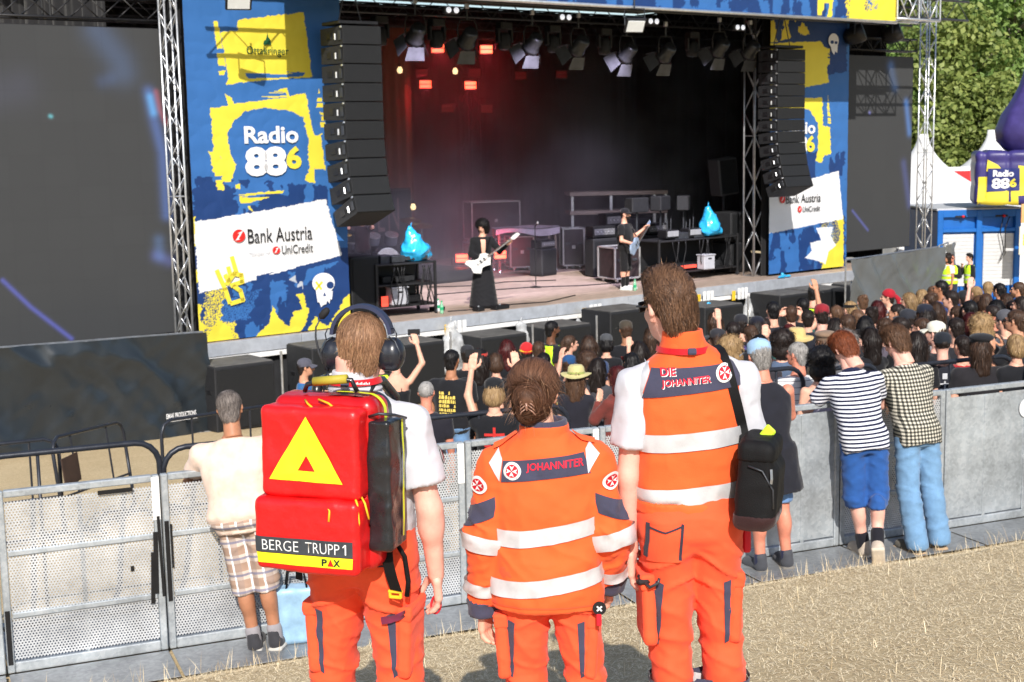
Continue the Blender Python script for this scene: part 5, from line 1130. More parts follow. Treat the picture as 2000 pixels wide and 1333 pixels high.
    def pp(nm,pts,m,lift): V2, F = strip_grid(8,8); Q = np.array(pts); C4 = lambda s, q: (Q[0]*(1-s)+Q[1]*s) * (1-q) + (Q[3]*(1-s)+Q[2]*s) * q; decal(nm,f,[C4(*x) for x in V2],F,fr,D,m,t,disp=tuft,lift=lift)
    k = w_
    pp('yellow_patch',[(-.9*k,-.62*hh*.75),(.35*k,-.62*hh*.75),(.3*k,-.2*hh),(-.8*k,-.2*hh)],M_pyel,.012); pp('yellow_patch',[(.3*k,-.3*hh),(.72*k,-.28*hh),(.66*k,.22*hh),(.3*k,.25*hh)],M_pyel,.012); pp('yellow_patch',[(-.65*k,.15*hh),(-.1*k,.12*hh),(-.3*k,.26*hh),(-.62*k,.36*hh)],M_pyel,.012); pp('yellow_patch',[(-.9*k,-.4*hh),(-.6*k,-.4*hh),(-.62*k,.05*hh),(-.88*k,.05*hh)],M_pyel,.012)
    pp('navy_patch',[(-.62*k,-.22*hh),(.36*k,-.2*hh),(.34*k,.2*hh),(-.6*k,.2*hh)],mat('inflatable_navy',lin((34,44,110)),rough=.45,var=.1),.022)
    for s, x, z, w2, h2, m in (('Radio',-.14,.11,.62,.12,M_pwhite),('8',-.34,-.07,.28,.19,M_pwhite),('8',-.08,-.07,.28,.19,M_pwhite),('6',.16,-.06,.2,.16,M_pyel)):
        V, F = fit_text(s,w2*k,h2*hh,.04); decal('lettering',f,V+[x*k,z*hh],F,fr,D,m,t,disp=tuft,lift=.034)
    # steps with security people on it
    p = at(1870,600,33.5); t = thing('steel_steps','low steel platform before the blue container','platform',(p[0],p[1],float(ground(p[0],p[1]))),0); MB().box((0,0,.42),(1.9,1.2,.06),bev=.01).build('tread',M_plate,t)
    for x in (-.9,.9):
        for y in (-.55,.55): MB().tube([(x,y,0),(x,y,.42)],.03,7).build('leg',M_steel,t)
build_right()

def leaf_material(name,c1,c2):
    m = bpy.data.materials.new(name); m.use_nodes = True; nt = m.node_tree; b = nt.nodes['Principled BSDF']; g = _n(nt,'ShaderNodeNewGeometry'); r = _n(nt,'ShaderNodeValToRGB'); r.color_ramp.elements[0].color = (*c1,1); r.color_ramp.elements[1].color = (*c2,1)
    nt.links.new(g.outputs['Random Per Island'],r.inputs[0]); nt.links.new(r.outputs[0],b.inputs['Base Color']); b.inputs['Roughness'].default_value = .5; b.inputs['Specular IOR Level'].default_value = .4
    tr = _n(nt,'ShaderNodeBsdfTranslucent'); nt.links.new(r.outputs[0],tr.inputs[0]); ms = _n(nt,'ShaderNodeMixShader'); ms.inputs[0].default_value = .4; nt.links.new(b.outputs[0],ms.inputs[1]); nt.links.new(tr.outputs[0],ms.inputs[2]); nt.links.new(ms.outputs[0],nt.nodes['Material Output'].inputs['Surface'])
    return m
LEAF = [leaf_material('leaf_green',(.12,.21,.05),(.32,.46,.13)),leaf_material('leaf_yellow_green',(.15,.21,.05),(.38,.44,.13)),leaf_material('leaf_grey_green',(.13,.20,.08),(.32,.42,.20))]
M_bark = mat('bark',(.20,.18,.14),rough=.9,var=.35,vscale=6,aniso=(3,3,.6),bump=.5,bscale=14)
def tree(label,x,Y,h,rx,lm,seed,nleaf,base=1.2,leaf=.17,trunk_vis=False):
    r = np.random.RandomState(seed); p = at(x,200,Y); t = thing('tree',label,'tree',(p[0],p[1],-.2),0,'trees behind the tents')
    ax = []; zt = h * .93
    mb = MB(); mb.tube([(0,0,0),(r.uniform(-.2,.2),0,h*.3),(r.uniform(-.4,.4),r.uniform(-.3,.3),h*.62),(r.uniform(-.5,.5),0,zt)],[.30,.22,.13,.03],9); mb.build('trunk',M_bark,t,smooth=True)
    lobes = []
    for k in range(26):
        a = r.uniform(0,2*np.pi); z = base + (h-base) * r.rand() ** .85; s = math.sin(math.pi*min(1,max(0.05,((z-base)/(h-base))*.8+.14))) ** .7; d = rx * s * r.uniform(.35,1.0); c = np.array([d*math.cos(a),d*math.sin(a)*.8,z]); R_ = r.uniform(.55,1.15) * rx * .42; lobes.append((c,R_))
        if k % 2 == 0: MB().tube([(0,0,max(.5,z-d*.8)),tuple(c*[.5,.5,0]+[0,0,z-d*.3]),tuple(c)],[.09,.05,.015],6).build('branch',M_bark,t,smooth=True)
    w_ = np.array([l[1]**2 for l in lobes]); pick = r.choice(len(lobes),nleaf,p=w_/w_.sum()); C_ = np.array([l[0] for l in lobes])[pick]; Rr = np.array([l[1] for l in lobes])[pick]
    dr = r.normal(size=(nleaf,3)); dr /= np.linalg.norm(dr,axis=1,keepdims=True); pos = C_ + dr * (Rr*(1-.55*r.rand(nleaf)**2.2))[:,None] * [1,1,.8]
    nv = dr * .7 + r.normal(size=(nleaf,3)) * .5 + [0,0,.35]; nv /= np.linalg.norm(nv,axis=1,keepdims=True); tx = np.cross(nv,r.normal(size=(nleaf,3))); tx /= np.linalg.norm(tx,axis=1,keepdims=True); ty = np.cross(nv,tx); sz = leaf * r.uniform(.55,1.25,nleaf)
    V = np.stack([pos-tx*sz[:,None]*.5,pos+ty*sz[:,None]*.36+nv*.02,pos+tx*sz[:,None]*.6,pos-ty*sz[:,None]*.36+nv*.02],1).reshape(-1,3); F = np.arange(nleaf*4).reshape(-1,4)
    obj('crown',mesh_np('crown',V,F,lm,smooth=False),t,kind='stuff')
def build_trees():
    T = [(1640,70,13,4.2,0,'dark green tree showing behind the narrow right screen'),(1745,66,14,4.4,1,'tree seen just right of the upper box truss'),(1850,72,17,4.6,2,'tall tree with bare pale branches near the top edge'),(1900,58,9.5,3.8,1,'bushy light green tree above the first tent'),(1975,60,11.5,4.2,0,'broad green tree above the purple inflatable'),(2050,64,14,4.6,2,'tall tree at the right edge'),(1820,60,7.6,3.2,0,'low bushy tree behind the lattice tower'),(1960,75,18,5.0,2,'tallest grey-green tree in the upper right'),(2120,60,12,4.6,1,'tree half outside the right edge'),(1700,62,9,3.6,0,'low green tree behind the screen spotlights'),(1780,78,17,5,2,'far tree filling the gap above the roof truss'),(1930,56,6.5,3.2,1,'low yellow-green bush-like tree between the tent peaks')]
    for i, (x,Y,h,rx,l,lab) in enumerate(T): tree(lab,x,Y,h,rx,LEAF[l],20+i,15000,leaf=.26 if l != 2 else .25,base=.6 if h<12 else 2.2)
build_trees()

# ---------------------------------------------------------------- stage smoke
def build_smoke():
    m = bpy.data.materials.new('stage_smoke'); m.use_nodes = True; nt = m.node_tree; nt.nodes.remove(nt.nodes['Principled BSDF']); pv = _n(nt,'ShaderNodeVolumePrincipled'); pv.inputs['Color'].default_value = (.9,.88,.9,1); pv.inputs['Anisotropy'].default_value = .1
    tc = _n(nt,'ShaderNodeTexCoord'); nz = _n(nt,'ShaderNodeTexNoise',Scale=.42,Detail=3.,Roughness=.55); mr = _n(nt,'ShaderNodeMapRange'); mr.inputs[1].default_value = .40; mr.inputs[2].default_value = .68; mr.inputs[3].default_value = .02; mr.inputs[4].default_value = .26
    nt.links.new(tc.outputs['Object'],nz.inputs['Vector']); nt.links.new(nz.outputs['Fac'],mr.inputs[0]); nt.links.new(mr.outputs[0],pv.inputs['Density']); nt.links.new(pv.outputs[0],nt.nodes['Material Output'].inputs['Volume'])
    b = MB().box((9.6,7.2,4.6),(17.5,6.6,6.0)); o = b.build('stage_smoke',m,None,mw=MS.copy(),kind='stuff',label='thin reddish smoke drifting over the rear of the stage',category='smoke')
build_smoke()
# ================================================================== PEOPLE: shared building blocks
M_eye = mat('eye_dark',(.02,.015,.012),rough=.15,var=0,spec=.7)
SK = {'fair':skin('fair',(226,172,148)),'pink':skin('pink',(230,176,158)),'tan':skin('tan',(205,150,120)),'olive':skin('olive',(176,122,92)),'brown':skin('brown',(110,72,52)),'red':skin('red',(216,140,116))}
def head_sdf(fem=False):
    j = .9 if fem else 1.0
    f = U(.035,ell((0,-.018,.030),(.077,.097,.088)),ell((0,.022,-.03),(.064*j,.074,.075)),ell((0,.048,-.078),(.036*j,.036,.030)),cap((0,-.025,-.06),(0,-.045,-.19),.056*j,.062*j))
    f = U(.012,f,cap((0,.092,.012),(0,.112,-.026),.009,.0155),cap((-.03,.083,.030),(.03,.083,.030),.012),ell((0,.083,-.058),(.024,.014,.010)),ell((-.034,.066,-.022),(.024,.022,.022)),ell((.034,.066,-.022),(.024,.022,.022)))
    f = sub(f,ell((-.032,.102,.010),(.020,.016,.011)),ell((.032,.102,.010),(.020,.016,.011)))
    ear = lambda s: U(.006,cap((s*.077,-.012,.022),(s*.084,-.020,-.006),.013,.011),cap((s*.080,-.014,-.006),(s*.076,-.004,-.030),.010,.009))
    return U(.008,f,ear(1),ear(-1))
def _join(parts):                             # [(V,F4)] -> one
    V, F, k = [], [], 0
    for v, f in parts: V.append(v); F.append(np.asarray(f)+k); k += len(v)
    return np.concatenate(V), np.concatenate(F)
_HEADS = {}
def head_mesh(h,fem=False):
    key = (h,fem)
    if key not in _HEADS: _HEADS[key] = nets(head_sdf(fem),(-.1,-.13,-.19),(.1,.13,.13),h,2)
    return _HEADS[key]
def uv_ball(c,r,n=8,m=6):
    mb = MB(); mb.lathe([(r*math.sin(a)+1e-4,-r*math.cos(a)) for a in np.linspace(0,math.pi,m)],n,c=c,cap=False); return np.concatenate(mb.v), np.array(mb.f)
_HANDS = {}
def hand_mesh(curl,h=.0055,spread=0.):
    """A right hand, wrist at the origin, fingers towards -Z, thumb towards +Y, palm towards -X."""
    key = (round(curl),h,spread)
    if key in _HANDS: return _HANDS[key]
    fs = [rbox((0,.002,-.048),(.0155,.041,.047),.014),cap((0,0,.03),(0,0,-.02),.026,.028,sq=(1.25,1,1))]
    for i, (y,L) in enumerate(((.030,.074),(.011,.082),(-.009,.076),(-.027,.060))):
        p = np.array([0.,y,-.088]); a = rad(curl*.45); d = lambda a: np.array([-math.sin(a),spread*(y/.03)*.25,-math.cos(a)])
        for k, s in enumerate((.45,.32,.25)):
            q = p + d(a) * L * s; fs.append(cap(p,q,.0092-.0008*k,.0086-.0009*k)); p = q; a += rad(curl*(.75 if k==0 else .55))
    c = rad(curl); p0 = np.array([-.004,.030,-.022]); p1 = p0 + np.array([-.020-.012*c,.030-.006*c,-.030]); p2 = p1 + np.array([-.010-.018*c,.008-.016*c,-.030]); p3 = p2 + np.array([-.004-.012*c,-.002-.012*c,-.022])
    fs += [cap(p0,p1,.016,.0125),cap(p1,p2,.0115,.0105),cap(p2,p3,.0100,.0085)]
    _HANDS[key] = nets(U(.010,*fs),(-.11,-.06,-.19),(.06,.10,.04),h,2); return _HANDS[key]
def put_hand(wrist,d,thumb,side,curl=25,h=.0055,scale=1.,spread=0.):
    V, F = hand_mesh(curl,h,spread); V = V * scale
    if side < 0: V = V * [-1,1,1]; F = F[:,::-1]
    z = -nrm(d); y = np.asarray(thumb,float); y = nrm(y-z*(y@z)); x = np.cross(y,z); return V @ np.stack([x,y,z],0) + wrist, F
def shoe_sdf():
    return cut(U(.03,cap((0,-.05,.045),(0,.14,.035),.046,.040),cap((0,-.055,.06),(0,-.05,.12),.044,.046),ell((0,.12,.038),(.046,.075,.035))),((0,0,.012),(0,0,-1))), rbox((0,.045,.012),(.05,.148,.016),.012)
_SH = {}
def shoe(parent,pos,yaw,m_up,m_sole,s=1.,R=None,h=.012):
    if h not in _SH:
        a, b = shoe_sdf(); _SH[h] = (nets(a,(-.06,-.13,-.02),(.06,.22,.19),h,1),nets(b,(-.06,-.13,-.02),(.06,.22,.04),h,1))
    key = (h,m_up.name,m_sole.name)
    if key not in _SH: _SH[key] = (mesh_np('shoe',*_SH[h][0],m_up),mesh_np('sole',*_SH[h][1],m_sole))
    up, so = _SH[key]; Rm = rotz(yaw) if R is None else R
    o = obj('shoe',up,parent,mw=M4(Rm*s,pos)); obj('sole',so,o); return o
def strands(name,roots,dirs,L,m,parent,w0=.0022,seg=6,grav=.6,curl=0.,seed=0,f=None,lift=.004,jit=.15,stick=0.):
    """Hair: thin tapered three-sided locks grown from roots, hugging f where one is given."""
    r = np.random.RandomState(seed); N = len(roots); P = np.asarray(roots,np.float32); D = np.asarray(dirs,np.float32); D = D + r.normal(size=D.shape).astype(np.float32) * jit; D /= np.linalg.norm(D,axis=1,keepdims=True)
    L = np.broadcast_to(np.asarray(L,np.float32),(N,)) * r.uniform(.75,1.15,N).astype(np.float32); ph = r.uniform(0,6.28,N); pts = [P]; lf = r.uniform(.3,1.6,N).astype(np.float32) * lift
    for k in range(seg):
        D = D + np.array([0,0,-1],np.float32) * grav / seg
        if curl: D = D + curl * np.stack([np.cos(ph+2.4*k),np.sin(ph+2.4*k),np.zeros(N)],1).astype(np.float32)
        D /= np.linalg.norm(D,axis=1,keepdims=True); P = P + D * (L/seg)[:,None]
        if f is not None:
            d = f(P); g = grad(f,P); push = np.where(d>lf,(lf-d)*stick,lf-d); P = P + g * push[:,None]; vn = (D*g).sum(1); D = D - g * np.where((d<lf*2) ,vn,0)[:,None] * .85
        pts.append(P)
    pts = np.stack(pts,1); T = np.gradient(pts,axis=1); T /= np.linalg.norm(T,axis=2,keepdims=True) + 1e-9
    out = (pts-pts[:,:,:].mean((0,1))) + .03 * r.normal(size=(N,1,3)); s1 = np.cross(T,out); s1 /= np.linalg.norm(s1,axis=2,keepdims=True) + 1e-9   # flat locks lying on the head, each turned a little
    w_ = (w0*1.25*r.uniform(.6,1.4,N))[:,None] * np.array([1-.85*(k/seg)**1.5 for k in range(seg+1)])[None]
    V = np.stack([pts-s1*w_[...,None],pts+s1*w_[...,None]],2).reshape(-1,3); n2_ = (seg+1) * 2
    base = (np.arange(N)*n2_)[:,None,None]; k = np.arange(seg)[None,:,None] * 2; F = np.concatenate([base+k,base+k+1,base+k+3,base+k+2],2).reshape(-1,4)
    return obj(name,mesh_np(name,V,F,m),parent,kind='stuff')
def hair_mat(name,c,c2):
    if name in MATS: return MATS[name]
    m = bpy.data.materials.new(name); m.use_nodes = True; nt = m.node_tree; b = nt.nodes['Principled BSDF']; g = _n(nt,'ShaderNodeNewGeometry'); r = _n(nt,'ShaderNodeValToRGB'); r.color_ramp.elements[0].color = (*lin(c),1); r.color_ramp.elements[1].color = (*lin(c2),1)
    nt.links.new(g.outputs['Random Per Island'],r.inputs[0]); nt.links.new(r.outputs[0],b.inputs['Base Color']); b.inputs['Roughness'].default_value = .5; b.inputs['Specular IOR Level'].default_value = .3; MATS[name] = m; return m
HAIR = {'brown':hair_mat('hair_brown',(50,34,26),(132,98,74)),'dark':hair_mat('hair_dark',(22,17,16),(48,38,34)),'black':hair_mat('hair_black',(12,11,12),(30,27,28)),'blond':hair_mat('hair_blond',(150,116,78),(208,178,130)),'red':hair_mat('hair_red',(94,46,28),(156,86,52)),'salt':hair_mat('hair_salt',(52,46,44),(138,128,122)),'grey':hair_mat('hair_grey',(105,102,100),(182,178,174)),'wine':hair_mat('hair_wine',(52,16,18),(92,32,30)),'lightbrown':hair_mat('hair_lightbrown',(92,64,46),(178,136,104)),'chestnut':hair_mat('hair_chestnut',(56,36,28),(126,88,66))}
HAIRC = dict(HAIR,brown=hair_mat('hair_dark_brown',(36,26,21),(88,64,49)),lightbrown=hair_mat('hair_mid_brown',(62,44,34),(122,90,68)),blond=hair_mat('hair_dark_blond',(112,86,58),(180,150,108)))
def scalp_roots(n,f,seed,c=(0,-.018,.03),zmin=-.08,front=.05,tilt=.0):
    """Random points on the hair-bearing part of a skull (local head coordinates)."""
    r = np.random.RandomState(seed); out = []
    while sum(len(o) for o in out) < n:
        d = r.normal(size=(n*3,3)); d /= np.linalg.norm(d,axis=1,keepdims=True); P = np.asarray(c) + d * .2; Q = (P*0+P).astype(np.float32); t = np.zeros(len(Q),np.float32)
        for _ in range(25): t = t + f(Q-d.astype(np.float32)*t[:,None]) * .9
        Q = Q - d * t[:,None]; ok = (Q[:,2]>zmin+np.clip(Q[:,1]+.01,0,.2)*1.5) & (Q[:,1]<front+(Q[:,2]-.06)*.9); out.append(Q[ok])
    return np.concatenate(out)[:n].astype(np.float32)
# ================================================================== THE THREE MEDICS
M_or = cloth('hi_vis_orange',(246,98,46),rough=.78,var=.09,vscale=5,bump=.18,bscale=300,sheen=.1,crease=.5,cscale=6.)
M_ortr = cloth('hi_vis_orange_trouser',(250,90,52),rough=.8,var=.09,vscale=5,bump=.2,bscale=300,sheen=.1,crease=.75,cscale=5.)
M_slate = cloth('slate_trim',(66,66,86),rough=.85,bump=.2); M_dslate = cloth('dark_slate_piping',(52,50,64))
M_refl = mat('reflective_tape',(.60,.60,.615),rough=.4,metal=.1,var=.10,vscale=16,bump=.12,bscale=300,spec=.6,crease=.3,cscale=9.)
M_polo = cloth('white_polo',(200,200,207),var=.05,bump=.22,bscale=320,crease=.35,cscale=6.); M_redt = mat('emblem_red',lin((206,26,44)),rough=.6,var=.04); M_textred = cloth('red_lettering',(226,40,62),bump=0,var=.05)
M_lany = cloth('red_lanyard',(206,22,36),rough=.6); M_bagk = cloth('black_bag_fabric',(16,16,18),rough=.7,bump=.3,bscale=300,sheen=0)
HV = .0085                                    # grain of the medics' surfaces, metres

def hero(name,label,X,Y,H,yaw,wx=1.):
    """Root at the feet; the figure is built facing +Y, 1.8 m tall, then scaled."""
    g = float(ground(X,Y)); s = H / 1.8
    t = thing(name,label,'person',mw=M4(rotz(yaw)@np.diag([wx,1.,1.])*s,(X,Y,g))); return t
def trousers(t,m,disp,top=1.06,spread=.0,hem=.05,legx=.105,lean=(0,0),belly=1.,knee=.088,dxl=0.,dxr=0.):
    leg = lambda s, dx: loft([(hem,.080,.100,s*(legx+.022)+dx,.0),(.28,.074,.090,s*(legx+.018)+dx*.82,-.012),(.50,.078,.092,s*(legx+.008)+dx*.58,.005),(.70,.090,.110,s*(legx-.008)+dx*.3,.004),(.86,.104,.135,s*(legx-.014)+dx*.1,-.008),(.95,.098,.13,s*(legx-.02),-.01)],2.15)
    pel = loft([(.84,.14,.10,0,-.01),(.90,.190*belly,.138,0,-.014),(.97,.192*belly,.142,0,-.012),(1.04,.178*belly,.125,0,.0),(top,.172*belly,.118,0,.0)],2.35)
    f = U(.035,leg(-1,dxl),leg(1,dxr),pel)
    o = soft('trousers',f,(-.30,-.2,hem-.02),(.30,.2,top+.02),HV,m,t,disp)
    return f, o
def tr_disp(seed,amp=1.):
    base = folds(.0048*amp,8,seed,(1,1,1.7)); fine = folds(.0022*amp,24,seed+3,(1,1,1.3)); cz = lambda p: (1-np.abs(np.sin(p))) ** 3 * 1.6 - .35
    def g(P):
        z = P[:,2]; s = np.abs(P[:,0])
        k = .55 + 1.0 * np.exp(-((z-.50)/.13)**2) + .9 * np.exp(-((z-.15)/.13)**2) + .5 * np.exp(-((z-.84)/.07)**2)
        wob = noise3(P*5+seed) * 1.6; smile = .010 * cz((z-.84)*36+s*16+wob) * np.exp(-((z-.78)/.08)**2)
        knee = .0075 * cz(z*34+P[:,0]*15+seed+wob) * np.exp(-((z-.48)/.12)**2) + .007 * cz(z*27-P[:,0]*20+seed*2+wob) * np.exp(-((z-.2)/.14)**2) + .005 * cz(z*17+P[:,0]*30+wob*1.5+seed) * np.exp(-((z-.66)/.1)**2)
        return base(P) * k + fine(P) * k + smile + knee
    return g
def boots(t,legx=.105,dxl=0,dxr=0,yaw=.12):
    mu = cloth('black_boot',(24,24,26),rough=.5,bump=.2); ms = mat('boot_sole',(.02,.02,.02),rough=.8,var=.2)
    for s, dx in ((-1,dxl),(1,dxr)): shoe(t,(s*(legx+.03)+dx,.0,.0),-s*yaw,mu,ms,1.1)
def arm_pts(sh,up,fo,lu=.30,lf=.265):
    e = np.asarray(sh) + nrm(up) * lu; w_ = e + nrm(fo) * lf; return np.asarray(sh,float), e, w_
def body_mesh(t,parts_sdf,head_at,head_R,sk,arms,fem=False,h=.014,hs=1.,lo=(-.45,-.3,0),hi=(.45,.4,1.62),hh=.0065,hand_h=.0055):
    """One skin mesh: trunk and limbs, the head with its face, both hands."""
    P = [nets(parts_sdf,lo,hi,h,1)]; V, F = head_mesh(hh,fem); P.append(((V*hs)@np.asarray(head_R).T+head_at,F))
    for (wr,d,th,side,curl) in arms: P.append(put_hand(np.asarray(wr),d,th,side,curl,h=hand_h))
    V, F = _join(P); n0 = len(F); ev = []
    for s in (-1,1): v, f = uv_ball((s*.032,.083,.010),.0125); ev.append(((v*hs)@np.asarray(head_R).T+head_at,f))
    Ve, Fe = _join(ev); F2 = np.concatenate([F,Fe+len(V)]); mi = np.r_[np.zeros(n0,int),np.ones(len(Fe),int)]
    return obj('body',mesh_np('body',np.concatenate([V,Ve]),F2,[sk,M_eye],mi=mi),t)
def cross_emblem(t,f,fn,d,r,disp=None,base_lift=.005,parent=None,ring_text=True):
    """Round badge: white ring with small lettering, red disc, white eight-pointed cross."""
    p = parent or t
    def disc(R_,n=28,k=3): 
        V = [(0,0)] + [(R_*j/k*math.cos(a),R_*j/k*math.sin(a)) for j in range(1,k+1) for a in np.linspace(0,2*math.pi,n+1)[:-1]]
        F = [(0,1+i,1+(i+1)%n) for i in range(n)] + [(1+(j-1)*n+i,1+j*n+i,1+j*n+(i+1)%n,1+(j-1)*n+(i+1)%n) for j in range(1,k) for i in range(n)]; return V, F
    o = decal('badge',f,*disc(r),fn,d,M_white,p,disp,base_lift); decal('badge_disc',f,*disc(r*.72),fn,d,M_redt,p,disp,base_lift+.002)
    for k in range(4):
        c, s = math.cos(k*math.pi/2), math.sin(k*math.pi/2); q = [(0,0),(.27*r,.62*r),(0,.47*r),(-.27*r,.62*r)]; q = [(.0,.05*r)] + q[1:]
        decal('cross_arm',f,[(c*a-s*b,s*a+c*b) for a,b in q],[(0,1,2),(0,2,3)],fn,d,M_white,p,disp,base_lift+.0042)
    if ring_text:
        for w_, a0 in (('JOHANNITER',90),('UNFALL HILFE',-90)):
            for i, ch in enumerate(w_):
                if ch == ' ': continue
                a = rad(a0-(i-(len(w_)-1)/2)*14*(1 if a0>0 else -1)); V, F = fit_text(ch,.09*r,.13*r,.01); th = a - math.pi / 2 if a0 > 0 else a + math.pi / 2; c, s = math.cos(th), math.sin(th); V = np.stack([c*V[:,0]-s*V[:,1]+.86*r*math.cos(a),s*V[:,0]+c*V[:,1]+.86*r*math.sin(a)],1)
                decal('ring_letter',f,V,F,fn,d,M_slate,p,disp,base_lift+.002)
def lay(name,f,quad,fn,d,m,t,disp,lift,nu=10,nv=6,**tags):
    """Four-cornered patch (corners listed round) laid on f."""
    Q = np.array(quad,float); V2, F = strip_grid(nu,nv); P = [((Q[0]*(1-s)+Q[1]*s)*(1-q)+(Q[3]*(1-s)+Q[2]*s)*q) for s,q in V2]
    return decal(name,f,P,F,fn,d,m,t,disp,lift,**tags)
BACK = (lambda a,b:(a,-.6,b)); DB = (0,1,0)
def cargo(t,f,side,disp,x0=.165,z0=.52,z1=.76):
    """Thigh pocket with flap and dark side gusset."""
    c = np.array([side*(x0-.004),-.005,(z0+z1)/2]); g = rbox(c,(.023,.088,(z1-z0)/2),.016,roty(side*rad(3)))
    d3 = lambda P: disp(P) * .4; o = soft('cargo_pocket',U(.01,g,g),c-[.06,.12,.16],c+[.06,.12,.16],HV,M_ortr,t,d3)
    h = U(.006,f,g)
    lay('pocket_gusset',h,[(side*(x0-.045),z0+.0),(side*(x0-.030),z0+.01),(side*(x0-.028),z1-.01),(side*(x0-.055),z1-.02)],BACK,DB,M_slate,t,disp,.004,4,16)
    soft('pocket_flap',rbox(c+[side*.006,-.0,(z1-z0)/2-.02],(.028,.093,.028),.009,roty(side*rad(3))),c-[.08,.13,.1],c+[.08,.13,.2],HV,M_ortr,t,d3)
    return h

# ---------------------------------------------------------------- medic with the bag (right)
def medic_vest():
    t = hero('person','tall medic in orange vest and trousers with black shoulder bag, seen from behind',0.60,4.72,1.86,rad(3),.90)
    d = tr_disp(2.); f, tr = trousers(t,M_ortr,d,dxl=.08,dxr=.03); boots(t,dxl=.08,dxr=.03)
    for s in (-1,1): cargo(t,f,s,d)
    for s, dx in ((-1,.058),(1,.022)):
        o = sew('reflective_band',f,(s*.12+dx,0,.275),(s*.12+dx,0,.375),.085,M_refl,t,disp=d,lift=.011,rmax=.28,nu=48); sew('band_edge',f,(s*.12+dx,0,.275),(s*.12+dx,0,.477),.014,M_slate,t,disp=d,lift=.013,rmax=.28,nu=48,nv=2)
    # seat pocket with slate edges
    lay('seat_pocket',f,[(-.165,.82),(-.055,.83),(-.05,.955),(-.165,.945)],BACK,DB,M_ortr,t,d,.006); lay('pocket_edge',f,[(-.172,.835),(-.160,.835),(-.158,.955),(-.170,.955)],BACK,DB,M_dslate,t,d,.009,3,8); lay('pocket_edge',f,[(-.066,.835),(-.056,.835),(-.046,.955),(-.056,.96)],BACK,DB,M_dslate,t,d,.009,3,8)
    lay('pocket_seam',f,[(-.165,.938),(-.11,.925),(-.11,.931),(-.165,.945)],BACK,DB,M_dslate,t,d,.010,6,2); lay('pocket_seam',f,[(-.11,.925),(-.05,.948),(-.05,.955),(-.11,.931)],BACK,DB,M_dslate,t,d,.010,6,2)
    # trunk: vest over polo
    tor = loft([(.99,.188,.125,0,.0),(1.06,.190,.130,0,.0),(1.2,.198,.134,0,.004),(1.33,.210,.132,0,.0),(1.39,.208,.124,0,-.004),(1.43,.190,.112,0,-.012),(1.47,.150,.096,0,-.018),(1.505,.102,.082,-.01,-.022),(1.535,.076,.072,-.02,-.026),(1.555,.068,.068,-.02,-.024)],2.45)
    vd = lambda P: folds(.0075,6,4.,(1,1,1.2))(P) + folds(.003,17,8.)(P) + .004 * np.sin(P[:,2]*40+P[:,0]*14) * np.exp(-((P[:,2]-1.02)/.05)**2)
    av = lambda s: cap((s*.270,0,1.22),(s*.252,0,1.62),.070,.050)
    vest = cut(sub(tor,av(1),av(-1)),((0,0,1.005),(0,0,-1)))
    soft('vest',vest,(-.26,-.2,.98),(.26,.2,1.62),HV,M_or,t,vd)
    soft('vest_hem',loft([(.972,.198,.138,0,-.004),(1.012,.197,.136,0,-.002)],2.5),(-.22,-.17,.95),(.22,.17,1.04),.008,M_or,t,vd)
    armL = arm_pts((-.190,-.012,1.388),(-.13,-.03,-1),(.06,.14,-1)); armR = arm_pts((.190,-.012,1.388),(.16,.02,-1),(-.02,.52,-.75))
    def limb(a,r0=.055,r1=.043,r2=.031): return U(.02,cap(a[0],a[1],r0*.93,r1*.93),cap(a[1],a[2],r1*.96,r2*.94))
    sleeve = lambda a: cut(U(.03,cap(a[0],a[0]+(a[1]-a[0])*1.0,.066,.076),cap(a[0],[a[0][0]*.5,-.02,1.440],.066,.05)),(a[0]+(a[1]-a[0])*.66,nrm(a[1]-a[0])))
    pd = lambda P: folds(.0095,9,9.)(P) + folds(.0035,22,5.)(P)
    for a in (armL,armR):
        c = a[0]; sl = sleeve(a); soft('sleeve',sl,c-[.16,.13,.36],c+[.16,.13,.12],HV,M_polo,t,pd)
    skinf = U(.03,cap((0,-.03,1.40),(-.05,-.03,1.60),.062,.058),limb(armL),limb(armR),cap((-.1,0,.95),(-.052,0,.1),.055,.04),cap((.1,0,.95),(.155,0,.1),.055,.04),cap((0,0,.95),(0,0,1.36),.09,.09))
    Rh = rotz(rad(24)) @ roty(rad(-5)) @ rotx(rad(-4)); hc = np.array([-.072,.012,1.645])
    body_mesh(t,skinf,hc,Rh,SK['pink'],[(armL[2],armL[2]-armL[1],(.3,1,0),-1,30),(armR[2],armR[2]-armR[1],(0,.3,1),1,55)],hs=1.0,lo=(-.42,-.3,.02),hi=(.42,.4,1.6))
    # collar and lanyard
    soft('collar',sub(loft([(1.505,.094,.086,-.02,-.022),(1.535,.080,.078,-.025,-.026),(1.578,.076,.074,-.03,-.026)],2.1),loft([(1.46,.064,.062,-.025,-.024),(1.7,.064,.062,-.03,-.024)],2.)),(-.14,-.13,1.49),(.11,.09,1.59),.007,M_or,t)
    sew('lanyard',loft([(1.47,.130,.09,-.02,-.022),(1.505,.098,.090,-.02,-.022),(1.535,.086,.084,-.025,-.026)],2.1),(-.02,-.02,1.47),(-.02,-.02,1.560),.020,M_lany,t,ref=(0,-1,0),a0=-110,a1=110,nu=30,nv=2,lift=.004,rmax=.25); MB().box((-.008,-.116,1.516),(.032,.012,.022),R=rotx(rad(-20)),bev=.004).build('lanyard_clip',M_slate,t)
    # back panels
    g = vest
    lay('slate_yoke',g,[(-.180,1.364),(.184,1.400),(.146,1.472),(-.145,1.458)],BACK,DB,M_slate,t,vd,.005,24,10)
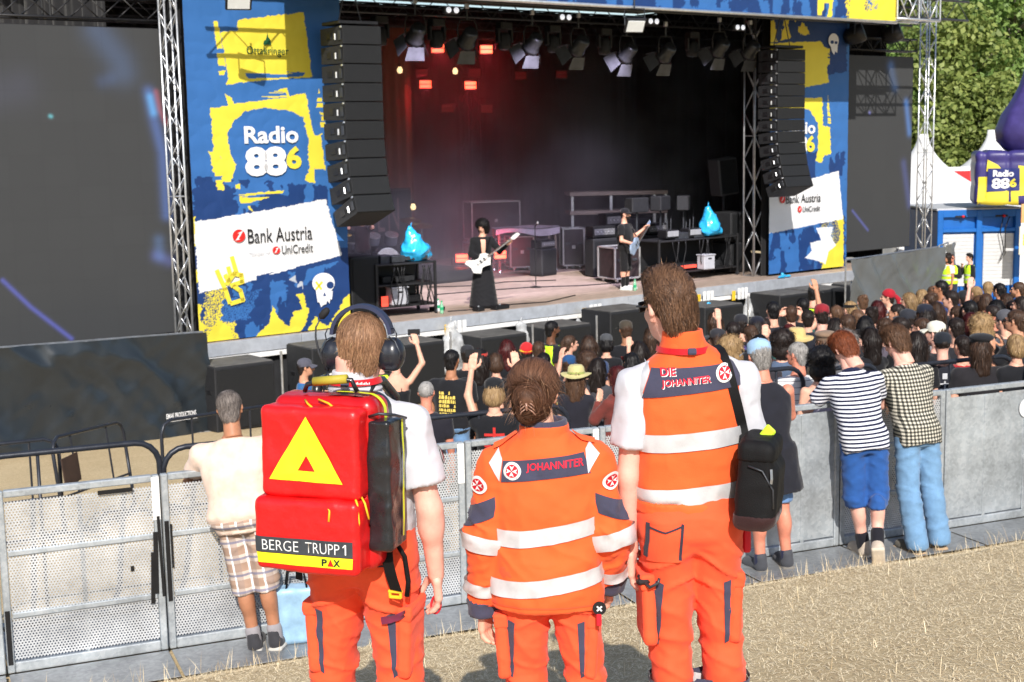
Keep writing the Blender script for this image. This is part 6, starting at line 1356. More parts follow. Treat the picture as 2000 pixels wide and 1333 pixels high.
    for s in (-1,1): lay('shoulder_reflector',g,[(s*.150,1.455+s*.008),(s*.190,1.362+s*.018),(s*.200,1.41),(s*.152,1.485)],BACK,DB,M_refl,t,vd,.006,8,10)
    for z in (1.224,1.040): sew('reflective_band',g,(0,0,z-.05),(0,0,z+.05),.060,M_refl,t,disp=vd,lift=.006,rmax=.4,nu=90,tilt=lambda a:.012*np.sin(a))
    for s, wd, hh, x, z in (('DIE',.050,.026,-.092,1.449),('JOHANNITER',.172,.028,-.030,1.417)):
        V, F = fit_text(s,wd,hh,.03); c_, s_ = math.cos(.075), math.sin(.075); V = np.stack([V[:,0],V[:,1]+V[:,0]*.075],1)
        decal('lettering_edge',g,V+[x+.0022,z-.0022],F,BACK,DB,M_white,t,vd,.0075); decal('lettering',g,V+[x,z],F,BACK,DB,M_textred,t,vd,.0095)
    cross_emblem(t,g,lambda a,b:(a+.104,-.6,b+1.441),DB,.029,vd,.008)
    # hair, sunglasses
    hf0 = head_sdf(); hx = xf(hf0,Rh,hc)
    hs = lambda P: ell((0,-.022,.044),(.082,.100,.088))(P)
    hcap = cut(U(.02,grow(hs,.000),ell((0,-.075,-.02),(.070,.040,.085)),ell((.0,.01,.100),(.066,.085,.038))),((0,.055,.05),(0,1,-.75)),((0,-.03,-.078),(0,.35,-1)))
    hcap = sub(hcap,cap((.09,.03,-.03),(.075,.012,-.03),.030),cap((-.09,.03,-.03),(-.075,.012,-.03),.030))
    hw = xf(hcap,Rh,hc); soft('hair',hw,hc-.19,hc+.19,.009,HAIR['brown'],t,lambda P:.006*noise3(P*[34,34,16])+.003*noise3(P*[70,70,30]))
    rt = scalp_roots(13000,hcap,3,zmin=-.085,front=.075); up = np.stack([-.75+rt[:,0]*3+.5*np.sin(rt[:,1]*50),-.45+rt[:,1]*5+.4*np.sin(rt[:,0]*60),.25+0*rt[:,2]],1)
    up = np.where((rt[:,2]<.05)[:,None],np.stack([rt[:,0]*2.5,-.15+rt[:,1],-np.ones(len(rt))],1),up)
    strands('hair_strands',rt@Rh.T+hc,up@Rh.T,np.where(rt[:,2]>.06,.075,.042),HAIR['brown'],t,w0=.0006,grav=.35,f=hw,lift=.006,seed=1,jit=.22,curl=.2,stick=.75)
    rt2 = scalp_roots(500,hcap,31,zmin=-.08,front=.08); strands('flyaway_hair',rt2@Rh.T+hc,((rt2-[0,-.02,.03])*[1,1,.35]+[-.06,-.03,.0])@Rh.T,.03,HAIR['lightbrown'],t,w0=.0006,grav=.7,seed=21,jit=.4,curl=.2)
    gl = MB(); gl.tube([Rh@np.array(p)+hc for p in ((-.080,.0,.016),(-.078,.05,.014),(-.070,.098,.012))],.0035,6); gl.tube([Rh@np.array(p)+hc for p in ((.080,.0,.016),(.078,.05,.014),(.070,.098,.012))],.0035,6)
    for s in (-1,1): gl.box(Rh@np.array([s*.034,.108,.006])+hc,(.056,.006,.036),R=Rh@rotz(-s*.25),bev=.003)
    gl.build('sunglasses',M_black,t)
    # clip of a radio on the thigh and red tab
    MB().box((-.185,-.09,.745),(.05,.03,.02),bev=.008).build('pocket_clip',M_black,t); MB().tube([(-.20,-.07,.76),(-.165,-.12,.735),(-.135,-.125,.75),(-.13,-.12,.765)],.006,6).build('clip_hook',M_dsteel,t,smooth=True)
    MB().box((.215,-.03,.86),(.03,.02,.09),bev=.006).build('red_tab',M_redt,t)
    # shoulder bag hanging at the right hip
    sB = t.matrix_basis; bagt = thing('shoulder_bag','black shoulder bag hanging at the right hip of the tall medic','bag',mw=sB.copy())
    c = np.array([.222,-.158,1.095]); Rb = rotz(rad(-24)) @ roty(rad(4)); bf = U(.02,rbox(c,(.062,.105,.145),.025,Rb),rbox(c+Rb@np.array([.02,.0,-.03]),(.062,.095,.10),.025,Rb))
    bd = folds(.004,14,3.); soft('bag_body',bf,c-[.2,.2,.22],c+[.2,.2,.22],.009,M_bagk,bagt,bd)
    soft('bag_base',cut(grow(bf,.003),(c+[0,0,-.095],(0,0,1))),c-[.2,.2,.22],c+[.2,.2,.0],.009,cloth('bag_base_brown',(50,26,26),rough=.7),bagt,bd)
    soft('bag_lid',cut(grow(bf,.0045),(c+[0,0,.085],(0,0,-1))),c-[.2,.2,.0],c+[.2,.2,.22],.009,M_bagk,bagt,bd)
    MB().tube([Rb@np.array(p)+c for p in ((-.02,-.112,.07),(.03,-.112,.06),(.07,-.10,-.0),(.075,-.1,-.06))],.0035,5).build('zip',M_dsteel,bagt,smooth=True); MB().tube([Rb@np.array(p)+c for p in ((.06,-.112,.07),(.065,-.118,.04),(.064,-.118,.025))],.005,6).build('zip_pull',M_steel,bagt)
    MB().box(Rb@np.array([.02,.02,.155])+c,(.04,.012,.05),R=Rb@roty(rad(35)),bev=.006).build('yellow_tag',mat('neon_tag',lin((205,240,60)),rough=.5,var=.1),bagt)
    # strap across the back from the left shoulder side of the neck down to the bag
    zz = np.array([1.455,1.42,1.38,1.33,1.28,1.235]); xx = np.interp(zz,[1.235,1.455],[.180,.118]); Q, _ = cast(vest,np.stack([xx,zz*0-.6,zz],1),DB); N_ = grad(vest,Q); Q = Q + N_ * .012
    P_ = [np.array([.098,.13,1.40]),np.array([.102,.085,1.475]),np.array([.106,.03,1.512]),np.array([.110,-.04,1.508]),np.array([.114,-.085,1.490])] + list(Q) + [c+Rb@np.array([-.03,-.06,.12])]; V = []
    for k, q in enumerate(P_): tdir = nrm(P_[min(k+1,len(P_)-1)]-P_[max(k-1,0)]); sd_ = nrm(np.array([1,0,.25])-tdir*(np.array([1,0,.25])@tdir)); V += [q-sd_*.018,q+sd_*.018]
    mb = MB(); mb.add(V,[(2*k,2*k+1,2*k+3,2*k+2) for k in range(len(P_)-1)]); mb.build('strap',M_bagk,bagt,smooth=True)
medic_vest()

# ---------------------------------------------------------------- woman in the orange jacket (centre)
def medic_jacket():
    t = hero('person','medic with hair in a bun and orange jacket, seen from behind between two colleagues',0.105,4.68,1.60,rad(-4))
    d = tr_disp(5.); f, tr = trousers(t,M_ortr,d,legx=.108,dxl=.05,dxr=.05,belly=1.02); boots(t,.108,.05,.05)
    for s in (-1,1): cargo(t,f,s,d,x0=.175,z0=.50,z1=.75)
    MB().lathe([(.0,.0),(.026,.004),(.026,.012)],18,c=(.205,-.125,.80),R=rotx(rad(90))).build('round_tag',M_black,t); MB().box((.203,-.135,.755),(.02,.006,.05),bev=.003).build('red_tag',M_redt,t)
    for a in (45,135): MB().box((.205,-.1385,.80),(.026,.002,.006),R=roty(rad(a))).build('tag_cross',M_white,t)
    tor = loft([(.785,.218,.152,0,-.014),(.90,.214,.154,0,-.014),(1.05,.202,.146,0,-.006),(1.2,.206,.146,0,.0),(1.30,.208,.138,0,.0),(1.355,.194,.122,0,-.008),(1.39,.166,.106,0,-.014),(1.425,.125,.092,0,-.018),(1.46,.092,.084,0,-.02),(1.48,.080,.078,0,-.022)],2.5)
    L = arm_pts((-.176,-.01,1.322),(-.19,-.05,-1),(-.05,.10,-1),.28,.25); R_ = arm_pts((.178,-.01,1.338),(.24,-.02,-1),(-.02,.45,-.85),.28,.22)
    slv = lambda a: U(.04,cap(a[0],a[1],.076,.076),cap(a[1],a[2]+nrm(a[2]-a[1])*.015,.077,.064),cap(a[0],[a[0][0]*.45,-.012,1.388],.076,.06))
    jd0 = folds(.0085,6.5,12.); jd1 = folds(.004,17,15.); cz = lambda p: (1-np.abs(np.sin(p))) ** 3 * 1.6 - .35
    def jd(P):
        arm = np.clip((np.abs(P[:,0])-.2)/.03,0,1); z = P[:,2]
        return jd0(P) + jd1(P) * (1+arm) + .010 * cz(z*36+P[:,0]*22+noise3(P*6)*1.5) * np.exp(-((z-1.10)/.09)**2) * arm + .009 * cz(z*42-P[:,0]*18) * np.exp(-((z-.88)/.07)**2) * arm + .006 * cz(z*18+P[:,0]*14+noise3(P*5)*2) * np.exp(-((z-1.0)/.12)**2) * (1-arm)
    jk = U(.028,tor,slv(L),slv(R_))
    soft('jacket',jk,(-.5,-.25,.70),(.5,.3,1.56),HV,M_or,t,jd)
    for a in (L,R_):
        dd = nrm(a[2]-a[1]); c = a[2] + dd * .015; soft('cuff',cut(cap(a[1],c+dd*.03,.079,.0655),(c-dd*.012,-dd),(c+dd*.055,dd)),c-.12,c+.12,.009,M_slate,t,jd)
    limb = lambda a: U(.02,cap(a[0],a[1],.05,.04),cap(a[1],a[2]+nrm(a[2]-a[1])*.05,.04,.028))
    sk_ = U(.03,cap((0,-.03,1.36),(-.02,-.01,1.54),.056,.052),limb(L),limb(R_),cap((0,0,.95),(0,0,1.36),.09,.09),cap((-.1,0,.95),(-.085,0,.1),.05,.04),cap((.1,0,.95),(.18,0,.1),.05,.04))
    Rh = rotz(rad(-10)) @ roty(rad(-4)) @ rotx(rad(-6)); hc = np.array([-.035,.035,1.598])
    body_mesh(t,sk_,hc,Rh,SK['fair'],[(L[2]+nrm(L[2]-L[1])*.045,L[2]-L[1],(.5,1,0),-1,45),(R_[2]+nrm(R_[2]-R_[1])*.045,R_[2]-R_[1],(-.3,1,0),1,45)],fem=True,lo=(-.5,-.3,.02),hi=(.5,.4,1.62))
    soft('collar',sub(loft([(1.43,.116,.094,0,-.020),(1.46,.098,.088,0,-.022),(1.495,.094,.086,0,-.022)],2.2),loft([(1.4,.072,.068,0,-.02),(1.7,.072,.068,0,-.02)],2.)),(-.14,-.14,1.40),(.14,.1,1.53),.008,M_or,t); soft('collar_lining',sub(loft([(1.485,.092,.084,0,-.022),(1.513,.087,.081,0,-.022)],2.2),loft([(1.4,.070,.066,0,-.022),(1.7,.070,.066,0,-.022)],2.)),(-.12,-.13,1.46),(.12,.09,1.54),.006,M_slate,t)
    # panels and tapes
    lay('slate_yoke',jk,[(-.160,1.288),(.176,1.322),(.150,1.394),(-.155,1.366)],BACK,DB,M_slate,t,jd,.005,24,10)
    for s, dz in ((-1,0),(1,.03)): lay('shoulder_reflector',jk,[(s*.156,1.372+dz),(s*.166,1.290+dz),(s*.206,1.355+dz),(s*.172,1.405+dz*.6)],BACK,DB,M_refl,t,jd,.006,8,10)
    V, F = fit_text('JOHANNITER',.212,.034,.02); V = np.stack([V[:,0],V[:,1]+V[:,0]*.07],1); decal('lettering',jk,V+[.042,1.352],F,BACK,DB,M_textred,t,jd,.008)
    cross_emblem(t,jk,lambda a,b:(a-.116,-.6,b+1.332),DB,.033,jd,.007)
    for z, w_, tl in ((1.098,.066,.008),(.905,.064,.014)): sew('reflective_band',tor,(0,-.01,z-.05),(0,-.01,z+.05),w_,M_refl,t,a0=-100,a1=100,disp=jd,lift=.007,rmax=.45,nu=80,tilt=lambda a:-.014*np.cos(a)+.024*np.sin(a))
    for a, sd in ((L,-1),(R_,1)):
        m1 = a[0] + (a[1]-a[0]) * 1.05; m2 = a[1] + (a[2]-a[1]) * .78
        for c, dd, w_ in ((m1,nrm(a[1]-a[0]),.058),(m2,nrm(a[2]-a[1]),.052)):
            fs = slv(a); sew('sleeve_band',fs,c-dd*.05,c+dd*.05,w_,M_refl,t,disp=jd,lift=.012,rmax=.16,nu=44)
        # slate wedge round the upper sleeve
        dd = nrm(a[1]-a[0]); c = a[0] + (a[1]-a[0]) * .52; sew('sleeve_wedge',slv(a),c-dd*.05,c+dd*.05,.085,M_slate,t,a0=-10 if sd<0 else -80,a1=80 if sd<0 else 10,disp=jd,lift=.005,rmax=.16,nu=30,nv=8,tilt=(lambda q:.06*np.sin(q)) if sd<0 else (lambda q:-.06*np.sin(q)))
        dn = nrm([-sd*.72,.69,0]) ; ec = a[0] + (a[1]-a[0]) * .20; tx = np.cross(dn,[0,0,1]); 
        cross_emblem(t,slv(a),(lambda ec,dn,tx:lambda p,q:ec-dn*.3+tx*p+np.array([0,0,q]))(ec,dn,tx),dn,.036,jd,.007,ring_text=False)
        lay('shoulder_tab',jk,[(sd*.095,1.49),(sd*.19,1.48),(sd*.19,1.515),(sd*.095,1.525)],lambda p,q:(p,-.03+(q-1.5)*1.0,1.75),(0,0,-1),M_or,t,jd,.010,8,4); MB().lathe([(.009,0),(.009,.006)],10,c=(sd*.182,-.034,1.405)).build('tab_button',M_black,t)
    # hem seam
    sew('hem_seam',tor,(0,-.01,.75),(0,-.01,.87),.006,M_ortr,t,a0=-100,a1=100,disp=jd,lift=.003,rmax=.45,nu=60,nv=1)
    # hair: smooth cap drawn back into a bun with a claw clip
    hcap = cut(U(.02,ell((0,-.022,.042),(.093,.108,.096)),ell((0,-.07,-.035),(.068,.047,.07))),((0,.07,.06),(0,1,-.55)),((0,-.03,-.105),(0,.2,-1)))
    bun = U(.02,ell((.008,-.128,-.004),(.050,.044,.048)),ell((.0,-.116,-.060),(.038,.034,.038)))
    hall = U(.015,hcap,bun); hw = xf(hall,Rh,hc); soft('hair',hw,hc-.2,hc+.2,.008,HAIR['chestnut'],t,lambda P:.003*noise3(P*[70,70,30]))
    rt = scalp_roots(11000,hcap,5,zmin=-.09,front=.085); tgt = np.array([.0,-.125,-.02]); dr = tgt - rt; L_ = np.linalg.norm(dr,axis=1); dr /= L_[:,None]
    strands('hair_strands',rt@Rh.T+hc,dr@Rh.T,L_*.95,HAIR['chestnut'],t,w0=.0006,seg=9,grav=.0,f=hw,lift=.006,seed=2,jit=.09,stick=.8)
    r = np.random.RandomState(4); th = r.uniform(0,2*np.pi,3200); ring = np.stack([np.cos(th)*.044,-.05*np.abs(r.rand(3200))-.10,np.sin(th)*.050-.02],1); dd = np.stack([-np.sin(th),-.25*np.ones(3200),np.cos(th)],1)
    strands('bun_strands',ring@Rh.T+hc,dd@Rh.T,.085,HAIR['chestnut'],t,w0=.0007,grav=.0,f=hw,lift=.009,seed=6,jit=.3,stick=.6)
    fl = scalp_roots(420,hcap,9,zmin=-.10,front=.08); strands('loose_strands',fl@Rh.T+hc,(fl*[9,5,0]+[0,-.3,-.5])@Rh.T,.075,HAIR['lightbrown'],t,w0=.0006,grav=.8,seed=7,jit=.3)
    cl = MB()
    for s in (-1,1):
        for k in range(4): z = -.062 + .013 * k; cl.tube([Rh@np.array(p)+hc for p in ((s*.004+.004,-.163,z+.02),(s*.022+.004,-.166,z+.008),(s*.030+.004,-.150,z-.008),(s*.026+.004,-.135,z-.014))],.0028,5)
    cl.tube([Rh@np.array(p)+hc for p in ((.004,-.166,-.05),(.004,-.170,-.02))],.005,6); cl.build('hair_claw',mat('tortoise_clip',(.32,.17,.12),rough=.25,var=.3,vscale=60,spec=.6),t,smooth=True)
    for s in (-1,1): MB().lathe([(.004,-.006),(.006,0),(.004,.006)],8,c=Rh@np.array([s*.083,-.004,-.038])+hc).build('earring',mat('gold',(.8,.6,.25),rough=.2,metal=1.,var=0),t)
medic_jacket()

# ---------------------------------------------------------------- medic with headset and backpack (left)
def medic_pack():
    t = hero('person','medic in white polo wearing a headset and red backpack, seen from behind',-.53,4.70,1.74,rad(-14))
    d = tr_disp(8.); f, tr = trousers(t,M_ortr,d,dxl=-.03,dxr=.02,belly=1.04); boots(t,.105,-.03,.02)
    for s in (-1,1): cargo(t,f,s,d,x0=.175,z0=.50,z1=.76)
    lay('pocket_slit',f,[(.04,.925),(.15,.93),(.15,.936),(.04,.931)],BACK,DB,M_dslate,t,d,.006,8,2); lay('flap_badge',U(.01,f,rbox((.21,0,.63),(.035,.085,.13),.025)),[(.105,.715),(.185,.735),(.185,.765),(.105,.745)],BACK,DB,cloth('flap_print',(120,40,70)),t,d,.02,6,3)
    L = arm_pts((-.188,-.01,1.40),(-.12,.10,-1),(.10,.75,-.6)); R_ = arm_pts((.190,-.012,1.402),(.24,-.03,-1),(.0,.22,-1))
    tor = loft([(.98,.185,.125,0,0),(1.1,.188,.130,0,0),(1.25,.200,.132,0,.0),(1.34,.206,.128,0,-.004),(1.41,.190,.112,0,-.012),(1.455,.150,.094,0,-.018),(1.50,.100,.080,0,-.022),(1.54,.080,.076,0,-.022)],2.4)
    slv = lambda a: cut(U(.04,cap(a[0],a[1],.070,.086),cap(a[0],[a[0][0]*.45,-.012,1.440],.070,.055)),(a[0]+(a[1]-a[0])*.70,nrm(a[1]-a[0]))); pd = lambda P: folds(.0080,9,21.)(P) + folds(.0035,22,3.)(P)
    po = U(.03,tor,slv(L),slv(R_)); soft('polo_shirt',po,(-.4,-.22,.95),(.42,.25,1.58),HV,M_polo,t,pd)
    soft('polo_collar',sub(loft([(1.53,.098,.086,0,-.022),(1.575,.080,.076,0,-.026),(1.600,.076,.073,0,-.028)],2.1),loft([(1.5,.066,.064,0,-.026),(1.7,.066,.064,0,-.026)],2.)),(-.12,-.13,1.51),(.12,.09,1.61),.007,M_polo,t)
    lf = loft([(1.52,.108,.094,0,-.022),(1.56,.092,.084,0,-.026),(1.60,.080,.078,0,-.028)],2.1); sew('lanyard',lf,(0,-.02,1.50),(0,-.02,1.63),.022,M_lany,t,a0=-115,a1=115,nu=30,nv=2,lift=.004,rmax=.25)
    MB().box((-.002,-.118,1.567),(.030,.012,.026),R=rotx(rad(-20)),bev=.004).build('lanyard_clip',M_slate,t)
    for s in (-1,1): V = [(-.022+.004*k+dx,z) for k in range(11) for dx,z in ((0,-.003),(.0025,-.003),(.0025,.002+.002*(k%3)),(0,.002+.002*(k%3)))]; F = [tuple(range(4*k,4*k+4)) for k in range(11)]; sew_c = lambda a, b: (s*.052+a,-.6,1.567+b-abs(s*.052+a)*.1); decal('lanyard_print',lf,V,F,sew_c,DB,M_white,t,None,.006,kind='stuff')
    limb = lambda a: U(.02,cap(a[0],a[1],.052,.043),cap(a[1],a[2],.045,.030),ell(a[1]+(a[2]-a[1])*.22,(.047,.048,.075)))
    sk_ = U(.03,cap((0,-.03,1.42),(0,-.035,1.64),.064,.062),limb(L),limb(R_),cap((0,0,.95),(0,0,1.36),.09,.09),cap((-.1,0,.95),(-.14,0,.1),.06,.045),cap((.1,0,.95),(.14,0,.1),.06,.045))
    Rh = rotz(rad(6)) @ rotx(rad(-2)); hc = np.array([.022,.012,1.668])
    body_mesh(t,sk_,hc,Rh,SK['pink'],[(L[2],L[2]-L[1],(0,.3,1),-1,50),(R_[2],R_[2]-R_[1],(-.35,1,0),1,35)],lo=(-.45,-.3,.02),hi=(.45,.45,1.62))
    kr = MB(); c = R_[2] + [-.01,.02,-.12]; kr.tube([c+np.array([.018*math.cos(a),.01*math.sin(a),.030*math.sin(a)]) for a in np.linspace(0,2*np.pi,15)[:-1]],.004,6,closed=True); kr.build('red_carabiner',M_redt,t,smooth=True)
    cross_emblem(t,slv(R_),lambda p,q:R_[0]+np.array([.4,.035+p,-.11+q]),(-1,0,0),.034,pd,.006,ring_text=False)
    # hair
    hcap = cut(U(.02,ell((0,-.022,.040),(.0815,.100,.088)),ell((0,-.066,-.03),(.064,.040,.09))),((0,.06,.06),(0,1,-.6)),((0,-.03,-.085),(0,.3,-1)))
    hw = xf(hcap,Rh,hc); soft('hair',grow(hw,-.002),hc-.2,hc+.2,.008,HAIR['lightbrown'],t,lambda P:.003*noise3(P*[70,70,25]))
    rt = scalp_roots(13000,hcap,8,zmin=-.075,front=.08); cr = np.array([.02,-.035,.135]); o_ = rt - cr; dr = np.stack([o_[:,0]*8,o_[:,1]*8,-.9*np.ones(len(rt))],1)
    strands('hair_strands',rt@Rh.T+hc,dr@Rh.T,np.where(rt[:,2]>.0,.050,.018),HAIR['lightbrown'],t,w0=.00055,grav=.5,f=hw,lift=.004,seed=3,jit=.14,stick=.85)
    rt2 = scalp_roots(260,hcap,33,zmin=-.10,front=.08); strands('flyaway_hair',rt2@Rh.T+hc,(rt2-[0,-.02,.03])@Rh.T,.028,HAIR['blond'],t,w0=.0005,grav=.9,seed=22,jit=.4)
    # headset with boom microphone
    hd = thing('headset','black headset with boom microphone on the left medic','headset',mw=t.matrix_basis@M4(Rh,hc)); M_hs = mat('headset_black',(.016,.018,.026),rough=.28,var=.15,vscale=20,spec=.6); M_pad = mat('headband_navy',(.025,.032,.075),rough=.5,var=.15)
    arc = [(.098*math.cos(a),-.012,.048+.098*math.sin(a)) for a in np.linspace(.05,math.pi-.05,19)]; mb = MB()
    V = []; 
    for p in arc: n_ = nrm([p[0],0,p[2]-.048]); V += [np.array(p)+n_*o+np.array([0,y,0]) for y,o in ((-.026,0),(-.026,.013),(.026,.013),(.026,0))]
    mb.add(V,[(i*4+j,i*4+(j+1)%4,(i+1)*4+(j+1)%4,(i+1)*4+j) for i in range(len(arc)-1) for j in range(4)]+[(3,2,1,0),tuple(len(V)-4+j for j in range(4))]); mb.build('headband',M_pad,hd,smooth=False)
    for s in (-1,1):
        cf = U(.012,ell((s*.112,-.008,-.018),(.034,.046,.058)),cap((s*.088,-.008,-.018),(s*.102,-.008,-.018),.052,.050,sq=(1,1.05,.88))); soft('ear_cup',cf,(s*.112-.07,-.08,-.1),(s*.112+.07,.07,.06),.006,M_hs,hd)
        MB().tube([(s*.100,-.03,.045),(s*.124,-.04,.03),(s*.142,-.044,-.01),(s*.132,-.04,-.05)],.0028,6).build('cup_wire',M_dsteel,hd,smooth=True); MB().tube([(s*.098,-.02,.07),(s*.118,-.03,.075),(s*.128,-.03,.055),(s*.122,-.03,.02)],.0025,6).build('slider_wire',M_hs,hd,smooth=True)
    MB().tube([(-.125,-.03,-.072),(-.135,-.035,-.045),(-.150,-.04,-.01),(-.160,-.04,.045),(-.158,-.04,.080),(-.142,-.036,.110)],[.006,.005,.0045,.0035,.003,.003],7).build('mic_boom',M_dsteel,hd,smooth=True)
    MB().lathe([(.006,-.022),(.013,-.016),(.014,.006),(.010,.02),(.002,.024)],12,c=(-.128,-.034,.128),R=roty(rad(42))).build('mic_foam',M_blackmat,hd,smooth=True); MB().tube([(-.122,-.02,-.07),(-.128,-.03,-.11),(-.14,-.03,-.15),(-.146,-.02,-.2)],.003,6).build('cable',M_hs,hd,smooth=True)
    # backpack
    M_rp = mat('red_tarpaulin',lin((222,24,26)),rough=.36,var=.16,vscale=9,bump=.22,bscale=34,spec=.5,coat=.15,crease=.25,cscale=4.); M_rp2 = mat('red_tarpaulin_side',lin((186,18,24)),rough=.3,var=.12,vscale=7,bump=.1,bscale=24,spec=.5,coat=.2); M_bp = mat('black_tarpaulin_pack',(.016,.017,.02),rough=.28,var=.2,vscale=12,bump=.2,bscale=30,spec=.5,coat=.2,crease=.5,cscale=6.); M_neon = mat('neon_yellow',lin((226,240,40)),rough=.4,var=.05,vscale=20); M_pull = mat('yellow_cord',lin((236,190,40)),rough=.6,var=.1)
    pk = thing('backpack','large red rescue backpack with yellow triangle on the left medic','backpack',mw=t.matrix_basis@M4(rotz(rad(-4))@rotx(rad(-2))*.90,(-.040,-.155,.965)))
    wv = lambda s, a=.006: (lambda P:folds(a,6,s)(P)+folds(a*.4,15,s+2)(P))
    core = rbox((0.008,-.035,.31),(.210,.085,.325),.040); up = rbox((-.008,-.150,.437),(.198,.062,.170),.024); lo = rbox((-.014,-.165,.128),(.210,.076,.140),.026); sd_ = rbox((.236,-.045,.31),(.046,.085,.245),.014)
    soft('main_body',core,(-.27,-.15,-.05),(.27,.08,.68),.011,M_rp2,pk,wv(1.)); soft('upper_pocket',up,(-.24,-.24,.24),(.22,-.05,.63),.009,M_rp,pk,wv(2.,.0055)); soft('lower_pocket',lo,(-.26,-.27,-.04),(.23,-.05,.30),.009,M_rp,pk,wv(3.,.0055)); soft('side_pocket',sd_,(.15,-.17,.02),(.33,.08,.62),.009,M_bp,pk,wv(4.,.008))
    fu = lambda a, b: (a,-.5,b)
    tri = np.array([(-.155,.335),(.145,.330),(-.002,.575)]) + [-.012,0]; hol = np.array([(-.038,.372),(.034,.371),(-.002,.430)]) + [-.012,0]
    def ring_quads():
        V_, F_ = [], []
        for i in range(3):
            j = (i+1) % 3; n_, k_ = 12, 6; g_, ff = strip_grid(n_,k_); off = len(V_)
            for s_, q_ in g_: V_.append((tri[i]*(1-s_)+tri[j]*s_)*(1-q_)+(hol[i]*(1-s_)+hol[j]*s_)*q_)
            F_ += [tuple(x+off for x in q) for q in ff]
        return V_, F_
    decal('yellow_triangle',up,*ring_quads(),fu,DB,M_neon,pk,wv(2.,.0055),.004)
    lay('name_strip',lo,[(-.215,.062),(.178,.062),(.178,.122),(-.215,.122)],fu,DB,mat('name_strip_grey',(.045,.05,.058),rough=.6,var=.15,vscale=30),pk,wv(3.,.0055),.004,26,6); lay('neon_strip',lo,[(-.208,.020),(.176,.020),(.178,.060),(-.212,.060)],fu,DB,M_neon,pk,wv(3.,.0055),.004,26,5)
    for s_, w_, x in (('BERGE',.150,-.112),('TRUPP',.138,.060)): V, F = fit_text(s_,w_,.040,-.010); decal('hand_lettering',lo,V+[x,.092],F,fu,DB,M_white,pk,wv(3.,.0055),.0075)
    decal('hand_lettering',lo,[(.150,.073),(.1555,.073),(.1555,.112),(.150,.112),(.140,.102),(.1425,.099),(.150,.1055)],[(0,1,2,3),(3,4,5,6)],fu,DB,M_white,pk,wv(3.,.0055),.0075)
    for s_, w_, x in (('P',.022,.068),('X',.028,.118)): V, F = fit_text(s_,w_,.026,.03); decal('logo_letter',lo,V+[x,.041],F,fu,DB,M_pblack,pk,wv(3.,.0055),.0075)
    decal('logo_triangle',lo,[(.080,.028),(.106,.028),(.093,.055)],[(0,1,2)],fu,DB,M_rp,pk,wv(3.,.0055),.0075)
    # piping, bands, handle, zip pulls
    for (c_,h_,nm) in (((-.012,.435),(.192,.165),'pocket_piping'),((-.018,.128),(.205,.135),'pocket_piping')):
        yy = -.108 if c_[1] > .3 else -.112; pts = []
        for a in np.linspace(0,2*np.pi,49)[:-1]: cx, cz = math.cos(a), math.sin(a); k_ = (abs(cx)**7+abs(cz)**7) ** (-1/7); pts.append((c_[0]+h_[0]*cx*k_*1.005,yy,c_[1]+h_[1]*cz*k_*1.005))
        MB().tube(pts,.005,6,closed=True).build(nm,M_rp2,pk,smooth=True)
    bb = []; 
    for a in np.linspace(rad(20),rad(78),14): bb.append((.135+.075*math.cos(a),.562+.078*math.sin(a)))
    path = [(.222,.42),(.222,.50)] + [(a_+.01,b_) for a_,b_ in bb] + [(.10,.642),(.02,.643)]; V = []; 
    for x, z in path: V += [(x+.002,-.095,z),(x+.004,.048,z)]
    mb = MB(); mb.add(V,[(2*i,2*i+1,2*i+3,2*i+2) for i in range(len(path)-1)]); mb.build('black_edge',M_bp,pk,smooth=True); V = []
    for x, z in path: V += [(x+.012,-.045,z+.004),(x+.012,-.020,z+.004)]
    mb = MB(); mb.add(V,[(2*i,2*i+1,2*i+3,2*i+2) for i in range(len(path)-1)]); mb.build('neon_edge',M_neon,pk,smooth=True)
    lay('neon_side_band',sd_,[(.0,.10),(.014,.10),(.014,.57),(.0,.57)],lambda a,b:(.6,-.018+a,b),(-1,0,0),M_neon,pk,wv(4.,.008),.004,2,20); MB().tube([(.20,-.12,.57),(.245,-.135,.585),(.292,-.09,.575),(.298,.0,.55)],.006,6).build('side_zip',M_dsteel,pk,smooth=True)
    hb = MB(); hb.tube([(-.095,-.05,.645),(-.080,-.06,.672),(.02,-.065,.697),(.105,-.06,.694),(.122,-.05,.65)],.010,8); hb.build('handle_strap',M_bp,pk,smooth=True); MB().tube([(-.050,-.062,.684),(.088,-.065,.700)],.0175,12).build('handle_grip',mat('ochre_grip',lin((172,158,54)),rough=.55,var=.1),pk,smooth=True)
    for P in ([(-.06,-.12,.622),(-.03,-.16,.615),(.03,-.19,.585),(.05,-.2,.582)],[(.0,-.13,.628),(.05,-.15,.618),(.10,-.17,.592)],[(.07,-.235,.258),(.09,-.245,.235),(.088,-.25,.195)],[(.165,-.19,.285),(.19,-.22,.26),(.196,-.22,.19),(.19,-.22,.165)],[(.18,-.17,.285),(.212,-.2,.26),(.222,-.19,.20)]):
        MB().tube(P,.0042,6).build('zip_pull',M_pull,pk,smooth=True)
    for s in (-1,1):
        P = [(s*.10,.06,.60),(s*.115,.10,.655),(s*.12,.19,.66),(s*.13,.30,.58),(s*.15,.31,.40),(s*.19,.20,.20),(s*.20,.08,.10)]; MB().tube(P,.021,6).build('shoulder_strap',M_bp,pk,smooth=True)
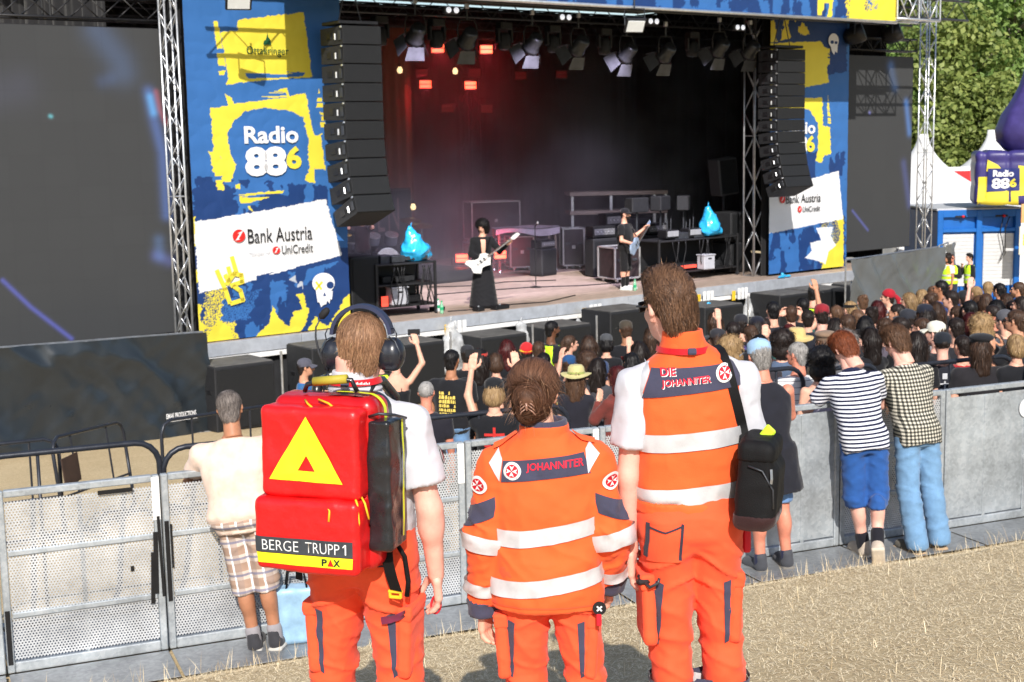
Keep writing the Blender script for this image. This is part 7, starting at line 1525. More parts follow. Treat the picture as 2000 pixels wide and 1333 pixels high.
    def belt(pts,w_,m,nm):
        V = []; 
        for (x,y,z) in pts: V += [(x-w_/2,y,z),(x+w_/2,y-.004,z-.004)]
        V += [(x,y+.005,z) for x,y,z in V]; n_ = len(pts); k_ = 2 * n_; mb = MB(); F = [(2*i,2*i+1,2*i+3,2*i+2) for i in range(n_-1)] + [(k_+2*i+2,k_+2*i+3,k_+2*i+1,k_+2*i) for i in range(n_-1)] + [(2*i,2*i+2,k_+2*i+2,k_+2*i) for i in range(n_-1)] + [(2*i+3,2*i+1,k_+2*i+1,k_+2*i+3) for i in range(n_-1)]; mb.add(V,F); mb.build(nm,m,pk)
    belt([(.215,-.02,.09),(.225,-.03,.0),(.235,-.02,-.06),(.245,.0,-.12)],.048,M_bagk,'hip_belt'); MB().box((.237,.012,-.13),(.058,.016,.012),bev=.003).build('buckle_bar',M_pull,pk); MB().box((.237,.012,-.152),(.052,.014,.012),bev=.003).build('buckle_bar',M_pull,pk)
    for s in (-.022,.022): MB().box((.237+s,.012,-.141),(.010,.014,.03),bev=.003).build('buckle_side',M_pull,pk)
    belt([(-.185,.03,.0),(-.19,.05,-.06),(-.195,.06,-.13)],.03,M_bagk,'hip_belt'); MB().tube([(.235,.03,.06),(.262,.05,.0),(.272,.06,-.1),(.265,.06,-.16)],.010,6).build('loose_strap',M_bagk,pk,smooth=True)
    for x in (-.12,.06): MB().lathe([(.014,-.01),(.018,0)],10,c=(x,-.12,-.012)).build('foot_stud',M_black,pk)
medic_pack()
# ================================================================== FIGURES OF THE CROWD AND THE BAND
ARMS = {'down':((.16,.02,-1),(.04,.22,-1)),'relax':((.20,-.04,-1),(-.05,.45,-.9)),'phone':((.22,.75,-.25),(-.20,.55,.85)),'up':((.30,.35,.9),(-.15,.15,1)),'high':((.55,.10,.75),(-.25,.25,1)),'cross':((.22,.12,-1),(-.85,.55,.15)),'lean':((.28,.50,-.8),(-.45,.85,-.05)),'elbow':((.55,.45,-.7),(-.55,.8,.1)),'face':((.25,.55,-.75),(-.55,.15,1)),'fist':((.35,.55,.15),(-.1,.2,1)),'hip':((.45,-.15,-.9),(-.65,.35,-.7)),'behind':((.18,-.22,-1),(-.55,-.05,-.8)),'over':((.6,.05,.6),(-.9,-.1,.35)),'reach':((.35,.8,-.45),(.25,.95,-.1)),'play':((.20,.12,-1),(-.55,.62,-.25)),'neck':((.55,.30,-.75),(.55,.55,.55))}
def glyphs(f,t,m,x0,x1,z0,z1,rows,seed,disp=None,fill=.8,fn=BACK,lift=.006,nm='back_print'):
    """Unreadable block print: rows of small uneven pieces."""
    r = np.random.RandomState(seed); V, F = [], []; dz = (z1-z0) / rows
    for k in range(rows):
        x = x0
        while x < x1 - .005:
            w_ = r.uniform(.018,.05); a, b = x, min(x+w_*.82,x1); zz = z0 + dz * k; h = dz * fill * r.uniform(.8,1.1)
            if r.rand() < .9: n = len(V); V += [(a,zz),(b,zz+r.uniform(-.004,.004)),(b-r.uniform(0,.006),zz+h),(a+r.uniform(0,.006),zz+h)]; F.append((n,n+1,n+2,n+3))
            x += w_
    return decal(nm,f,V,F,fn,DB,m,t,disp,lift)
def hat(t,kind,m,hc,Rh,m2=None):
    P = lambda q: np.asarray(q) @ Rh.T + hc
    hm = MB()
    if kind in ('cap','capback','capside'):
        a = {'cap':0,'capback':math.pi,'capside':1.4}[kind]; Rz = rotz(a)
        prof = [(.090,.030),(.092,.065),(.085,.105),(.058,.130),(.02,.141),(.001,.142)]; n = 16; V = np.array([(r*math.cos(2*math.pi*j/n),r*1.12*math.sin(2*math.pi*j/n)-.018,z) for r,z in prof for j in range(n)])
        hm.add(P(V),[(i*n+j,i*n+(j+1)%n,(i+1)*n+(j+1)%n,(i+1)*n+j) for i in range(len(prof)-1) for j in range(n)]); o = hm.build('cap',m,t,smooth=True)
        V2, F = strip_grid(8,3); B = []
        for s, q in V2: an = (s-.5) * 2.0; r0 = .088 + .075 * q * math.cos(an*.55); B.append(Rz@np.array([r0*math.sin(an),r0*1.1*math.cos(an),.048-.022*q-.018*abs(an)*q])+[0,-.018,0])
        B = np.array(B); mb = MB(); mb.add(P(np.concatenate([B,B+[0,0,.006]])),F+[tuple(i+len(B) for i in q[::-1]) for q in F]); mb.build('brim',m2 or m,o,smooth=True)
        MB().lathe([(.008,0),(.006,.006)],8,c=P([[0,-.018,.140]])[0]).build('button',m2 or m,o)
    elif kind in ('straw','bucket'):
        br = .19 if kind == 'straw' else .145
        prof = [(br,.030),(br*.8,.038),(.108,.046),(.104,.06),(.098,.12),(.075,.148),(.03,.152),(.001,.150)]; n = 22; V = np.array([(r*math.cos(2*math.pi*j/n),r*1.1*math.sin(2*math.pi*j/n)-.015,z+(.018*math.cos(4*math.pi*j/n) if r>.11 else 0)) for r,z in prof for j in range(n)])
        hm.add(P(V),[(i*n+j,i*n+(j+1)%n,(i+1)*n+(j+1)%n,(i+1)*n+j) for i in range(len(prof)-1) for j in range(n)]); o = hm.build('hat',m,t,smooth=True)
        if m2: b = MB(); V = np.array([(r*math.cos(2*math.pi*j/n),r*1.1*math.sin(2*math.pi*j/n)-.015,z) for r,z in ((.110,.05),(.107,.075)) for j in range(n)]); b.add(P(V),[(j,(j+1)%n,n+(j+1)%n,n+j) for j in range(n)]); b.build('hat_band',m2,o,smooth=True)
    elif kind in ('beanie','beret','scarf'):
        f = ell((0,-.022,.055),(.094,.112,.098)) if kind != 'beret' else U(.02,ell((.01,-.03,.105),(.125,.13,.045)),ell((0,-.02,.06),(.09,.105,.06)))
        f = cut(f,((0,.05,.035),(0,.35,-1))); V, F = nets(f,(-.15,-.18,-.05),(.15,.15,.17),.014,1); o = obj('headscarf' if kind=='scarf' else kind,mesh_np(kind,P(V),F,m),t)
        if kind == 'scarf':
            MB().tube([P([[.0,-.12,.04]])[0],P([[.03,-.17,-.02]])[0],P([[.05,-.19,-.12]])[0],P([[.06,-.18,-.2]])[0]],[.03,.045,.04,.02],8).build('scarf_tail',m,o,smooth=True)
        if m2: MB().lathe([(.1,.03),(.099,.055)],18,c=P([[0,-.02,0]])[0],R=Rh@np.diag([1,1.12,1]),cap=False).build('band',m2,o,smooth=True)
    elif kind == 'band':
        MB().lathe([(.090,.045),(.089,.085)],18,c=P([[0,-.02,0]])[0],R=Rh@np.diag([1,1.14,1]),cap=False).build('headband',m,t,smooth=True)
def hair(t,style,hm,hc,Rh,seed,n=420,h=.016,w0=.0022):
    if style == 'bald': return
    base = cut(U(.02,ell((0,-.022,.040),(.081,.100,.088)),ell((0,-.066,-.03),(.063,.040,.085))),((0,.06,.06),(0,1,-.6)),((0,-.03,-.100),(0,.3,-1)))
    lift, L, grav, stick, curl = .004, .05, .5, .7, .08
    if style == 'buzz': base = cut(ell((0,-.020,.034),(.0795,.100,.091)),((0,.05,.06),(0,1,-.6)),((0,-.03,-.05),(0,.3,-1))); L = .015; lift = .002
    if style in ('long','longwavy'): base = U(.03,base,cap((.0,-.082,-.02),(.0,-.105,-.26),.075,.055,sq=(.72,1.1,1)),cap((.066,-.035,-.02),(.082,-.06,-.20),.036,.028),cap((-.066,-.035,-.02),(-.082,-.06,-.20),.036,.028)); L = .16; lift = .01; curl = .2 if style == 'longwavy' else .04
    if style == 'bob': base = U(.03,base,ell((0,-.05,-.04),(.100,.085,.095))); L = .08; base = cut(base,((0,.05,0),(0,1,-.3)))
    if style == 'pony': base = U(.02,base,cap((0,-.12,.03),(0,-.155,-.16),.030,.018)); L = .08
    if style == 'curly': base = cut(U(.03,ell((0,-.03,.035),(.135,.130,.125)),ell((0,-.06,-.09),(.13,.095,.11))),((0,.085,.03),(0,1,-.35))); L = .045; curl = .8; lift = .018
    if style == 'bun': base = U(.015,base,ell((0,-.10,.10),(.04,.04,.04)))
    if style == 'wave': base = U(.02,base,ell((0,.01,.105),(.075,.085,.045))); L = .06; curl = .25; lift = .012
    rough = .010 if style in ('curly','longwavy','wave') else .005
    fw = xf(base,Rh,hc); lo, hi = hc - np.array([.2,.22,.36 if 'long' in style else .24]), hc + np.array([.2,.2,.2])
    o = soft('hair',fw,lo,hi,h,hm,t,lambda P:rough*noise3(P*[46,46,20]+seed))
    rt = scalp_roots(n,base,seed,zmin=-.30 if 'long' in style else -.10,front=.08); cr = np.array([.01,-.03,.14]); q = rt - cr; dr = np.stack([q[:,0]*8,q[:,1]*8,-.8*np.ones(len(rt))],1)
    so = strands('hair_strands',rt@Rh.T+hc,dr@Rh.T,L,hm,o,w0=w0,seg=4,grav=grav,f=fw,lift=lift,seed=seed,jit=.22,stick=stick,curl=curl)
_cseed = [40]
def fig(lab,px,py,Y,H=None,yaw=0,hs=('short','brown'),top=('tee',(30,30,34)),bot=('jeans',(44,50,66)),sk='fair',cap_=None,L='down',R='down',lean=0,head=(0,0),w_=1.,fem=False,h=.03,group='people in the crowd',shoes=((40,40,44),(120,118,112)),prints=(),dy=None,feet=None,legs='stand',zfoot=None,curl=30,cat='person',hand_h=.0085,hairn=420,beard=None,mats=None,socks=None,tilt=0):
    _cseed[0] += 1; sd = _cseed[0]
    if feet is not None:
        X, Y = feet; g = float(ground(X,Y)) if zfoot is None else zfoot
    else:
        best = None
        for y in sorted(np.arange(max(10.9,Y-4),Y+6,.1),key=lambda q:abs(q-Y)):
            p = at(px,py,y); g = float(ground(p[0],p[1])) if zfoot is None else zfoot; hh = p[2] - g - (.03 if cap_ else 0); e = max(0,1.50-hh,hh-(1.72 if fem else 1.86))
            if best is None or e < best[0] - 1e-6: best = (e,p,g,hh)
            if e == 0: break
        _, p, g, hh = best; H = H or float(np.clip(hh,1.5,1.95)); X, Y = p[0], p[1]
    s = H / 1.8; t = thing('person',lab,cat,mw=M4(rotz(rad(yaw))@roty(rad(tilt))*s,(X,Y,g)),group=group)
    P0 = np.array([0,0,.95]); Rl = rotx(-rad(lean)); T = lambda q: Rl @ (np.asarray(q,float)-P0) + P0; tl = P0 - Rl @ P0
    fw = .90 if fem else 1.; sw = .170 * fw * w_; wa = .88 if fem else 1.
    inner = loft([(.86,.150,.095,0,0),(.95,.165*w_*(1.04 if fem else 1),.11*w_,0,-.008),(1.08,.142*w_*wa,.10*w_,0,0),(1.25,.165*w_*fw,.108*w_,0,0),(1.36,.172*w_*fw,.10,0,-.006),(1.42,.14*fw,.085,0,-.014),(1.46,.09,.07,0,-.02),(1.5,.06,.06,0,-.022)],2.3)
    A = {}
    for k, nm in ((-1,L),(1,R)):
        u_, f_ = ARMS[nm] if isinstance(nm,str) else nm; sh = T((k*(sw+.012),-.012,1.395)); A[k] = arm_pts(sh,np.array(u_)*[k,1,1],np.array(f_)*[k,1,1],.285*(.95 if fem else 1),.255*(.95 if fem else 1))
    kn = {-1:(-.10,.01,.50),1:(.10,.01,.50)}; an = {-1:(-.11,-.02,.08),1:(.11,-.02,.08)}
    if legs == 'cross': an[1] = (-.02,-.22,.16); kn[1] = (.07,-.02,.50); an[-1] = (-.06,.0,.08)
    if legs == 'lean': an[-1] = (-.10,-.14,.08); an[1] = (.13,-.10,.08); kn[-1] = (-.10,-.02,.5); kn[1] = (.11,-.02,.5)
    if legs == 'close': an[-1] = (-.075,-.02,.08); an[1] = (.075,-.02,.08); kn[-1] = (-.08,.01,.5); kn[1] = (.08,.01,.5)
    ar = .043 * fw * (.6+.4*w_); limb = lambda a: U(.02,cap(a[0],a[1],ar*1.12,ar*.92),cap(a[1],a[2],ar*.95,ar*.66))
    legf = lambda k, r0=.078, r1=.056, r2=.038: U(.02,cap((k*.088,0,.92),kn[k],r0,r1),cap(kn[k],an[k],r1,r2),ell(np.array(kn[k])*.55+np.array(an[k])*.45+[0,-.02,.06],(.054,.058,.12)))
    hc = T((0,.012,1.68)); Rh = Rl @ rotz(rad(head[0])) @ rotx(rad(head[1])); Rh = rotz(rad(head[0])) @ rotx(rad(head[1]-lean*.35))
    nk = cap(T((0,-.03,1.40)),hc+[0,-.02,-.06],.056*fw,.052*fw)
    skf = U(.03,xf(inner,Rl,tl),nk,limb(A[-1]),limb(A[1]),legf(-1),legf(1))
    pts = np.array([A[k][i] for k in (-1,1) for i in range(3)]+[hc,an[-1],an[1]]); lo = np.minimum(pts.min(0),[-.22,-.18,0]) - [.07,.07,.06]; hi = np.maximum(pts.max(0),[.22,.18,1.5]) + [.07,.07,.02]; hi[2] = max(pts[:6,2].max()+.06,hc[2]-.08)
    arms = [(A[k][2],A[k][2]-A[k][1],(0,.35,1) if abs((A[k][2]-A[k][1])[2])<.15 else ((.2*-k,1,.2) if (A[k][2]-A[k][1])[2]<0 else (-.9*k,-.2,.1)),k,curl) for k in (-1,1)]
    body_mesh(t,skf,hc,Rh,SK[sk],arms,fem,hs=.97,h=max(.016,h*.8),lo=lo,hi=hi,hh=.012 if h>.02 else .0085,hand_h=hand_h)
    # clothes
    cm = lambda c, nm: c if hasattr(c,'node_tree') else cloth('%s_%d_%d_%d'%(nm,*c),c,bump=.2,bscale=200,crease=.4,cscale=5.)
    cd = lambda P: folds(.006,7,sd*1.3)(P) + folds(.003,17,sd)(P)
    kind, tc_ = top[0], top[1]; tm = cm(tc_,'top'); low = .86; g_ = .016 if kind in ('tee','polo','long','shirt') else .010
    torso = grow(xf(inner,Rl,tl),g_+.010)
    def sleeve(k,fr,r=.018):
        a = A[k]; fs = [cap(a[0],a[1],ar*1.12+r,ar+r+.006),cap(a[0],T((k*sw*.45,-.016,1.425)),ar*1.12+r,.05)]
        if fr > 1: fs.append(cap(a[1],a[2],ar+r,ar*.72+r*.8)); return cut(U(.03,*fs),(a[1]+(a[2]-a[1])*(fr-1),a[2]-a[1])) if fr < 1.95 else U(.03,*fs)
        return cut(U(.03,*fs),(a[0]+(a[1]-a[0])*fr,a[1]-a[0]))
    up = Rl @ np.array([0,0,1.])
    if kind in ('tee','polo','shirt'): cf = U(.025,torso,sleeve(-1,.62),sleeve(1,.62))
    elif kind in ('long','coat'): cf = U(.03,torso,sleeve(-1,1.93),sleeve(1,1.93))
    elif kind == 'coatless': cf = torso
    elif kind == 'tank': cf = sub(torso,cap(T((-sw-.055,0,1.28)),T((-sw+.0,0,1.6)),.06,.055),cap(T((sw+.055,0,1.28)),T((sw-.0,0,1.6)),.06,.055),ell(T((0,-.05,1.52)),(.075,.2,.06)))
    elif kind == 'cami': cf = cut(torso,(T((0,0,1.29)),up))
    else: cf = torso
    if kind in ('coat','coatless'): cf = U(.04,cf,loft([(.62,.24*w_,.17*w_,0,0),(.8,.215*w_,.16*w_,0,0),(1.0,.19*w_,.135*w_,0,0)],2.2)); low = .64
    cf = cut(cf,((0,0,low),(0,0,-1)))
    neck_cut = T((0,-.03,1.475)); cf = cut(cf,(neck_cut,up*1+np.array([0,.0,0]))) if kind not in ('cami',) else cf
    nm = {'tee':'t_shirt','polo':'polo_shirt','shirt':'shirt','long':'long_sleeve_top','coat':'coat','coatless':'coat','tank':'tank_top','cami':'camisole'}[kind]
    lo2 = lo.copy(); lo2[2] = low - .03; hi2 = hi.copy(); hi2[2] = max(T((0,0,1.5))[2],pts[:6,2].max()) + .1
    soft(nm,cf,lo2,hi2,h,tm,t,cd)
    if kind == 'cami':
        for k in (-1,1): MB().tube([T((k*.06,.10,1.28)),T((k*.065,.06,1.43)),T((k*.062,-.06,1.43)),T((k*.058,-.115,1.28))],.006,5).build('shoulder_strap',tm,t,smooth=True)
    if kind == 'polo': soft('collar',sub(xf(loft([(1.44,.095,.088,0,-.02),(1.50,.075,.074,0,-.022)],2.1),Rl,tl),xf(loft([(1.40,.058,.058,0,-.02),(1.6,.058,.058,0,-.02)],2.1),Rl,tl)),T((0,0,1.46))-.15,T((0,0,1.46))+.15,.012,cm(mats['collar'],'collar') if mats and 'collar' in mats else tm,t)
    bk, bc = bot; bm = cm(bc,'bottom'); zl = {'shorts':.54,'knee':.42,'jeans':.05,'skirt':.45,'mini':.62,'long':.04}[bk]
    if bk in ('skirt','mini','long'): bf = loft([(zl,.25 if bk != 'long' else .30,.21 if bk != 'long' else .26,0,0),(.8,.20,.15,0,0),(.98,.165,.118,0,0)],2.1)
    else: bf = cut(U(.03,grow(legf(-1,.088,.074,.074 if bk=='jeans' else .062),.012),grow(legf(1,.088,.074,.074 if bk=='jeans' else .062),.012),loft([(.85,.15,.11,0,0),(.93,.178*w_,.128*w_,0,-.01),(.985,.166*w_,.116*w_,0,0)],2.3)),((0,0,zl),(0,0,-1)))
    soft({'shorts':'shorts','knee':'shorts','jeans':'trousers','skirt':'skirt','mini':'skirt','long':'skirt'}[bk],bf,(min(-.33,an[-1][0]-.1),min(-.3,an[1][1]-.1),zl-.03),(.33,.3,1.09),h,bm,t,tr_disp(sd,.8))
    su, ss = cm(shoes[0],'shoe'), cm(shoes[1],'sole')
    for k in (-1,1):
        a = np.array(an[k]); Rs = rotz(-k*.12) if not (legs=='cross' and k==1) else rotz(-.3) @ rotx(rad(-62)); o = a - (Rs@np.array([0,-.045,.10])); o[2] = max(0,o[2]) if not (legs=='cross' and k==1) else o[2] - .0
        shoe(t,o,0,su,ss,1.02,R=Rs,h=.015)
        if socks: d_ = nrm(np.array(kn[k])-a); soft('sock',cap(a-d_*.03,a+d_*(socks[1]),.050,.052),a-.15,a+.22,.014,cm(socks[0],'sock'),t)
    if hs: hair(t,hs[0],(HAIRC if h>.02 else HAIR)[hs[1]],hc,Rh,sd,n=hairn,h=.016 if h>.02 else .012,w0=.0022 if h>.02 else .0009)
    if cap_: hat(t,cap_[0],cm(cap_[1],'hat'),hc,Rh,cm(cap_[2],'hatb') if len(cap_)>2 else None)
    if beard: f = cut(U(.02,ell((0,.03,-.055),(.060,.075,.052)),ell((0,.055,-.085),(.04,.04,.04))),((0,0,-.028),(0,.1,1)),((0,.0,-.05),(0,-1,.2))); V, F = nets(f,(-.1,-.1,-.16),(.1,.14,.02),.012,1); obj('beard',mesh_np('beard',V@Rh.T+hc,F,HAIR[beard]),t)
    for p in prints:
        fn_ = lambda a, b, T=T: T((a,-.5,b)); dd = Rl @ np.array([0,1.,0]); md = cm(p[1],'print')
        if p[0] == 'block': glyphs(cf,t,md,-.10,.10,p[2],p[3],p[4],sd,cd,fn=fn_,lift=.008)
        elif p[0] == 'text': V, F = fit_text(p[2],p[3],p[4],.02); decal('back_lettering',cf,V+[0,p[5]],F,fn_,dd,md,t,cd,.008)
        elif p[0] == 'cross':
            for q in ([(-.012,1.08),(.012,1.08),(.012,1.38),(-.012,1.38)],[(-.09,1.30),(.09,1.30),(.09,1.325),(-.09,1.325)],[(-.09,1.12),(.0,1.15),(.0,1.17),(-.09,1.15)],[(.0,1.15),(.09,1.12),(.09,1.15),(.0,1.17)],[(-.09,1.20),(-.03,1.19),(-.03,1.25),(-.09,1.26)],[(.03,1.19),(.09,1.20),(.09,1.26),(.03,1.25)]): V2, F = strip_grid(3,6); Q = np.array(q); decal('back_print',cf,[((Q[0]*(1-a)+Q[1]*a)*(1-b)+(Q[3]*(1-a)+Q[2]*a)*b) for a,b in V2],F,fn_,dd,md,t,cd,.008)
        elif p[0] == 'bones':
            for (x0,z0,x1,z1,wd) in ((0,1.0,.0,1.32,.018),(-.05,1.29,.05,1.29,.014),(-.05,1.24,.05,1.24,.012),(-.045,1.19,.045,1.19,.012),(-.04,1.14,.04,1.14,.012),(-.03,1.02,-.075,.92,.014),(.03,1.02,.075,.92,.014),(-.08,1.30,-.085,1.10,.012),(.08,1.30,.085,1.10,.012),(0,1.34,0,1.40,.05)):
                n_ = nrm([-(z1-z0),x1-x0]) * wd / 2; decal('back_print',cf,[(x0+n_[0],z0+n_[1]),(x1+n_[0],z1+n_[1]),(x1-n_[0],z1-n_[1]),(x0-n_[0],z0-n_[1])],[(0,1,2,3)],fn_,dd,md,t,cd,.008)
        elif p[0] == 'hivis':
            vf = cut(sub(grow(torso,.010),ell(T((0,.14,1.45)),(.05,.1,.12))),((0,0,.88),(0,0,-1)),(T((0,0,1.46)),up)); vf = sub(vf,cap(T((-sw-.055,0,1.28)),T((-sw,0,1.6)),.055,.05),cap(T((sw+.055,0,1.28)),T((sw,0,1.6)),.055,.05)); soft('safety_vest',vf,lo2,hi2,h,mat('hi_vis_yellow',lin((205,250,50)),rough=.7,var=.06,bump=.1),t,cd)
            for z in (1.02,1.16): a, b = T((0,0,z-.05)), T((0,0,z+.05)); sew('reflective_band',vf,a,b,.045,M_refl,t,disp=cd,lift=.008,rmax=.4,nu=40,nv=2)
        elif p[0] == 'pack':
            bf2 = xf(U(.03,rbox((0,-.19,1.22),(.13,.075,.19),.05),rbox((0,-.25,1.14),(.10,.05,.09),.04)),Rl,tl); bt = soft('rucksack',bf2,T((0,-.2,1.2))-.36,T((0,-.2,1.2))+.36,.022,md,t,cd)
            for k in (-1,1): MB().tube([T((k*.07,-.13,1.38)),T((k*.09,-.03,1.455)),T((k*.09,.09,1.40)),T((k*.11,.12,1.2)),T((k*.14,.0,1.06))],.017,6).build('pack_strap',md,t,smooth=True)
            if len(p) > 2: lay('rucksack_panel',bf2,[(-.08,1.08),(.08,1.08),(.08,1.22),(-.08,1.22)],fn_,dd,cm(p[2],'panel'),t,cd,.006,6,6)
        elif p[0] == 'phone':
            k = p[2]; q = A[k][2] + nrm(A[k][2]-A[k][1]) * .13; MB().box(q+[0,.01,.02],(.075,.012,.15) if len(p)<4 else (.15,.012,.075),R=rotz(0),bev=.004).build('phone',M_black,t)
        elif p[0] == 'strap':
            V = []; Pq = [T((-.12,-.06,1.44)),T((-.07,-.135,1.36)),T((.02,-.15,1.24)),T((.12,-.14,1.08)),T((.17,-.06,.98))]; mb = MB(); mb.tube(Pq,.012,6); mb.build('cross_strap',md,t,smooth=True)
        elif p[0] == 'glasses':
            mb = MB()
            for k in (-1,1): mb.box(Rh@np.array([k*.034,.108,.008])+hc,(.056,.008,.038),R=Rh@rotz(-k*.25),bev=.004); mb.tube([Rh@np.array([k*.080,.0,.014])+hc,Rh@np.array([k*.070,.098,.012])+hc],.004,5)
            mb.build('sunglasses',M_black,t)
    return t, A, T, cf, hc, Rh

# ---------------------------------------------------------------- patterned cloth
def pattern_mat(name,fn):
    m = bpy.data.materials.new(name); m.use_nodes = True; nt = m.node_tree; b = nt.nodes['Principled BSDF']; b.inputs['Roughness'].default_value = .85; b.inputs['Specular IOR Level'].default_value = .2; tc = _n(nt,'ShaderNodeTexCoord'); sx = _n(nt,'ShaderNodeSeparateXYZ'); nt.links.new(tc.outputs['Object'],sx.inputs[0])
    def line(o,freq,thr,ph=0.):
        a = _n(nt,'ShaderNodeMath',operation='MULTIPLY_ADD'); a.inputs[1].default_value = freq; a.inputs[2].default_value = ph; nt.links.new(o,a.inputs[0]); f = _n(nt,'ShaderNodeMath',operation='FRACT'); nt.links.new(a.outputs[0],f.inputs[0]); c = _n(nt,'ShaderNodeMath',operation='LESS_THAN'); c.inputs[1].default_value = thr; nt.links.new(f.outputs[0],c.inputs[0]); return c.outputs[0]
    def mix(fac,c1,c2,k=1.):
        x = _n(nt,'ShaderNodeMixRGB'); 
        if k != 1.: q = _n(nt,'ShaderNodeMath',operation='MULTIPLY'); q.inputs[1].default_value = k; nt.links.new(fac,q.inputs[0]); fac = q.outputs[0]
        nt.links.new(fac,x.inputs[0])
        for i, c in ((1,c1),(2,c2)):
            if isinstance(c,tuple): x.inputs[i].default_value = (*c,1)
            else: nt.links.new(c,x.inputs[i])
        return x.outputs[0]
    nt.links.new(fn(sx.outputs['X'],sx.outputs['Y'],sx.outputs['Z'],line,mix),b.inputs['Base Color']); return m
M_stripe = pattern_mat('navy_white_stripes',lambda x,y,z,ln,mx:mx(ln(z,33.,.48),lin((228,230,238)),lin((22,28,58))))
M_gingham = pattern_mat('gingham_check',lambda x,y,z,ln,mx:mx(ln(z,36.,.5),mx(ln(x,36.,.5),lin((212,206,190)),lin((110,108,98))),mx(ln(x,36.,.5),lin((110,108,98)),lin((34,36,36)))))
M_plaid = pattern_mat('brown_plaid',lambda x,y,z,ln,mx:mx(ln(z,8.5,.14,.3),mx(ln(x,10.,.14,.1),mx(ln(x,10.,.5),mx(ln(z,8.5,.5),lin((206,190,178)),lin((170,142,124))),lin((150,132,124)),.55),lin((232,230,230))),lin((110,112,140)),.75))
M_wstripe = pattern_mat('white_thin_stripes',lambda x,y,z,ln,mx:mx(ln(z,16.,.12),lin((226,224,222)),lin((120,120,130))))

# ---------------------------------------------------------------- leaning on the barrier
def on_line(px,off=-.30):                   # a spot at the barrier at picture column px
    q = bp_(px,off); return float(q[0]), float(q[1])
def build_leaners():
    k = dict(h=.017,group='people leaning on the sheet metal barrier',hand_h=.0065,hairn=4000)
    fig('man in tan t-shirt and checked shorts leaning on the barrier at left',0,0,0,H=1.76,feet=on_line(502,-.28),yaw=-4,tilt=-8,lean=13,legs='close',hs=('short','salt'),top=('tee',(228,202,184)),bot=('knee',M_plaid),sk='olive',L='elbow',R='lean',head=(8,-12),w_=1.3,shoes=((58,58,62),(196,192,184)),socks=((150,146,150),.07),**k)
    fig('man in light blue cap and long black sleeveless coat at the barrier',0,0,0,H=1.80,feet=on_line(1468,-.30),yaw=14,tilt=-3,lean=7,hs=('short','grey'),top=('coatless',(30,31,40)),bot=('shorts',(106,142,190)),sk='red',L='lean',R='lean',cap_=('cap',(150,182,212)),head=(0,-4),w_=1.12,shoes=((70,72,78),(120,116,110)),socks=((34,38,66),.04),**k)
    fig('redhead in navy and white striped polo leaning over the barrier',0,0,0,H=1.84,feet=on_line(1648,-.36),yaw=4,tilt=-5,lean=27,legs='cross',hs=('wave','red'),top=('polo',M_stripe),bot=('knee',(40,84,150)),sk='pink',L='elbow',R='lean',head=(18,-28),shoes=((190,176,160),(214,200,180)),socks=((26,26,34),.10),mats={'collar':(26,32,62)},**k)
    fig('man in black and cream checked shirt and pale jeans at the barrier',0,0,0,H=1.84,feet=on_line(1738,-.34),yaw=18,tilt=-2,lean=22,legs='lean',hs=('wave','brown'),top=('shirt',M_gingham),bot=('jeans',(112,150,186)),sk='pink',L='lean',R='lean',head=(14,-16),shoes=((92,88,80),(176,150,120)),**k)
    fig('person in black at the right edge with a bare forearm on the barrier',0,0,0,H=1.78,feet=on_line(2032,-.32),yaw=10,lean=12,hs=('long','dark'),top=('tee',(34,34,38)),bot=('jeans',(36,36,40)),sk='pink',L='lean',R='lean',shoes=((190,186,184),(220,215,210)),**k)
    # carrier bag beside the tan man
    x, y = on_line(563,-.25); t = thing('carrier_bag','pale blue carrier bag standing by the barrier beside checked shorts','bag',(x,y,float(ground(x,y))+.02),rad(12)); f = rbox((0,0,.19),(.15,.07,.19),.02); soft('bag_body',f,(-.2,-.12,-.02),(.2,.12,.42),.014,mat('pale_blue_bag',lin((150,186,214)),rough=.4,var=.2,vscale=9),t,folds(.012,8,3.))
    for s in (-1,1): MB().tube([(-.07,s*.05,.37),(-.05,s*.05,.5),(.05,s*.05,.5),(.07,s*.05,.37)],.008,6).build('handle',M_bagk,t,smooth=True)
build_leaners()
BLK = (30,30,34); K1 = (24,25,30); K2 = (36,36,42); DEN = (104,140,182); DJ = (48,62,92); GRY = (70,72,78)
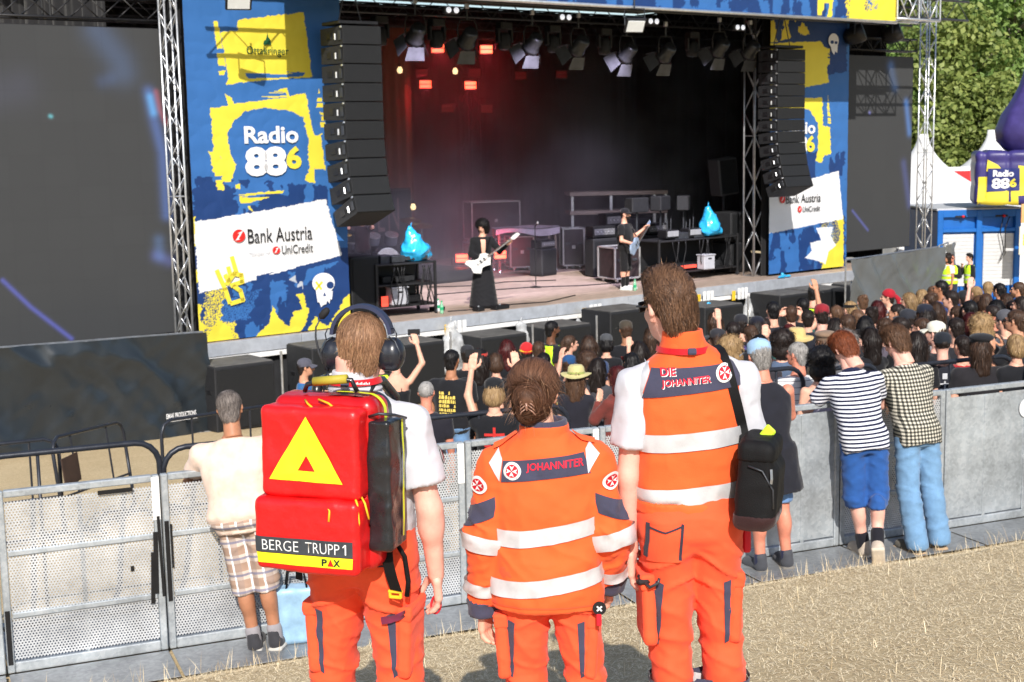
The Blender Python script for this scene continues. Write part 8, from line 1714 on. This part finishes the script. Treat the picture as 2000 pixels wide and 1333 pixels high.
def build_crowd():
    g = fig
    g('man in blue t-shirt and grey cap in profile at the left of the stage front',595,698,17,yaw=-78,hs=('short','dark'),top=('tee',(38,100,158)),bot=('jeans',DJ),sk='tan',cap_=('cap',(84,84,96)),R='relax',L='reach',w_=1.12,beard=None)
    g('person in pale knitted cap behind the left medic shoulder',650,728,15.5,yaw=-20,hs=('short','grey'),top=('tee',(120,116,110)),cap_=('beanie',(222,216,204)))
    g('woman in black camisole raising a phone right of the headset',772,682,16.0,yaw=6,hs=('bun','dark'),top=('cami',K1),bot=('shorts',K2),fem=True,L='down',R='high',prints=(('phone',BLK,1,1),))
    g('person in yellow hi-vis vest behind the medic neck',742,690,18.5,yaw=-10,hs=('short','dark'),top=('tee',K1),prints=(('hivis',BLK),))
    g('bald man in black t-shirt with green back print behind the rail',832,746,12.2,yaw=-6,hs=('buzz','grey'),top=('tee',(34,33,42)),bot=('shorts',K2),sk='red',prints=(('block',(108,140,120),1.12,1.32,4),),w_=1.08)
    g('man in black t-shirt with large yellow back print and jean shorts',882,684,15,yaw=-22,hs=('short','black'),top=('tee',K1),bot=('shorts',DEN),sk='olive',prints=(('block',(222,196,96),1.08,1.36,6),),w_=1.2)
    g('long-haired person in black with a red and green headband',938,678,15.4,yaw=-12,hs=('longwavy','dark'),top=('tee',K1),bot=('skirt',K1),fem=True,cap_=('band',(190,60,50)),w_=1.15)
    g('woman with long dark waves in black vest left of the red and yellow hat',990,664,17.5,yaw=8,hs=('longwavy','wine'),top=('tee',K1),fem=True,prints=(('block',(190,186,190),1.16,1.3,3),))
    g('woman in black cap lifting both hands, red print on black shirt',965,760,12.9,yaw=-2,H=1.56,hs=('bob','blond'),top=('tee',K1),bot=('shorts',K1),fem=True,cap_=('cap',(26,28,32)),L='up',R='up',prints=(('cross',(200,50,46)),('phone',BLK,-1,1)),curl=10)
    g('person in red and yellow bobble hat in front of the subwoofer',1028,668,17,yaw=4,hs=('short','dark'),top=('tee',K2),cap_=('beanie',(214,40,44),(236,196,50)))
    g('bearded guard in lime hi-vis vest standing in profile',1078,628,19.5,yaw=-62,hs=('short','black'),top=('tee',K1),sk='brown',beard='black',prints=(('hivis',BLK),),L='behind',R='behind')
    g('brown-haired woman in profile right of the hi-vis guard',1113,656,18,yaw=-70,hs=('pony','brown'),top=('tee',K1),fem=True)
    g('person in blue cap and black crew t-shirt',1112,691,15.8,yaw=-34,hs=('short','brown'),top=('tee',K1),cap_=('cap',(34,74,122)),L='fist',prints=(('text',(220,222,226),'CREW',.2,.05,1.26),))
    g('person with brown hair and a grey, red and white rucksack',1150,656,17,yaw=2,hs=('long','brown'),top=('tee',(60,76,110)),prints=(('pack',(150,150,158),(196,84,74)),))
    g('long-haired person in straw hat holding a hand to the face',1125,712,14,yaw=-12,hs=('longwavy','lightbrown'),top=('tee',(34,34,44)),fem=True,cap_=('straw',(196,186,128),(150,160,90)),R='face')
    g('person in dark grey cap and black jacket before the pole',1184,650,18,yaw=-6,hs=('bob','black'),top=('long',K1),cap_=('cap',(72,74,78)),fem=True)
    g('man in camouflage cap with orange back print and yellow pouch',1222,624,18.4,yaw=10,hs=('short','brown'),top=('tee',K1),sk='olive',cap_=('cap',(70,62,52)),beard='brown',prints=(('block',(226,140,50),1.10,1.26,4),('block',(150,60,50),1.30,1.36,1)),w_=1.15)
    g('woman in rust-brown top and sunglasses turned to the left',1204,716,13.4,yaw=46,hs=('longwavy','wine'),top=('long',(112,52,46)),fem=True,prints=(('glasses',BLK),),L='face')
    g('woman with long brown hair and bare shoulder left of the tall medic',1272,640,17.2,yaw=14,hs=('longwavy','brown'),top=('cami',K1),fem=True,L='phone')
    g('grey-haired man with raised fist right of the tall medic',1352,616,18,yaw=-16,hs=('short','grey'),top=('tee',K1),R='fist')
    g('woman with wavy brown hair to the shoulders behind the vest collar',1396,611,17.6,yaw=8,hs=('longwavy','brown'),top=('tee',K1),fem=True)
    g('woman in dark flat cap looking left, long brown hair',1401,640,15.2,yaw=52,hs=('longwavy','brown'),top=('tee',K1),fem=True,cap_=('cap',(46,46,52)))
    g('person with frizzy blond hair behind the blue cap',1426,661,14.2,yaw=4,hs=('curly','blond'),top=('tee',(190,150,170)),fem=True)
    g('person in black holding up a phone, dark cap',1447,612,17.4,yaw=-4,hs=('short','dark'),top=('long',K1),cap_=('cap',(40,40,46)),R='phone',prints=(('phone',BLK,1),))
    g('person in dark cap with purple and orange scarf',1478,616,16.6,yaw=6,hs=('long','dark'),top=('tee',(66,62,130)),cap_=('cap',(26,27,40)),prints=(('block',(206,116,60),1.28,1.36,2),))
    g('person in long dark hooded jacket with loose black hair',1484,655,13.6,yaw=2,hs=('long','black'),top=('long',(52,48,54)),fem=True)
    g('person in blue jacket with white collar near the phone holder',1493,622,18.2,yaw=-6,hs=('short','dark'),top=('long',(40,96,150)))
    g('tall person in plain black t-shirt and black skirt',1510,590,18,yaw=4,hs=('short','black'),top=('tee',(38,40,48)),bot=('skirt',K1),w_=1.12)
    g('person in green t-shirt with arms folded over the head',1545,598,18.6,yaw=0,hs=('short','brown'),top=('tee',(32,88,84)),L='over',R='over')
    g('woman with dark red hair below the green t-shirt',1541,634,16.4,yaw=10,hs=('bob','wine'),top=('tee',(50,90,86)),fem=True)
    g('person in straw hat with black rucksack and bare arms',1556,640,14.8,yaw=10,hs=('bob','blond'),top=('tank',K1),bot=('mini',K1),fem=True,cap_=('straw',(206,180,118)),L='fist',prints=(('pack',K1,(70,70,86)),))
    g('grey-haired man in white t-shirt with thin stripes',1557,670,12.3,yaw=20,hs=('short','grey'),top=('tee',M_wstripe),sk='red',head=(24,0),w_=1.05)
    g('woman with big black curls and a lilac top',1604,682,11.7,yaw=8,hs=('curly','black'),top=('cami',(206,198,220)),fem=True)
    g('man in maroon cap and black t-shirt with a broad back',1605,592,17,yaw=-4,hs=('short','dark'),top=('tee',(34,36,46)),cap_=('cap',(140,34,44)),sk='pink',w_=1.22)
    g('guard in black cap with white and yellow vest by the subwoofer',1590,556,21.5,yaw=-40,hs=('short','black'),top=('tee',K1),cap_=('cap',(30,32,34)),prints=(('hivis',BLK),))
    g('person in brown flat cap left of the red hair',1610,645,14.2,yaw=30,hs=('bob','lightbrown'),top=('tee',(80,70,60)),cap_=('beret',(136,112,92)),fem=True)
    g('blond person with a black sleep mask on the head',1660,585,18.4,yaw=30,hs=('short','blond'),top=('tee',(210,206,204)),cap_=('band',(20,20,22)))
    g('dark-haired person beside the white shirt of the black-haired woman',1655,615,15.4,yaw=16,hs=('short','brown'),top=('tee',K2))
    g('woman with long straight black hair in white t-shirt',1690,618,12.4,yaw=-8,hs=('long','black'),top=('tee',(210,210,216)),fem=True,hairn=500)
    g('guard with red headscarf and yellow vest before the grey tarpaulin',1735,564,22,yaw=70,hs=('short','dark'),top=('tee',(190,200,210)),cap_=('scarf',(168,28,44)),prints=(('hivis',BLK),),fem=True)
    g('person with long dark red hair before the grey tarpaulin',1714,588,19,yaw=6,hs=('longwavy','wine'),top=('tee',K2),fem=True)
    g('person with brown hair in a knot in front of a pole',1685,577,19.6,yaw=10,hs=('bun','lightbrown'),top=('tee',K1),fem=True)
    g('woman with dark knot and turquoise strap',1702,600,18,yaw=18,hs=('bun','dark'),top=('tank',(60,140,160)),fem=True)
    g('man with dark hair looking left in black tank top',1752,595,17.6,yaw=66,hs=('short','dark'),top=('tank',K1),sk='tan')
    g('man in plain black cap looking left in black t-shirt',1772,602,16.4,yaw=60,hs=('short','dark'),top=('tee',K1),cap_=('cap',(44,46,54)),sk='tan')
    g('woman with dark hair and white lettering on black t-shirt',1790,648,12.8,yaw=2,hs=('long','dark'),top=('tee',K1),fem=True,prints=(('block',(226,226,230),1.30,1.37,1),))
    g('person in black cap with red badge and orange collar',1806,592,16.8,yaw=44,hs=('long','dark'),top=('tee',K1),cap_=('cap',(30,34,48)),sk='tan',prints=(('block',(216,110,40),1.34,1.38,1),))
    g('blond woman facing left before the tarpaulin flap',1775,572,20.4,yaw=70,hs=('long','blond'),top=('tee',(120,110,100)),fem=True)
    g('blond person with hair to the shoulders right of the blond woman',1800,566,20,yaw=20,hs=('bob','blond'),top=('tee',(40,70,130)),fem=True)
    g('dark-haired man in royal blue polo below the hi-vis group',1838,549,21,yaw=62,hs=('short','black'),top=('polo',(34,66,130)),sk='olive',w_=1.12)
    g('man in black t-shirt looking left right of the blue polo',1858,569,18.6,yaw=58,hs=('short','dark'),top=('tee',K1),w_=1.12)
    g('woman with very long dark hair behind the black cap',1828,590,17.4,yaw=16,hs=('long','brown'),top=('tee',K1),fem=True)
    g('man in cream cap looking left with a bag strap',1828,625,14,yaw=50,hs=('short','brown'),top=('tee',K1),cap_=('cap',(226,222,206)),sk='pink',prints=(('strap',(170,160,150)),))
    g('man in black cap and tank top with white skeleton print',1841,646,12.9,yaw=-2,hs=('buzz','dark'),top=('tank',(34,36,46)),bot=('shorts',K1),cap_=('cap',(30,34,42)),sk='pink',prints=(('bones',(190,192,198)),),L='relax',w_=1.12,h=.022)
    g('person in black with a yellow scarf tied at the waist',1870,598,15.6,yaw=30,hs=('pony','brown'),top=('tee',K1),bot=('skirt',(222,176,40)),fem=True)
    g('man with black hair in black t-shirt behind the black beret',1894,588,16.6,yaw=10,hs=('short','black'),top=('tee',K1),w_=1.1)
    g('woman with long light brown hair drinking from a cup',1912,578,19,yaw=24,hs=('long','lightbrown'),top=('cami',K1),fem=True,R='face')
    g('man with short ginger-blond hair before the container',1930,551,22,yaw=-14,hs=('short','blond'),top=('tee',(40,74,130)))
    g('man with dark ponytail and grey t-shirt before the container',1952,554,21.4,yaw=30,hs=('pony','black'),top=('tee',(150,150,156)),sk='tan')
    g('woman with bare back and black bikini strap',1926,574,18.4,yaw=-8,hs=('bob','brown'),top=('cami',K1),fem=True,sk='pink',L='up')
    g('woman with long black hair and a white strap top',1946,586,16.4,yaw=4,hs=('long','black'),top=('cami',(222,222,224)),fem=True)
    g('person in wide black beret with brown curls and broad black shirt',1914,650,12.5,yaw=6,hs=('longwavy','brown'),top=('tee',(34,32,36)),cap_=('beret',(28,28,32)),w_=1.28,h=.022)
    g('person with tousled blond hair left of the clasped hands',1916,618,14.6,yaw=14,hs=('curly','blond'),top=('tee',K1),fem=True)
    g('man in black shirt and sunglasses clasping his hands before the face',1985,606,14,yaw=48,hs=('short','brown'),top=('tee',K1),sk='tan',L='face',R='face',prints=(('glasses',BLK),),w_=1.1)
    g('blond woman in black t-shirt at the right edge behind the rail',1984,654,12.5,yaw=20,hs=('bob','blond'),top=('tee',K1),fem=True)
    g('bearded man in profile at the right edge of the crowd',1990,552,20.6,yaw=62,hs=('short','brown'),top=('tee',(92,86,80)),sk='tan',beard='brown')
    g('woman in profile with dark fringe at the right edge',1994,580,17.4,yaw=58,hs=('bob','dark'),top=('tee',K1),fem=True)
    g('person with brown hair between the beret and the right edge',1966,574,19.6,yaw=20,hs=('long','brown'),top=('tee',(60,56,60)),fem=True)
    g('person with dark cap behind the woman drinking',1882,566,20.6,yaw=14,hs=('short','dark'),top=('tee',K2),cap_=('cap',(34,36,40)))
    g('person with fair hair behind the blue polo',1822,560,22.4,yaw=30,hs=('bob','lightbrown'),top=('tee',(140,132,128)),fem=True)
    g('dark-haired man low in the crowd right of the checked shirt',1868,622,14.6,yaw=12,hs=('short','dark'),top=('tee',K2))
    g('woman with dark hair between maroon cap and grey striped shirt',1632,622,15.6,yaw=10,hs=('long','dark'),top=('tee',K1),fem=True)
    g('person in black with short dark hair left of the maroon cap',1578,606,17.8,yaw=-6,hs=('short','dark'),top=('tee',K1))
    g('person with brown hair right of the maroon cap',1634,598,17.6,yaw=12,hs=('short','lightbrown'),top=('tee',K2))
    g('man with short dark hair looking left before the blond women',1758,620,14.6,yaw=56,hs=('short','dark'),top=('tee',K1),sk='olive')
    g('woman with brown hair behind the checked shirt',1728,622,15.2,yaw=30,hs=('bob','brown'),top=('tee',(90,84,96)),fem=True)
    g('person in dark hoodie left of the dark cap and scarf',1432,630,16.2,yaw=6,hs=('short','dark'),top=('long',K1))
    g('person in black with dark hair behind the crew t-shirt',1062,690,15.4,yaw=-10,hs=('short','black'),top=('tee',K1))
    g('person with brown curls in front of the hi-vis guard',1148,690,15.4,yaw=-20,hs=('curly','brown'),top=('tee',K1),fem=True)
    g('dark-haired woman in black before the orange back print',1248,668,15.2,yaw=16,hs=('long','dark'),top=('tee',K1),fem=True)
    more = [('woman with dark fringe and raised phone before the rightmost subwoofer',1700,640,14.4,dict(yaw=24,hs=('long','dark'),fem=True,R='phone',prints=(('phone',BLK,1),))),('man with short brown hair and white collar left of the cream cap',1800,622,14.8,dict(yaw=48,hs=('short','brown'),top=('polo',(170,168,172)))),('person with wine-red hair right of the yellow scarf',1896,612,15.0,dict(yaw=30,hs=('longwavy','wine'),fem=True)),('person in grey hood behind the man with clasped hands',1962,604,15.6,dict(yaw=36,hs=('short','dark'),top=('long',GRY),cap_=('beanie',(84,84,90)))),('woman with blond plait left of the bare back',1906,560,21.6,dict(yaw=30,hs=('pony','blond'),top=('tank',K1),fem=True)),
        ('man with raised arm behind the green t-shirt',1568,583,19.4,dict(yaw=6,hs=('short','black'),R='up',sk='tan')),('person in faded denim vest left of the straw hat with rucksack',1528,648,14.6,dict(yaw=-6,hs=('curly','dark'),top=('tank',(84,100,126)),fem=True)),('woman with brown plait left of the tall black figure',1466,636,15.6,dict(yaw=14,hs=('pony','brown'),fem=True)),('man with bushy hair and grey shirt right of the flat cap',1650,650,13.6,dict(yaw=34,hs=('curly','salt'),top=('tee',(96,96,100)))),('person in olive shirt below the blond sleep mask',1674,606,17.0,dict(yaw=24,hs=('short','lightbrown'),top=('tee',(76,78,54)))),
        ('woman in white vest with tanned shoulders left of the blue polo',1816,574,20.0,dict(yaw=44,hs=('bun','brown'),top=('tank',(220,218,216)),sk='tan',fem=True)),('bald man in sunglasses behind the women in strap tops',1938,596,16.8,dict(yaw=44,hs=('buzz','dark'),sk='red',prints=(('glasses',BLK),))),('man in red t-shirt low between skeleton tank top and beret',1880,656,13.2,dict(yaw=16,hs=('short','dark'),top=('tee',(176,30,36)))),('person in black hoodie at the right edge under the bearded man',1978,588,17.8,dict(yaw=40,hs=('long','dark'),top=('long',K1),fem=True)),
        ('person with dark curls left of the woman in black camisole',700,690,17.6,dict(yaw=-8,hs=('curly','dark'),fem=True)),('man in black behind the yellow back print',912,672,17.2,dict(yaw=-14,hs=('short','dark'),cap_=('cap',(44,44,48)))),('woman with shoulder-long brown hair right of the headband',968,690,15.8,dict(yaw=4,hs=('bob','brown'),fem=True)),('person in black t-shirt between bobble hat and hi-vis guard',1052,668,16.8,dict(yaw=-12,hs=('short','brown'))),('woman in grey top right of the straw hat',1168,700,14.6,dict(yaw=-24,hs=('longwavy','dark'),top=('tee',(66,66,72)),fem=True)),('person with black hair left of the rust-brown top',1232,690,14.2,dict(yaw=20,hs=('bob','black'),fem=True))]
    for lab, px, py, Y, kw in more: kw.setdefault('top',('tee',K1)); g(lab,px,py,Y,**kw)
    p = at(1870,600,33.5); gz = float(ground(p[0],p[1])) + .45
    for lab, px, hh, kw in (('guard with sunglasses and lime vest on the platform by the container',1859,504,dict(yaw=160,hs=('buzz','brown'),sk='red',prints=(('hivis',BLK),('glasses',BLK)),L='cross')),('young dark-haired guard in striped lime vest at the container',1894,506,dict(yaw=100,hs=('wave','black'),sk='fair',prints=(('hivis',BLK),),R='face')),('dark-haired guard in white top bending beside the container',1850,524,dict(yaw=120,hs=('curly','dark'),top=('tee',(232,232,234)),sk='olive',prints=(('hivis',BLK),)))):
        a = at(px,hh,33.5); kw.setdefault('top',('long',K1)); g(lab,0,0,0,H=float(np.clip(a[2]-gz,1.4,1.9)),feet=(float(a[0]),33.5 if '124' not in lab else 33.2),zfoot=gz,group='security staff in lime vests',**kw)
build_crowd()

# ---------------------------------------------------------------- the band
def build_band():
    def spot(x,y): d = ray(x,y); p = CAM + d * ((DECK-ZC)/d[2]); return float(p[0]), float(p[1])
    k = dict(h=.022,zfoot=DECK,group='musicians on the stage',hand_h=.0085)
    t, A, T, cf, hc, Rh = fig('guitarist with black curls, open black coat and long skirt, white guitar',0,0,0,H=1.76,feet=spot(945,601),yaw=188,hs=('curly','black'),hairn=900,top=('long',(26,26,30)),bot=('long',(30,30,34)),sk='fair',R='play',L='neck',head=(-30,-22),shoes=((20,20,22),(16,16,18)),legs='close',**k)
    lay('bare_chest',cf,[(-.035,1.05),(.03,1.05),(.05,1.42),(-.05,1.42)],lambda a,b:(a,.6,b),(0,-1,0),SK['fair'],t,None,.012,4,10)
    def guitar(label,root,m_body,m_neck,hand,neck_hand,outline,zoff=.0,tip=None):
        gt = thing('electric_guitar',label,'guitar',mw=root.matrix_basis.copy()); a = np.asarray(hand); b = np.asarray(neck_hand); d = nrm(b-a); fwd = nrm(np.array([0,1.,0])-d*d[1]); up = np.cross(fwd,d); c = a - d * .02 + fwd * .02
        fn = lambda p, q, tt: c + d * p + up * q + fwd * (tt-.02)
        MB().prism(outline,fn,.042).build('guitar_body',m_body,gt); MB().prism([(.20,-.026),(.80,-.020),(.80,.020),(.20,.026)],lambda p,q,tt:fn(p,q,tt)+fwd*.028,.022).build('neck',m_neck,gt)
        MB().prism([(.80,-.022),(.86,-.05),(1.0,-.03),(.98,.03),(.86,.035),(.80,.022)],lambda p,q,tt:fn(p,q,tt)+fwd*.02,.018).build('headstock',m_body,gt)
        for s in (-.0,.09): MB().prism([(s,-.035),(s+.035,-.035),(s+.035,.035),(s,.035)],lambda p,q,tt:fn(p,q,tt)+fwd*.043,.008).build('pickup',M_black,gt)
        MB().prism([(-.08,-.03),(-.06,-.03),(-.06,.03),(-.08,.03)],lambda p,q,tt:fn(p,q,tt)+fwd*.043,.01).build('bridge',M_alu,gt)
        for j in range(6): q = -.012 + .005 * j; MB().tube([fn(-.07,q,.075),fn(.86,q,.075)],.0012,3).build('string',M_alu,gt)
        for j in range(6): MB().lathe([(.006,0),(.007,.01)],6,c=fn(.86+.022*j,.04,.03)).build('tuner',M_alu,gt)
        MB().tube([fn(.22,.1,-.01),T((-.16,.02,1.46)),T((0,-.13,1.38)),T((.15,-.12,1.15)),fn(-.22,.05,-.01)],.014,6).build('strap',M_bagk,gt,smooth=True)
        return gt
    V_ = [(.24,.03),(.20,.09),(.10,.14),(.02,.08),(-.06,.10),(-.20,.20),(-.27,.16),(-.22,.02),(-.24,-.10),(-.12,-.20),(-.03,-.12),(.05,-.13),(.14,-.17),(.21,-.08),(.24,-.03)]
    gw = mat('guitar_white',(.8,.8,.79),rough=.2,var=.03,coat=.5); gn = mat('guitar_neck',(.09,.05,.04),rough=.4,var=.1)
    guitar('white angular electric guitar with white headstock',t,gw,gn,A[1][2]+[0,.06,-.06],A[-1][2]+[0,.05,.06],V_)
    t, A, T, cf, hc, Rh = fig('bearded guitarist in black cap, black t-shirt and shorts looking right',0,0,0,H=1.80,feet=spot(1222,566),yaw=-118,hs=('short','dark'),top=('tee',(24,24,27)),bot=('knee',(24,24,27)),sk='fair',beard='dark',cap_=('cap',(26,26,30)),R='play',L='neck',shoes=((232,232,232),(210,220,215)),socks=((20,20,22),.2),w_=1.18,**k)
    S_ = [(.22,.03),(.18,.10),(.08,.15),(.0,.10),(-.10,.12),(-.2,.14),(-.26,.06),(-.27,-.04),(-.2,-.13),(-.08,-.12),(.02,-.10),(.10,-.15),(.18,-.09),(.22,-.03)]
    guitar('pale blue electric guitar held by the bearded guitarist',t,mat('guitar_blue',(.35,.45,.62),rough=.2,var=.1,coat=.5),gn,A[1][2]+[0,.06,-.03],A[-1][2]+[0,.04,.04],S_)
    d = ray(783,560); q = S(6.9,5.7,0)
    t, A, T, cf, hc, Rh = fig('drummer in the dark with one forearm raised into the sun',0,0,0,H=1.74,feet=(float(q[0]),float(q[1])),yaw=170,hs=('short','dark'),top=('tee',(46,30,32)),bot=('jeans',(26,26,30)),sk='fair',R='fist',L='fist',h=.022,zfoot=DECK+.02,group='musicians on the stage',hand_h=.0085)
    for k_ in (-1,1): p = A[k_][2] + nrm(A[k_][2]-A[k_][1]) * .08; st = thing('drumstick',f"drumstick in the drummer's {'left' if k_ > 0 else 'right'} hand",'drumstick',mw=t.matrix_basis.copy()); MB().tube([p-[.03,-.06,.0],p+[.05,.28,.12]],[.008,.005],6).build('stick',mat('stick_wood',(.5,.36,.2),rough=.6,var=.1),st); MB().lathe([(.007,-.008),(.009,0),(.006,.008)],8,c=p+[.05,.28,.12]).build('tip',MATS['stick_wood'],st)
build_band()
